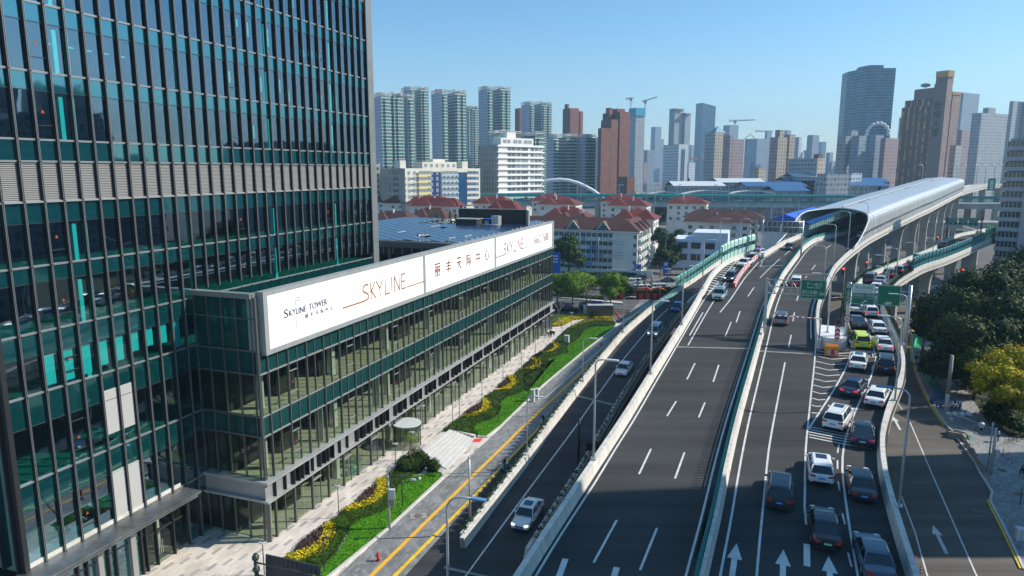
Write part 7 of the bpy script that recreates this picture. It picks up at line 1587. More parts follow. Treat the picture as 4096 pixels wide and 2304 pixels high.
for i,px in enumerate([2466,2478,2588,2624,2712,2855,2918,2968,3088,3145,3182,3215,3278,3215 + 60,3335,3412,3435,3465,3478,2168,2312,2324]):
    x = xat(px,405); t = thing('street_lamp','small pale lamp on the crossing viaduct','street lamp',(x,405,15),0,'small lamps on the crossing viaduct'); MB().tube([(x,405,15),(x,405,25.5),(x + .4,405,26.2),(x + 1.6,405,26.5)],.16,5).build('pole',POLE,t); MB().box(x + 1.2,x + 2.6,404.7,405.3,26.4,26.7).build('lamp_head',LHEAD,t)
for i,px in enumerate([3690,3828,3865,3908,3942,3978,4008]):
    D = 470; x = xat(px,D); t = thing('street_lamp','tall thin lamp standing behind the far end of the tunnel cover','street lamp',(x,D,22),0,'lamps beyond the tunnel cover'); zt = zat(658,D); MB().tube([(x,D,14),(x,D,zt - 1.5),(x - .8,D,zt - .3),(x - 3.2,D,zt)],.2,5).build('pole',POLE,t); MB().box(x - 4.2,x - 2.8,D - .3,D + .3,zt - .15,zt + .15).build('lamp_head',LHEAD,t)
# far curving viaduct right of the tunnel end
pth = [PD(a,b,dd) for a,b,dd in ((3850,772,360),(3900,757,395),(3950,746,425),(4010,742,440),(4080,752,430),(4150,765,415))]
struct(MB().sweep([(-.3,-1.4),(-.3,1.0),(.0,1.0),(.0,0),(-9,0),(-9,1),(-9.3,1),(-9.3,-1.4),(-4.5,-2.4)],pth).build('elevated_road',CONC_G))
for i,k in enumerate((1,2,3)): q = pth[k]; tag(MB().box(q[0] - 1.2,q[0] + 1.2,q[1] + 3,q[1] + 5.5,0,q[2] - 2).build('bridge_pier',CONC_D),'tapered grey concrete pier holding up the elevated road deck','pier','piers under the elevated roads')
# =============== posts and lights in the garden strip ===============
def zpost(px,py,tpx,tpy):
    x,y,_ = P(px,py); r = ray(tpx,tpy); return x,y,CZ + r[2] * (y / r[1])
gi = 0
for a in [((1356,2073),(1358,1944)),((1584,1886),(1582,1775)),((1650,1840),(1648,1729)),((1058,2300),(1052,2172)),((1811,1713),(1809,1618)),((1838,1689),(1836,1597)),((1928,1616),(1927,1530)),((2012,1546),(2012,1466)),((2085,1483),(2085,1412)),((2141,1425),(2140,1359)),((2197,1358),(2195,1319)),((2248,1349),(2248,1286)),((2285,1307),(2284,1251)),((1692,1718),(1693,1622))]:
    (px,py),(tx_,ty_) = a; x,y,z = zpost(px,py,tx_,ty_); t = thing('camera_post','slim pavement post with a pair of white cameras, %s along the podium front' % ('1st 2nd 3rd 4th 5th 6th 7th 8th 9th 10th 11th 12th 13th 14th'.split()[gi]) if 0 else ('slim post with white floodlight heads standing on the podium pavement'),'light post',(x,y,0),0,'slim posts with white heads along the pavement'); MB().tube([(x,y,0),(x,y,z)],.045,6).build('post',POLD,t); mb = MB(); mb.obox((x + .12,y,z),(.42,.16,.16),.5); mb.obox((x - .2,y + .05,z - .02),(.3,.14,.14),-.6); mb.build('heads',LHEAD,t); gi += 1
for a in [((1298,2294),(1296,2152)),((1610,2021),(1609,1903)),((1992,1686),(1992,1595)),((2116,1580),(2116,1500)),((2216,1491),(2216,1417)),((2292,1425),(2293,1357)),((2374,1361),(2374,1298)),((2447,1280),(2446,1231))]:
    (px,py),(tx_,ty_) = a; x,y,z = zpost(px,py,tx_,ty_); t = thing('lawn_lamp','dark lawn lamp with a flat square head on the green strip','garden lamp',(x,y,0),0,'dark flat-headed lawn lamps'); MB().tube([(x,y,0),(x,y,z)],.05,6).build('post',POLD,t); MB().obox((x + .28,y,z),(.75,.3,.07),.1).build('lamp_head',POLD,t)
# tall CCTV mast on the first lawn kerb
x,y,z = zpost(1559,2117,1555,1903); t = thing('cctv_mast','tall pale mast with two long arms, cameras and a white box on the first lawn','camera mast',(x,y,0)); MB().tube([(x,y,0),(x,y,z * .55),(x,y,z)],[.11,.1,.08],8).build('mast',POLE,t)
mb = MB(); mb.tube([(x,y,z - .05),(x + 3.4,y - .2,z - .1)],.05,6); mb.tube([(x,y,z * .83),(x + 2.6,y - .3,z * .93)],.045,6); mb.tube([(x,y,z * .6),(x + .5,y,z * .6)],.04,5); mb.build('arms',POLD,t); mb = MB(); mb.obox((x + 2.5,y - .3,z * .95),(.5,.2,.22),-.3); mb.ball((x + 3.1,y - .3,z * .97),.17); mb.build('cameras',LHEAD,t); MB().obox((x + .35,y,z * .66),(.55,.4,1.0),.1).build('equipment_box',LHEAD,t); MB().obox((x + .33,y,z * .5),(.4,.3,.7),.1).build('lower_box',mat('beige_box',(.3,.28,.22),.7),t)
x,y,z = zpost(1880,2075,1881,1836); B = S(1880,2080,ZL,1.0); t = thing('camera_pole','straight silver pole with one white camera at the start of the flower-box parapet','camera pole',B); r = ray(1881,1836); zz = CZ + r[2] * B[1] / r[1]; MB().tube([B,(B[0],B[1],zz)],[.12,.08],8).build('pole',POLE,t); mb = MB(); mb.obox((B[0],B[1] - .1,zz + .2),(.2,.45,.2),.3); mb.tube([(B[0] + .1,B[1],zz),(B[0] + .1,B[1],zz + 1.9)],.015,4); mb.build('camera',LHEAD,t)
WIRE_ = mat('black_pole',(.012,.012,.012),.6)
# hydrants
RED = mat('hydrant_red',(.55,.015,.02),.4)
for lb,px,py in (('red fire hydrant on the paved street in the foreground',1513,2243),('small red fire hydrant on the shaded paving further up the street',2405,1385)):
    x,y,_ = P(px,py); t = thing('fire_hydrant',lb,'hydrant',(x,y,0)); mb = MB(); mb.cyl((x,y,0),.2,.06,12); mb.cyl((x,y,.06),.13,.55,12); mb.ball((x,y,.66),.15,0,10,6); mb.cyl((x,y,.78),.05,.08,8); mb.build('barrel',RED,t); mb = MB(); mb.tube([(x - .24,y,.48),(x + .24,y,.48)],.07,8); mb.tube([(x,y - .24,.42),(x,y,.42)],.08,8); mb.build('nozzles',RED,t)
# cabinets
def cab(label,px,py,sx,sy,h,m,a=-AZ): x,y,_ = P(px,py); t = thing('utility_cabinet',label,'cabinet',(x,y,0)); MB().obox((x,y,h / 2),(sx,sy,h),a).build('casing',m,t); MB().obox((x,y,h + .04),(sx + .1,sy + .1,.08),a).build('lid',LHEAD,t); mb = MB(); mb.obox((x - .0,y - sy / 2 - .02,h / 2),(.03,.03,h * .8),a); mb.build('door_seam',POLD,t)
CABM = mat('cabinet_pale',(.6,.62,.6),.6,noise=(1,.06)); cab('pale utility cabinet standing on the lawn beside the winding hedge',2267,1375,.9,.7,1.7,CABM); cab('left one of two white cabinets by the lawn kerb',2131,1607,.55,.5,1.9,CABM); cab('right one of two white cabinets by the lawn kerb',2147,1595,.55,.5,1.6,CABM)
cab('pale cabinet beside the big olive box at the crossing',2347,1263,1.6,.8,2.6,CABM,0); cab('large olive-grey roadside equipment box at the crossing',2400,1268,6.0,2.2,3.0,mat('olive_box',(.10,.11,.085),.7,noise=(.6,.2)),0); cab('pale junction box on the right-hand pavement',4075,2160,.6,.5,1.2,CABM)
# manhole covers
for lb,px,py in (('round rusty manhole cover in a pale slab on the paved street',1673,2065),('manhole cover on the right-hand street',3895,2045),('round cover on the right-hand pavement',4009,1882),('second round cover on the right-hand pavement',4075,1978)):
    x,y,_ = P(px,py); t = thing('manhole_cover',lb,'manhole cover',(x,y,0)); MB().obox((x,y,.035),(1.7,1.1,.02),.2).build('slab',mat('slab_grey',(.3,.29,.27),.85,noise=(2,.15)),t) if 'slab' in lb else None; MB().cyl((x,y,.03),.45,.03,20).build('cover',mat('rusty_iron',(.16,.12,.09),.8,noise=(5,.3)),t)
x,y,z = zpost(2313,1905,2319,1676); t = thing('utility_pole','black utility pole with a short arm standing in the gap beside the low ramp','utility pole',(x,y,0)); MB().tube([(x,y,0),(x,y,z)],[.2,.14],8).build('pole',WIRE_,t); mb = MB(); mb.tube([(x,y,z * .62),(x + 2.6,y,z * .6)],.07,5); mb.obox((x + 1.6,y,z * .52),(1.6,.1,.9)); mb.build('crossarm',WIRE_,t)
# red banner sheet on the steps edge, green sheets in the shop
x,y,_ = P(1905,1763); tag(MB().quad((x - .7,y - .35,.06),(x + .5,y - .5,.05),(x + .8,y + .45,.12),(x - .5,y + .5,.1)).build('banner',mat('red_cloth',(.85,.04,.02),.7)),'red cloth banner lying on the paving beside the steps','banner')
for lb,u,v,s in (('crumpled green dust sheet on the ground floor behind the glass',14.5,-1.6,1.0),('pale green folded sheet further inside behind the glass',16.5,-3.0,1.4)):
    r = random.Random(int(u)); mb = MB(); g = [[(*W(u + i * .45 * s,v + j * .4 * s)[:2],.2 + r.random() * .35) for j in range(4)] for i in range(5)]; [mb.quad(g[i][j],g[i + 1][j],g[i + 1][j + 1],g[i][j + 1]) for i in range(4) for j in range(3)]; tag(mb.build('dust_sheet',mat('green_sheet' + lb[:4],(.03,.4,.25) if s == 1 else (.3,.5,.38),.7)),lb,'sheet')
# =============== sign gantries ===============
GRN = mat('sign_green',(.0,.19,.095),.5); SWH = mat('sign_white',(.78,.8,.8),.5); SBK = mat('sign_back',(.12,.125,.13),.6,.2,noise=(.5,.15))
def onu3(px,py,u):
    r = ray(px,py); t_ = (u + OX * su + OY * cu) / (r[0] * su + r[1] * cu); return (r[0] * t_,r[1] * t_,CZ + r[2] * t_)
def uat(p): return UV(p[0],p[1])[0]
def sign_panel(t,u,tl,tr,bl_,m=GRN,border=True,th=.12,name='sign_panel'):
    a,b,c_ = onu3(*tl,u),onu3(*tr,u),onu3(*bl_,u); va,vb = UV(a[0],a[1])[1],UV(b[0],b[1])[1]; z1,z0 = (a[2] + b[2]) / 2,c_[2]; o = MB().ubox(u,u + th,va,vb,z0,z1).build(name,m,t)
    f = lambda p,q,k=.02: W(u - k,va + (vb - va) * p,z0 + (z1 - z0) * q); mb = MB(); e = .02
    if border:
        for (p0,p1,q0,q1) in ((.015,.985,.965,.985),(.015,.985,.015,.035),(.012,.028,.02,.98),(.972,.988,.02,.98)): mb.quad(f(p0,q0),f(p1,q0),f(p1,q1),f(p0,q1))
        mb.build('border',SWH,o)
    return o,f
def words(o,f,items,m=SWH):
    mb = MB()
    for body,p0,p1,q0,q1 in items: put_text(mb,body,lambda a,b: f(a,b,.025),p0,p1,q0,q1)
    mb.build('lettering',m,o)
def truss(mb,u,v0,v1,zs,r=.07,n=5,dep=.5):
    for z in zs:
        mb.tube([W(u,v0,z),W(u,v1,z)],r,6); 
    for k in range(n + 1): v = v0 + (v1 - v0) * k / n; mb.tube([W(u,v,zs[0]),W(u,v,zs[-1])],r * .55,5)
    for k in range(n): va,vb = v0 + (v1 - v0) * k / n,v0 + (v1 - v0) * (k + 1) / n; mb.tube([W(u,va,zs[0]),W(u,vb,zs[-1])],r * .5,5)
# next-exit gantry
B = S(3057,1310,ZM,1.0); u = uat(B); t = thing('sign_gantry','truss gantry with a green NEXT EXIT sign over the tunnel carriageway','sign gantry',B); top = onu3(3063,1112,u); MB().ubox(u - .18,u + .18,UV(B[0],B[1])[1] - .2,UV(B[0],B[1])[1] + .2,B[2] - 1.2,top[2]).build('post',POLE,t)
v0,v1 = UV(B[0],B[1])[1],UV(*onu3(3205,1117,u)[:2])[1]; zs = [onu3(3130,y_,u)[2] for y_ in (1120,1148,1175)]; mb = MB(); truss(mb,u,v0,UV(*onu3(3307,1121,u)[:2])[1],zs,.08,7); mb.build('truss',POLE,t)
o,f = sign_panel(t,u - .35,(3205,1117),(3307,1121),(3200,1194))
words(o,f,[('下一出口',.20,.84,.68,.86),('Next  Exit',.26,.78,.56,.65),('浙江北路',.06,.66,.26,.45),('Zhejiang Rd. (N)',.07,.63,.13,.22),('1.3km',.72,.95,.22,.40)])
# station / elevated-road gantry
B = S(3383,1345,ZM,1.1); u = uat(B); B2 = S(3618,1383,ZR,1.0); t = thing('sign_gantry','double-post gantry with white and green direction signs and one blank green sign','sign gantry',B); vB = UV(B[0],B[1])[1]; top = onu3(3397,1130,u)
MB().tube([(B[0],B[1],B[2] - 1.4),(B[0],B[1],top[2])],.22,10).build('post',POLE,t); vR = UV(*onu3(3628,1300,u)[:2])[1]; zR = onu3(3628,1150,u)[2]; MB().tube([W(u,vR,interp(B2[1],ZR) - .5),W(u,vR,zR + .3)],.22,10).build('post',POLE,t); mb = MB(); truss(mb,u,vB,vR,[zR - 2.2,zR - .6],.09,9); mb.build('truss',POLE,t)
o,f = sign_panel(t,u - .4,(3386,1133),(3408,1134),(3384,1214)); words(o,f,[('上',.22,.8,.58,.74),('海',.22,.8,.40,.56),('站',.22,.8,.22,.38)])
mb = MB(); mb.quad(f(.15,.78),f(.85,.78),f(.85,.96),f(.15,.96)); mb.build('metro_panel',SWH,o); mb = MB(); c0_ = [f(.5 + .24 * cos(a),.87 + .07 * sin(a),.035) for a in [2 * pi * k / 14 for k in range(15)]]; mb.tube(c0_,.035,4); mb.quad(f(.46,.80,.035),f(.54,.80,.035),f(.54,.86,.035),f(.46,.86,.035)); mb.build('metro_emblem',GRN,o)
def sarrow(o,f,cx,cy,sx,sy):
    mb = MB(); Q_ = lambda a,b: f(cx + a * sx,cy + b * sy,.03); mb.poly([Q_(-1,-.75),Q_(-.7,-1),Q_(.35,.15),Q_(.05,.42)]); mb.poly([Q_(-.25,.9),Q_(1,1),Q_(.85,-.2),Q_(.5,.5)]); mb.poly([Q_(-.25,.9),Q_(.5,.5),Q_(-.1,.55)]); mb.build('arrow',SWH,o)
sarrow(o,f,.5,.1,.32,.07)
o,f = sign_panel(t,u - .4,(3411,1134),(3503,1138),(3406,1216)); mb = MB(); mb.quad(f(.02,.56),f(.98,.56),f(.98,.975),f(.02,.975)); mb.build('white_panel',SWH,o)
mb = MB(); put_text(mb,'南北高架路',lambda a,b: f(a,b,.035),.12,.9,.74,.92); put_text(mb,'N-S Elevated Rd.',lambda a,b: f(a,b,.035),.13,.88,.61,.70); mb.build('green_lettering',GRN,o)
words(o,f,[('共和新路立交',.05,.56,.37,.52),('卢浦大桥',.62,.96,.37,.52),('Gonghexin Rd. Interchange',.06,.54,.28,.34),('Lupu Bridge',.64,.93,.28,.34)]); sarrow(o,f,.56,.14,.11,.09)
o,f = sign_panel(t,u - .4,(3513,1140),(3607,1142),(3507,1221)); mb = MB(); r = random.Random(2); mb.poly([f(.30,.10),f(.42,.06),(f(.66,.08)),f(.62,.13),f(.68,.16),f(.60,.2),f(.36,.19),f(.40,.15)]); mb.build('tape_remains',mat('pale_tape',(.55,.62,.6),.6),o)
# speed sign 40
cx,cy,cz = onu3(3389,1274,u - .5); t = thing('speed_sign','round red-ringed 40 speed sign on the gantry post','road sign',(cx,cy,cz)); va = UV(cx,cy)[1]; rr_ = .46; fn = lambda a,b,k=0: W(u - .5 - k,va + a,cz + b)
MB().poly([fn(rr_ * cos(a),rr_ * sin(a)) for a in [2 * pi * k / 24 for k in range(24)]]).build('red_disc',mat('sign_red',(.6,.02,.03),.5),t); o = MB().poly([fn(rr_ * .78 * cos(a),rr_ * .78 * sin(a),.02) for a in [2 * pi * k / 24 for k in range(24)]]).build('white_disc',SWH,t); mb = MB(); put_text(mb,'40',lambda a,b: fn(a,b,.03),-.25,.25,-.16,.16); mb.build('numerals',mat('black_letters',(.01,.01,.01),.5),o)
cx,cy,cz = onu3(3464,912,uat(S(3463,948,ZM,1))); t = thing('speed_sign','round red-ringed 60 speed sign low on the lamp post at the tunnel mouth','road sign',(cx,cy,cz)); MB().poly([(cx + .5 * cos(a),cy - .12,cz + .5 * sin(a)) for a in [2 * pi * k / 20 for k in range(20)]]).build('red_disc',mat('sign_red',(.6,.02,.03),.5),t); o = MB().poly([(cx + .38 * cos(a),cy - .14,cz + .38 * sin(a)) for a in [2 * pi * k / 20 for k in range(20)]]).build('white_disc',SWH,t); mb = MB(); put_text(mb,'60',lambda a,b: (cx + a,cy - .16,cz + b),-.25,.25,-.17,.17); mb.build('numerals',mat('black_letters',(.01,.01,.01),.5),o)
# rear side of the gantry signs on the left carriageway
B = S(3045,1004,ZM,1.0); u = uat(B); B2 = S(3203,1023,ZM,1.0); t = thing('sign_gantry','truss gantry seen from behind with two plain grey sign backs','sign gantry',B); vB = UV(B[0],B[1])[1]; top = onu3(3047,882,u)[2]; vR = UV(*onu3(3206,980,u)[:2])[1]
for v_ in (vB,vR): MB().tube([W(u,v_,B[2] - 1),W(u,v_,top + .2)],.22,8).build('post',POLE,t)
mb = MB(); truss(mb,u - .3,vB,vR,[top - 2.9,top - 1.4,top - .1],.09,8); mb.build('truss',POLE,t)
for a,b,c_ in (((3059,878),(3122,882),(3059,926)),((3133,882),(3197,885),(3133,930))): sign_panel(t,u + .2,a,b,c_,SBK,False,name='sign_back')
# far green gantry
u = uat(PD(3850,885,222)); t = thing('sign_gantry','far gantry with three green panels across the slip road','sign gantry',onu3(3784,940,u)); zt_ = onu3(3850,866,u)[2]
for px,py in ((3785,955),(3921,945)): q = onu3(px,py,u); v_ = UV(q[0],q[1])[1]; MB().tube([W(u,v_,12),W(u,v_,zt_ + .1)],.2,8).build('post',POLD,t)
for a,b,c_ in (((3784,869),(3794,869),(3784,900)),((3796,870),(3832,871),(3796,900)),((3836,871),(3873,872),(3836,901)),((3876,872),(3914,873),(3876,903))):
    o,f = sign_panel(t,u - .2,a,b,c_)
    if b[0] - a[0] > 20: words(o,f,[('南北高架路' if a[0] != 3836 else '北横通道',.12,.88,.66,.9),('共和新路立交方向' if a[0] < 3850 else '卢浦大桥方向',.08,.92,.36,.58)]); mb = MB(); mb.poly([f(.42,.25,.03),f(.5,.08,.03),f(.58,.25,.03)]); mb.build('arrow',SWH,o)
# striped height bar
q0,q1 = onu3(3090,1260,47.3),onu3(3266,1274,47.3); t = thing('height_limit_bar','red and white striped bar across the tunnel carriageway','height bar',q0); n = 15
mbr,mbw = MB(),MB()
for k in range(n): a_ = tuple(q0[i] + (q1[i] - q0[i]) * k / n for i in range(3)); b_ = tuple(q0[i] + (q1[i] - q0[i]) * (k + 1) / n for i in range(3)); (mbr if k % 2 else mbw).tube([a_,b_],.09,6)
mbr.build('red_stripes',mat('barrier_red',(.6,.03,.03),.5),t); mbw.build('white_stripes',SWH,t); MB().tube([q1,(q1[0] + .6,q1[1] + .1,q1[2]),(q1[0] + .6,q1[1] + .1,q1[2] - 3.5)],.09,6).build('support',POLE,t)
# red and white kerb wall of the striped nose
RW = [UV(*S(a,b,ZM)[:2]) for a,b in ((2935,1152),(2952,1118),(2970,1092),(2990,1068),(3010,1048),(3026,1034))]; RW.sort(); t = thing('striped_barrier','red and white chevron-striped low wall dividing the merging lane','barrier',wz(RW[0][0],RW[0][1],ZM)); pp = [wz(RW[0][0] + (RW[-1][0] - RW[0][0]) * k / 34,interp(RW[0][0] + (RW[-1][0] - RW[0][0]) * k / 34,RW),ZM) for k in range(35)]
for cm,par in ((mat('barrier_red',(.6,.03,.03)),0),(SWH,1)):
    mb = MB()
    for k in range(par,34,2): mb.sweep([(-.22,0),(-.2,.85),(.2,.85),(.22,0)],[pp[k],pp[k + 1]])
    mb.build('stripes',cm,t)
q = wz(RW[-1][0] + 1.2,RW[-1][1] + .3,ZM); tag(MB().tube([(q[0],q[1],q[2]),(q[0],q[1],q[2] + 1.1)],.7,12).build('barrier_end',CONC),'round concrete nose where the striped wall meets the parapet','barrier end')
# gore plinth, chevron panel with signal, crash cushion
a_,b_ = S(3283,1375,ZM),S(3408,1392,ZM); cx,cy = (a_[0] + b_[0]) / 2,(a_[1] + b_[1]) / 2 + 1.2; t = thing('gore_plinth','rounded white concrete plinth at the split below the gantry','plinth',(cx,cy,a_[2])); hw_ = sqrt((a_[0] - b_[0]) ** 2 + (a_[1] - b_[1]) ** 2) / 2; ang = atan2(b_[1] - a_[1],b_[0] - a_[0]); zc = interp(cy,ZM)
pts = [(cx + cos(ang) * hw_ * cos(f) - sin(ang) * 2.2 * sin(f),cy + sin(ang) * hw_ * cos(f) + cos(ang) * 2.2 * sin(f)) for f in [pi + pi * k / 14 for k in range(15)]]; MB().prism(pts + [(cx + cos(ang) * hw_ - sin(ang) * 6,cy + sin(ang) * hw_ + cos(ang) * 6),(cx - cos(ang) * hw_ - sin(ang) * 6,cy - sin(ang) * hw_ + cos(ang) * 6)],zc - .5,zc + 1.15).build('plinth_body',mat('white_concrete',(.70,.69,.67),.8,noise=(.5,.08)),t)
q = S(3347,1365,ZM,1.0); t = thing('chevron_signal','red and white chevron board topped by a small signal box on the gore plinth','road sign',q); uq = uat(q); vq = UV(q[0],q[1])[1]; f = lambda a,b,k=0: W(uq - k,vq + a,q[2] + .0 + b); MB().hexa((f(-.32,.3),f(.32,.3),f(.32,.3,-.1),f(-.32,.3,-.1),f(-.32,2.0),f(.32,2.0),f(.32,2.0,-.1),f(-.32,2.0,-.1))).build('board',mat('sign_red',(.6,.02,.03)),t)
mb = MB()
for k in range(3): b0 = .35 + .58 * k; mb.poly([f(-.3,b0,.02),f(0,b0 + .25,.02),f(.3,b0,.02),f(.3,b0 + .27,.02),f(0,b0 + .52,.02),f(-.3,b0 + .27,.02)])
mb.build('chevrons',SWH,t); MB().ubox(uq - .05,uq + .15,vq - .38,vq + .38,q[2] + 2.05,q[2] + 3.15).build('signal_box',SBK,t); mb = MB(); mb.poly([f(.26 * cos(a),2.6 + .26 * sin(a),.08) for a in [2 * pi * k / 14 for k in range(14)]]); mb.build('lens',TRIM,t); MB().tube([f(0,0),f(0,.3)],.06,6).build('post',POLE,t)
q = S(3327,1427,ZM); t = thing('crash_cushion','orange crash cushion with red and white diamond panel before the plinth','crash cushion',q); OR = mat('orange_plastic',(.75,.30,.01),.5); ux = uat(q); vx = UV(q[0],q[1])[1]; mb = MB(); mb.hexa((W(ux,vx - .85,q[2] + .05),W(ux,vx + .75,q[2] + .05),W(ux + 2,vx + .9,q[2] + .05),W(ux + 2,vx - .7,q[2] + .05),W(ux + .1,vx - .8,q[2] + 1.1),W(ux + .1,vx + .75,q[2] + 1.1),W(ux + 2,vx + .85,q[2] + 1.2),W(ux + 2,vx - .7,q[2] + 1.2))); mb.build('body',OR,t)
mb = MB(); [mb.ubox(ux + .25 + k * .42,ux + .42 + k * .42,vx - .75,vx + .8,q[2] + 1.15,q[2] + 1.3) for k in range(4)]; mb.build('top_ribs',OR,t); MB().quad(W(ux - .05,vx - .45,q[2] + .25),W(ux - .05,vx + .6,q[2] + .25),W(ux + .02,vx + .6,q[2] + .95),W(ux + .02,vx - .45,q[2] + .95)).build('panel',mat('sign_red',(.6,.02,.03)),t)
mb = MB()
for k in (0,1):
    for s_v in (-1,1): c_ = vx + .07 + s_v * (.14 + .2 * k); mb.poly([W(ux - .08,c_,q[2] + .3),W(ux - .08,c_ + s_v * .1,q[2] + .3),W(ux - .06,c_ + s_v * .28,q[2] + .6),W(ux - .04,c_ + s_v * .1,q[2] + .9),W(ux - .04,c_,q[2] + .9),W(ux - .06,c_ + s_v * .18,q[2] + .6)])
mb.build('diamond_marks',SWH,t)
# traffic lights under the deck and small signs
TLR = mat('signal_red_lit',(.9,.02,.02),.4,emit=(1,.03,.03,4.0))
for lb,px,py,D,s in (('red traffic light beside the pale pier under the deck',3371,1080,118,1),('red traffic light deeper in the shade under the deck',3466,1053,150,1),('red traffic light on the far pier line',3749,951,225,1),('red traffic light on an arm above the dark park trees',3850,1082,128,1),('red traffic light with visor low beside the striped cones',3468,1048,160,0)):
    if not s: continue
    x,y,z = PD(px,py,D); t = thing('traffic_light',lb,'traffic light',(x,y,0)); MB().tube([(x + .35,y + .1,0),(x + .35,y + .1,z + .6)],.09,6).build('post',POLD,t); MB().box(x - .22,x + .22,y - .1,y + .15,z - .8,z + .45).build('housing',TRIM,t); mb = MB(); mb.ball((x,y - .12,z + .22),.17,0,8,6); mb.build('red_lens',TLR,t)
# blue signs and posts at the crossing
SBL = mat('sign_blue',(.01,.12,.6),.5)
for lb,px,py,tx_,ty_,w_,h_,m,tt in (('blue parking sign on a post by the boundary wall',2550,1103,2550,1066,2.3,1.6,SBL,'P'),('tall blue sign with white disc at the lane entrance',2661,1108,2661,1066,2.0,4.4,SBL,None),('white notice board on a post by the round tree',2423,1238,2423,1186,1.2,2.2,SWH,None),('blue direction plate low by the round tree',2387,1240,2387,1208,2.4,.6,SBL,None)):
    x,y,z = zpost(px,py,tx_,ty_); t = thing('road_sign',lb,'road sign',(x,y,0)); MB().tube([(x,y,0),(x,y,z + .5)],.07,6).build('post',POLE,t); o = MB().box(x - w_ / 2,x + w_ / 2,y - .12,y - .05,z - h_ * .5,z + h_ * .5).build('plate',m,t)
    if tt: mb = MB(); put_text(mb,tt,lambda a,b: (x + a,y - .14,z + b),-.6,.0,-.3,.5); mb.build('lettering',SWH,o)
    if 'disc' in lb: MB().poly([(x + .6 * cos(a),y - .15,z + .9 + .6 * sin(a)) for a in [2 * pi * k / 16 for k in range(16)]]).build('white_disc',SWH,o)
x,y,z = PD(2202,1060,185); t = thing('road_sign','blue sign board on a white frame sticking out behind the podium end','road sign',(x,y,0)); MB().box(x - .6,x + 2.6,y - .1,y,z - 2.2,z + 3.4).build('plate',SBL,t); mb = MB(); [mb.tube([(x - 3,y + .2,z + k),(x + 2,y + .2,z + k)],.08,5) for k in (-1.5,0,1.5)]; mb.tube([(x - 2.4,y + .2,0),(x - 2.4,y + .2,z + 2)],.15,6); mb.build('frame',POLE,t); mb = MB(); [mb.box(x,x + 2,y - .14,y - .1,z + k,z + k + .3) for k in (2.3,1.5,.7)]; mb.build('text_lines',SWH,t)
# utility poles with wires
WIRE = mat('cable_black',(.02,.02,.02),.6); poles = []
for lb,px,py,tx_,ty_ in (('pale concrete utility pole in front of the balcony apartments',2392,1098,2390,948),('thin utility pole at the mouth of the lane',2658,1098,2657,955),('dark slim pole rising beside the camphor tree',2315,1098,2314,900)):
    x,y,z = zpost(px,py,tx_,ty_); t = thing('utility_pole',lb,'utility pole',(x,y,0)); MB().tube([(x,y,0),(x,y,z)],[.2,.13],8).build('pole',(CABM if 'pale' in lb else POLD),t); mb = MB(); [mb.box(x - 1.1,x + 1.1,y - .06,y + .06,z - .5 - k,z - .4 - k) for k in (0,.9)]; mb.build('crossarm',POLD,t); poles.append((x,y,z))
for i,dz in enumerate((.5,1.4,4.2,5.2,6.1)):
    a_,b_ = poles[0],poles[1]; pts = [(a_[0] + (b_[0] - a_[0]) * k / 10,a_[1] + (b_[1] - a_[1]) * k / 10,(a_[2] - dz) + (b_[2] - dz - a_[2] + dz) * k / 10 - 1.1 * sin(pi * k / 10)) for k in range(11)]; tag(MB().tube(pts,.035,4).build('overhead_wire',WIRE),'sagging black wire strung between the two utility poles','wire','wires between the utility poles')
# topiary flower bed on the crossing island
t = thing('topiary_display','dark topiary display with red letter blocks, orange swirls and spiral columns','topiary',P(2560,1180)); a_,b_ = P(2445,1195),P(2690,1190); MB().box(a_[0],b_[0],a_[1] - 1,a_[1] + 2.6,0,1.2).build('hedge_base',LF[0],t); mb = MB(); r = random.Random(6)
for f_,s_x,z_ in ((.18,1.6,2.6),(.3,1.9,3.4),(.5,2.2,2.2),(.7,2.6,2.6),(.88,2.6,3.2),(.97,2.2,2.2)): crown(mb,[(a_[0] + (b_[0] - a_[0]) * f_,a_[1] + 1,z_ * .7,s_x * 1.3,1.2,z_ * .45)],.28,1.0,r)
mb.build('foliage',LF,t)
for f_ in (.42,.53,.64): x = a_[0] + (b_[0] - a_[0]) * f_; MB().tube([(x + .35 * cos(k * .9),a_[1] + 1 + .35 * sin(k * .9),2 + k * .22) for k in range(24 if f_ == .53 else 17)],.16,5).build('spiral_column',LC[1],t)
for f_,w_ in ((.48,1.7),(.56,1.2),(.74,2.2)): x = a_[0] + (b_[0] - a_[0]) * f_; mb = MB(); mb.tube([(x + (k / 6 - 1) * w_,a_[1] - .3,2.2 + .9 * sin(pi * k / 12)) for k in range(13)],.28,6); mb.build('orange_swirl',mat('orange_flowers',(.7,.14,.03),.8),t)
for k,f_ in enumerate((.06,.16,.36,.46,.57,.68,.8)): x = a_[0] + (b_[0] - a_[0]) * f_; mb = MB(); mb.box(x - .55,x + .55,a_[1] - 1.2,a_[1] - 1.05,.3,1.6); mb.build('red_block',mat('red_blocks',(.65,.03,.03),.6),t)
x0_,x1_ = P(2200,1195)[0],P(2490,1215)[0]; tag(MB().hexa(((x0_,P(2200,1190)[1],0),(x1_,P(2480,1218)[1],0),(x1_,P(2480,1218)[1] + 2.4,0),(x0_,P(2200,1190)[1] + 2.4,0),(x0_,P(2200,1190)[1],.35),(x1_,P(2480,1218)[1],.35),(x1_,P(2480,1218)[1] + 2.4,.35),(x0_,P(2200,1190)[1] + 2.4,.35))).build('traffic_island',KERB),'pale kerbed traffic island in the middle of the crossing','traffic island')
hedge('dark clipped hedge on the traffic island',[(2205,1190),(2440,1207),(2440,1198),(2210,1182)],.9,LF,.2,30,77)
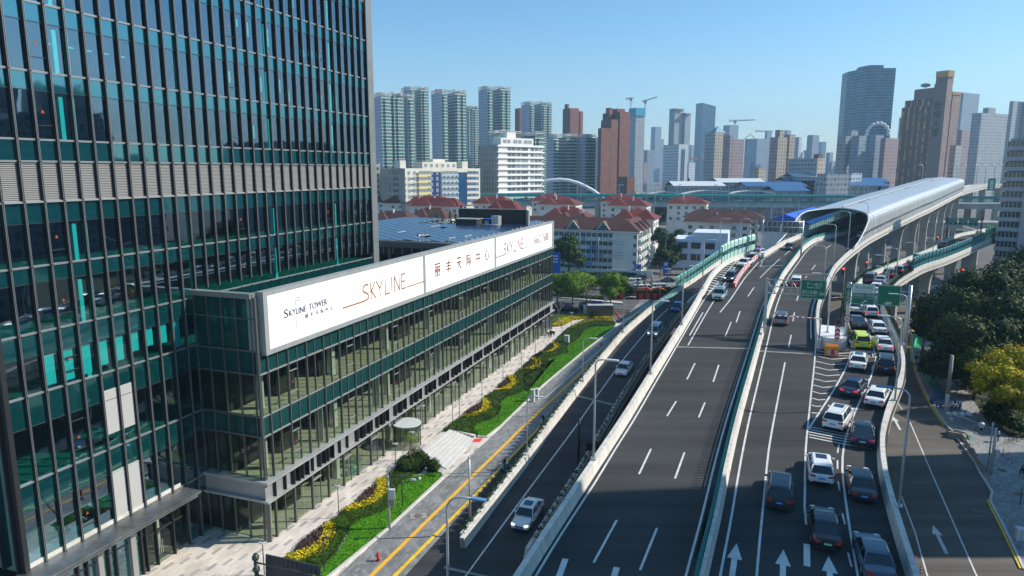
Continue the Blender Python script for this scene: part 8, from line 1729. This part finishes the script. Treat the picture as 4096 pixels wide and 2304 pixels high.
hd2 = thing('hedge','long dark hedge in front of the apartment boundary wall','hedge',P(2500,1100)); mb = MB(); x0_,x1_ = xat(2290,226,1100),xat(2560,226,1100); mb.box(x0_,x1_,226,227.6,0,1.3); mb.build('body',LF[0],hd2); mb = MB(); r = random.Random(8); [leafquad(mb,(r.uniform(x0_,x1_),r.uniform(225.8,227.8),r.uniform(.3,1.5)),(0,-1,.5),.22,r,r.randrange(3)) for _ in range(2500)]; mb.build('leaves',LF,hd2)
for i in range(14): x,y,_ = P(2655 + i * 6,1103); t = thing('scooter','parked motor scooter in the dense row at the lane mouth','scooter',(x,y,0),0,'scooters parked at the lane mouth'); mb = MB(); [mb.tube([(x + .05,y - .6 + k * 1.2,.3),(x - .05,y - .6 + k * 1.2,.3)],.3,8) for k in (0,1)]; mb.build('wheels',TYRE,t); mb = MB(); mb.hexa([(x - .15,y - .5,.3),(x + .15,y - .5,.3),(x + .15,y + .5,.3),(x - .15,y + .5,.3),(x - .12,y - .6,.8),(x + .12,y - .6,.8),(x + .12,y + .2,.75),(x - .12,y + .2,.75)]); mb.tube([(x - .3,y + .5,1.05),(x + .3,y + .5,1.05)],.03,4); mb.build('body',paint(['black','red','dark','silver'][i % 4]),t)
# =============== people ===============
SKIN = mat('skin',(.5,.32,.22),.6)
def skinmesh(verts,edges,rad,name,m,parent):
    me = bpy.data.meshes.new(name); me.from_pydata(verts,edges,[]); o = bpy.data.objects.new(name,me); COL.objects.link(o); md = o.modifiers.new('s','SKIN'); 
    for i,r_ in enumerate(rad): me.skin_vertices[0].data[i].radius = (r_,r_) if not isinstance(r_,tuple) else r_
    me.skin_vertices[0].data[0].use_root = True; sb_ = o.modifiers.new('u','SUBSURF'); sb_.levels = 1; sb_.render_levels = 1; bpy.context.view_layer.update(); dg = bpy.context.evaluated_depsgraph_get(); m2 = bpy.data.meshes.new_from_object(o.evaluated_get(dg)); bpy.data.objects.remove(o); m2.materials.clear(); m2.materials.append(m)
    for p_ in m2.polygons: p_.use_smooth = True
    o2 = bpy.data.objects.new(name,m2); COL.objects.link(o2); o2.parent = parent; return o2
def person(label,loc,rz,pose,top,legs,head=None,helmet=None,group=None):
    t = thing('person',label,'person',loc,rz,group)
    if pose == 'ride': J = dict(pel=(0,0,.78),ch=(.12,0,1.18),nk=(.16,0,1.36),hd=(.2,0,1.52),hl=(.05,.1,.76),kl=(.48,.14,.72),al=(.42,.13,.32),tl=(.58,.13,.28),sl=(.14,.2,1.3),el=(.38,.27,1.1),wl=(.62,.26,1.08))
    else: J = dict(pel=(0,0,.93),ch=(.01,0,1.25),nk=(.01,0,1.45),hd=(.03,0,1.6),hl=(0,.1,.9),kl=(.05,.11,.5),al=(.0,.11,.09),tl=(.15,.12,.04),sl=(0,.2,1.4),el=(.0,.27,1.14),wl=(.14,.24,.94))
    mir = lambda p_: (p_[0],-p_[1],p_[2]); J2 = dict(J); 
    for k in list(J):
        if k[-1] == 'l' and k != 'pel': J2[k[:-1] + 'r'] = mir(J[k])
    if pose == 'walk': J2['kr'] = (.2,-.11,.52); J2['ar'] = (.12,-.11,.1); J2['tr'] = (.27,-.12,.06); J2['al'] = (-.22,.11,.14); J2['tl'] = (-.1,.12,.05); J2['kl'] = (-.02,.11,.5)
    names = ['pel','ch','nk','hl','kl','al','tl','hr','kr','ar','tr','sl','el','wl','sr','er','wr']; ix = {n_: i for i,n_ in enumerate(names)}
    E_ = [('pel','ch'),('ch','nk'),('pel','hl'),('hl','kl'),('kl','al'),('al','tl'),('pel','hr'),('hr','kr'),('kr','ar'),('ar','tr'),('ch','sl'),('sl','el'),('el','wl'),('ch','sr'),('sr','er'),('er','wr')]
    R_ = dict(pel=(.14,.11),ch=(.15,.11),nk=.055,hl=.1,kl=.07,al=.045,tl=.04,sl=.065,el=.05,wl=.035); rad = [R_.get(n_,R_.get(n_[:-1] + 'l')) for n_ in names]
    b = skinmesh([J2[n_] for n_ in names],[(ix[a],ix[c_]) for a,c_ in E_],rad,'body',top,t)
    lg = skinmesh([J2[n_] for n_ in ('pel','hl','kl','al','hr','kr','ar')],[(0,1),(1,2),(2,3),(0,4),(4,5),(5,6)],[(.15,.12),.115,.085,.065,.115,.085,.065],'trousers',legs,t)
    h = MB(); hx,hy,hz_ = J2['hd']; h.ball((hx,hy,hz_),.115,0,12,9,(1,.82,1.2)); h.ball((hx + .11,hy,hz_ - .01),.022,0,6,4); [h.ball((hx,hy + s * .1,hz_),.025,0,5,4) for s in (-1,1)]; h.tube([J2['nk'],(hx,hy,hz_ - .08)],.05,6); h.build('head',SKIN,t)
    for s in ('wl','wr'): w_ = J2[s]; g = MB(); g.ball((w_[0] + .05,w_[1],w_[2] - .02),.04,0,6,5,(1.2,.8,.6)); [g.tube([(w_[0] + .07,w_[1] - .03 + .02 * k,w_[2] - .02),(w_[0] + .13 + .01 * (k % 2),w_[1] - .03 + .02 * k,w_[2] - .045)],.010,5) for k in range(4)]; g.tube([(w_[0] + .04,w_[1],w_[2]),(w_[0] + .09,w_[1] + (.05 if s == 'wr' else -.05),w_[2])],.011,5); g.build('hand',SKIN,t)
    if helmet: g = MB(); g.ball((hx - .01,hy,hz_ + .04),.145,0,12,8,(1.05,.95,.95)); g.build('helmet',helmet,t)
    else: g = MB(); g.ball((hx - .02,hy,hz_ + .035),.122,0,12,8,(1,.9,1.05)); g.build('hair',head or TRIM,t)
    return t
def scooter(label,loc,rz,col):
    t = thing('scooter',label,'scooter',loc,rz); t['_loc0'] = 1
    for x in (-.6,.65): w_ = MB().tube([(x,-.05,.24),(x,.05,.24)],.24,12).build('wheel',TYRE,t)
    mb = MB(); mb.hexa([(-.75,-.16,.3),(.1,-.16,.25),(.1,.16,.25),(-.75,.16,.3),(-.8,-.15,.72),(-.05,-.14,.68),(-.05,.14,.68),(-.8,.15,.72)]); mb.hexa([(.05,-.15,.22),(.5,-.15,.22),(.5,.15,.22),(.05,.15,.22),(.05,-.15,.3),(.5,-.15,.3),(.5,.15,.3),(.05,.15,.3)]); mb.hexa([(.42,-.18,.25),(.6,-.12,.3),(.6,.12,.3),(.42,.18,.25),(.44,-.17,.95),(.56,-.1,.98),(.56,.1,.98),(.44,.17,.95)]); mb.build('body',col,t)
    MB().tube([(.64,0,.25),(.5,0,1.0)],.03,6).build('fork',POLE,t); MB().tube([(.45,-.3,1.06),(.5,0,1.0),(.45,.3,1.06)],.02,6).build('handlebar',TRIM,t); MB().hexa([(-.75,-.13,.72),(-.05,-.13,.7),(-.05,.13,.7),(-.75,.13,.72),(-.72,-.12,.8),(-.08,-.1,.78),(-.08,.1,.78),(-.72,.12,.8)]).build('seat',TRIM,t); return t
def cloth(n,c_): return mat(n,c_,.85)
hu = atan2(cu,su)
for lb,lb2,px,py,col,hc,tp,away in (('light blue electric scooter on the paved street by the flower-box parapet','person in black coat and pink helmet riding the light blue scooter',2016,1880,mat('scooter_blue',(.25,.5,.6),.4),cloth('pink_helmet',(.75,.15,.2)),cloth('black_coat',(.015,.015,.018)),-1),('white electric scooter on the shaded paved street','person in dark coat and yellow helmet riding the white scooter',2170,1700,mat('scooter_white',(.6,.62,.62),.4),cloth('yellow_helmet',(.6,.5,.05)),cloth('black_coat',(.015,.015,.018)),-1)):
    x,y,_ = P(px,py); rz = hu if away > 0 else hu + pi; scooter(lb,(x,y,.02),rz,col); person(lb2,(x - .25 * cos(rz),y - .25 * sin(rz),.04),rz,'ride',tp,cloth('plum_trousers',(.12,.03,.05)) if 'pink' in lb2 else cloth('dark_trousers',(.02,.02,.03)),helmet=hc)
for lb,px,py,rz,tp,lg in (('person in pale jacket and black trousers standing by the tall silver mast at the right',3992,1768,2.5,cloth('pale_jacket',(.45,.42,.4)),cloth('dark_trousers',(.02,.02,.03))),('person in grey coat walking at the right edge of the picture',4088,1905,2.8,cloth('grey_coat',(.25,.25,.27)),cloth('dark_trousers',(.02,.02,.03))),('person in black standing beside the parked motorbikes at the podium',2204,1350,1,cloth('black_coat',(.015,.015,.018)),cloth('dark_trousers',(.02,.02,.03)))):
    x,y,_ = P(px,py); person(lb,(x,y,.04),rz,'walk' if 'walking' in lb else 'stand',tp,lg)
x,y,_ = P(2208,1338); scooter('black motorbike with panniers parked at the podium front',(x,y,.02),2.2,paint('black')); x,y,_ = P(2190,1342); scooter('grey scooter parked next to the black motorbike',(x,y,.02),2.0,paint('grey'))
for i,(px,py) in enumerate([(4040,1775),(4062,1768),(4080,1762),(4096,1756)]): x,y,_ = P(px,py); t = thing('bicycle','dark bicycle in the row parked along the park kerb','bicycle',(x,y,0),0,'bicycles along the park kerb'); mb = MB(); [mb.tube([(x + s_ * .5 + .33 * cos(a),y + .1 * i,.34 + .33 * sin(a)) for a in [2 * pi * k / 14 for k in range(15)]],.025,4) for s_ in (-1,1)]; mb.build('wheels',TYRE,t); mb = MB(); mb.tube([(x - .5,y + .1 * i,.34),(x - .15,y + .1 * i,.85),(x + .4,y + .1 * i,.9),(x + .5,y + .1 * i,.34)],.025,5); mb.tube([(x - .15,y + .1 * i,.85),(x,y + .1 * i,.35),(x + .4,y + .1 * i,.9)],.025,5); mb.tube([(x + .38,y - .25 + .1 * i,1.05),(x + .38,y + .25 + .1 * i,1.05)],.02,4); mb.build('frame',POLD,t)
# =============== right-hand street edge clutter ===============
SBG = mat('stone_block',(.30,.27,.23),.9,noise=(1.5,.3)); pts = [(3800,1738),(3815,1752),(3838,1745),(3855,1765),(3870,1790),(3885,1812),(3898,1835),(3912,1858),(3928,1878)]
for i,(px,py) in enumerate(pts): x,y,_ = P(px,py); n_ = P(*pts[min(i + 1,8)]); p_ = P(*pts[max(i - 1,0)]); a = atan2(n_[1] - p_[1],n_[0] - p_[0]); mb = MB(); w2 = .7; ca,sa = cos(a),sin(a); pth = [(x - ca * w2,y - sa * w2,0),(x + ca * w2,y + sa * w2,0)]; mb.sweep([(-.28,0),(-.12,.8),(.12,.8),(.28,0)],pth); tag(mb.build('concrete_block',SBG),'weathered concrete block in the row closing off the dug-up kerb','concrete block','concrete blocks along the dug-up kerb')
NET = mat('green_netting',(.02,.22,.12),.8,noise=(1.5,.5)); 
for lb,pl_,h in (('dark green debris netting spread over the dug strip',[(3700,1420),(3712,1425),(3745,1550),(3785,1590),(3775,1610),(3740,1570),(3680,1480),(3672,1478)],.5),('bright green netting bundle heaped at the far end of the dug strip',[(3655,1340),(3690,1322),(3694,1350),(3680,1395),(3650,1398)],1.2),('small green netting heap behind the concrete blocks',[(3800,1722),(3850,1735),(3895,1750),(3880,1762),(3835,1742)],.35)):
    pw = [P(a,b)[:2] for a,b in pl_]; r = random.Random(len(lb)); mb = MB(); cx,cy = sum(q[0] for q in pw) / len(pw),sum(q[1] for q in pw) / len(pw)
    for (x0_,y0_),(x1_,y1_) in zip(pw,pw[1:] + pw[:1]):
        for k in range(3): f0,f1 = k / 3,(k + 1) / 3; L3 = lambda f: (x0_ + (x1_ - x0_) * f,y0_ + (y1_ - y0_) * f); a0,a1 = L3(f0),L3(f1); m0_,m1_ = [((q[0] + cx) / 2 + r.uniform(-.2,.2),(q[1] + cy) / 2,h * r.uniform(.5,1.1)) for q in (a0,a1)]; mb.quad((*a0,.04),(*a1,.04),m1_,m0_); mb.poly([m0_,m1_,(cx,cy,h)])
    tag(mb.build('netting',NET if 'bright' not in lb else mat('bright_netting',(.02,.42,.2),.8,noise=(1.5,.4))),lb,'netting')
BLB = mat('blue_barrier_plastic',(.01,.10,.28),.5)
for i in range(9):
    a = 2 * pi * i / 9; c_ = P(3782,1622); x,y = c_[0] + 1.9 * cos(a),c_[1] + 1.9 * sin(a); mb = MB(); mb.obox((x,y,.38),(1.35,.12,.1),a + pi / 2); mb.obox((x,y,.7),(1.35,.12,.1),a + pi / 2); [mb.obox((x + s * .6 * -sin(a),y + s * .6 * cos(a),.38),(.1,.16,.76),a + pi / 2) for s in (-1,0,1)]; tag(mb.build('plastic_barrier',BLB),'blue plastic barrier in the ring round the pale pole foot','barrier','blue plastic barriers round the pole')
for i,(px,py) in enumerate([(3735,1545),(3745,1568),(3752,1590),(3690,1495)]): x,y,_ = P(px,py); mb = MB(); mb.obox((x,y,.38),(1.3,.12,.1),-1.1); mb.obox((x,y,.7),(1.3,.12,.1),-1.1); [mb.obox((x + s * .6 * cos(-1.1),y + s * .6 * sin(-1.1),.38),(.1,.16,.76),-1.1) for s in (-1,0,1)]; tag(mb.build('plastic_barrier',BLB),'blue plastic barrier leaning along the netting strip','barrier','blue plastic barriers on the netting strip')
x,y,z = zpost(3784,1645,3802,1421); t = thing('concrete_pole','thick headless concrete pole painted white at its foot','pole',(x,y,0)); MB().tube([(x,y,0),(x,y,z * .32)],[.3,.28],12).build('painted_foot',CABM,t); MB().tube([(x,y,z * .32),(x,y,z)],[.28,.22],12).build('shaft',CONC_D,t)
x,y,z = zpost(3686,1440,3692,1255); t = thing('tree_trunk_post','tall weathered grey post beside the bright green netting','pole',(x,y,0)); MB().tube([(x,y,0),(x,y,z)],[.26,.2],10).build('shaft',CONC_D,t)
x,y,z = zpost(3962,1898,3976,1712); t = thing('camera_mast','silver mast with long arm of cameras and lamps at the right-hand pavement','camera mast',(x,y,0)); MB().tube([(x,y,0),(x,y,z)],[.17,.14],10).build('mast',POLE,t); MB().tube([(x,y,z - .3),(x - 3.2,y + .8,z + .9),(x - 4.6,y + 1.2,z + 1.2)],.06,6).build('arm',POLE,t); mb = MB(); [mb.obox((x - 4.9 + k * .8,y + 1.2,z + 1.25),(.35,.5,.3),.3) for k in range(4)]; mb.ball((x - 4.6,y + 1.1,z + .7),.22); mb.build('cameras',LHEAD,t); MB().obox((x + .45,y,z * .45),(.45,.35,.9),0).build('equipment_box',CABM,t)
x,y,z = zpost(3949,1885,3963,1690); t = thing('thin_pole','thin silver pole beside the camera mast','pole',(x,y,0)); MB().tube([(x,y,0),(x,y,z)],.09,8).build('shaft',POLE,t)
x,y,_ = P(3924,1722); t = thing('globe_lamp','white globe lamp on the pavement by the netting heap','garden lamp',(x,y,0)); MB().cyl((x,y,0),.12,.5).build('stem',POLD,t); MB().ball((x,y,.78),.42,0,12,8).build('globe',mat('white_globe',(.75,.75,.73),.4),t)
BRD2 = mat('bollard_red',(.5,.05,.04),.5)
for i,(px,py) in enumerate([(4010,1825),(4031,1838),(4046,1856),(3659,2262),(3680,2300)]):
    x,y,_ = P(px,py); t = thing('bollard','red and white striped bollard ' + ('on the right-hand pavement' if i < 3 else 'on the lane line beside the winding parapet'),'bollard',(x,y,0),0,'striped bollards on the pavement' if i < 3 else 'striped lane bollards'); MB().cyl((x,y,0),.06,.9,8).build('post',BRD2,t); mb = MB(); [mb.cyl((x,y,z_),.065,.12,8) for z_ in (.3,.6)]; mb.build('white_bands',SWH,t)
x,y,_ = P(4080,2020); t = thing('thin_post','short dark post on the lower right pavement','post',(x,y,0)); MB().cyl((x,y,0),.05,1.9,8).build('shaft',POLD,t)
# near sign board seen from behind, bottom left
D = 47; x,y,z = PD(1021,2215,D); t = thing('sign_board','dark back of a large road sign on a clamped post at the bottom edge','road sign',(x,y,0)); MB().tube([(x,y,0),(x,y,z)],.16,10).build('post',POLD,t)
a_,b_,c_ = PD(1062,2218,D + .4),PD(1280,2266,D - 1.6),PD(1062,2330,D + .4); h = a_[2] - c_[2]; mb = MB(); mb.hexa((c_,(b_[0],b_[1],b_[2] - h),(b_[0],b_[1] + .1,b_[2] - h),(c_[0],c_[1] + .1,c_[2]),a_,b_,(b_[0],b_[1] + .1,b_[2]),(a_[0],a_[1] + .1,a_[2]))); mb.build('panel',mat('dark_sign_back',(.05,.055,.065),.6,.2,noise=(.8,.2)),t)
mb = MB()
for k in (.18,.62): mb.tube([(x,y - .12,z - .2 - k * h),(b_[0] - .3,b_[1] - .12,b_[2] - k * h - .25)],.06,6)
[mb.tube([(x,y,z - k),(x,y,z - k - .22)],.26,12) for k in (.2,1.15)]; mb.build('brackets',POLD,t)
mb = MB(); [mb.box(a_[0] + (b_[0] - a_[0]) * k / 12 - .02,a_[0] + (b_[0] - a_[0]) * k / 12 + .02,a_[1] + (b_[1] - a_[1]) * k / 12 - .04,a_[1] + (b_[1] - a_[1]) * k / 12,a_[2] + (b_[2] - a_[2]) * k / 12 - h,a_[2] + (b_[2] - a_[2]) * k / 12) for k in range(1,12)]; mb.build('seams',POLD,t)
# road works on the shaded paving
x,y,_ = P(2462,1250); 
for i,(px,py) in enumerate([(2468,1262),(2474,1272),(2463,1256)]): x,y,_ = P(px,py); t = thing('traffic_cone','orange-red traffic cone at the road works beside the flower-box parapet','cone',(x,y,0),0,'cones at the road works'); MB().tube([(x,y,0),(x,y,.9)],[.25,.05],8).build('cone_body',mat('cone_red',(.7,.08,.03),.6),t); MB().box(x - .28,x + .28,y - .28,y + .28,0,.05).build('cone_base',TRIM,t)
x,y,_ = P(2475,1255); t = thing('works_fence','low brown works barrier beside the flower-box parapet','works barrier',(x,y,0)); mb = MB(); [mb.obox((x,y + k * .0,.5 + .5 * k),(5.5,.08,.25),-.35) for k in (0,1)]; [mb.obox((x + s * 2.2,y - s * .8,.5),(.1,.4,1.1),-.35) for s in (-1,0,1)]; mb.build('rails',mat('works_wood',(.32,.18,.05),.8),t)
# small green name plates on lamp posts and flat sheet boards
for lb,px,py,D,w_,h_ in (('green vertical plate on the silver lamp left of the black minivan',3541,1106,137,.9,3.0),('green vertical plate with white characters on the right gantry lamp',3618,1306,92,.9,2.2),('small green plate on the lamp by the teal screens',3657,1038,150,.8,2.4),('green board on the far curving parapet beside the tunnel end',3966,738,420,4.5,7.0)):
    x,y,z = PD(px,py,D); o = MB().box(x - w_ / 2,x + w_ / 2,y - .1,y - .02,z - h_ / 2,z + h_ / 2).build('name_plate',GRN); tag(o,lb,'sign'); mb = MB(); [mb.box(x - w_ * .25,x + w_ * .25,y - .14,y - .1,z - h_ * .4 + k * h_ * .2,z - h_ * .4 + k * h_ * .2 + h_ * .12) for k in range(4)]; mb.build('character_marks',SWH,o)
# =============== haze ===============
hz = MB(); hz.box(-2600,5200,-250,4200,-1.1,345); ho = hz.build('haze',None) if 0 else None
me = bpy.data.meshes.new('haze'); me.from_pydata(hz.v,[],hz.f); ho = bpy.data.objects.new('haze',me); COL.objects.link(ho)
hm = bpy.data.materials.new('haze_air'); hm.use_nodes = True; t_ = hm.node_tree; t_.nodes.remove(t_.nodes['Principled BSDF']); pv = t_.nodes.new('ShaderNodeVolumePrincipled')
pv.inputs['Color'].default_value = (.5,.76,1,1); pv.inputs['Density'].default_value = .0002; pv.inputs['Anisotropy'].default_value = .1
t_.links.new(pv.outputs[0],t_.nodes['Material Output'].inputs['Volume']); me.materials.append(hm); stuff(ho,'thin pale blue haze over the city','haze')
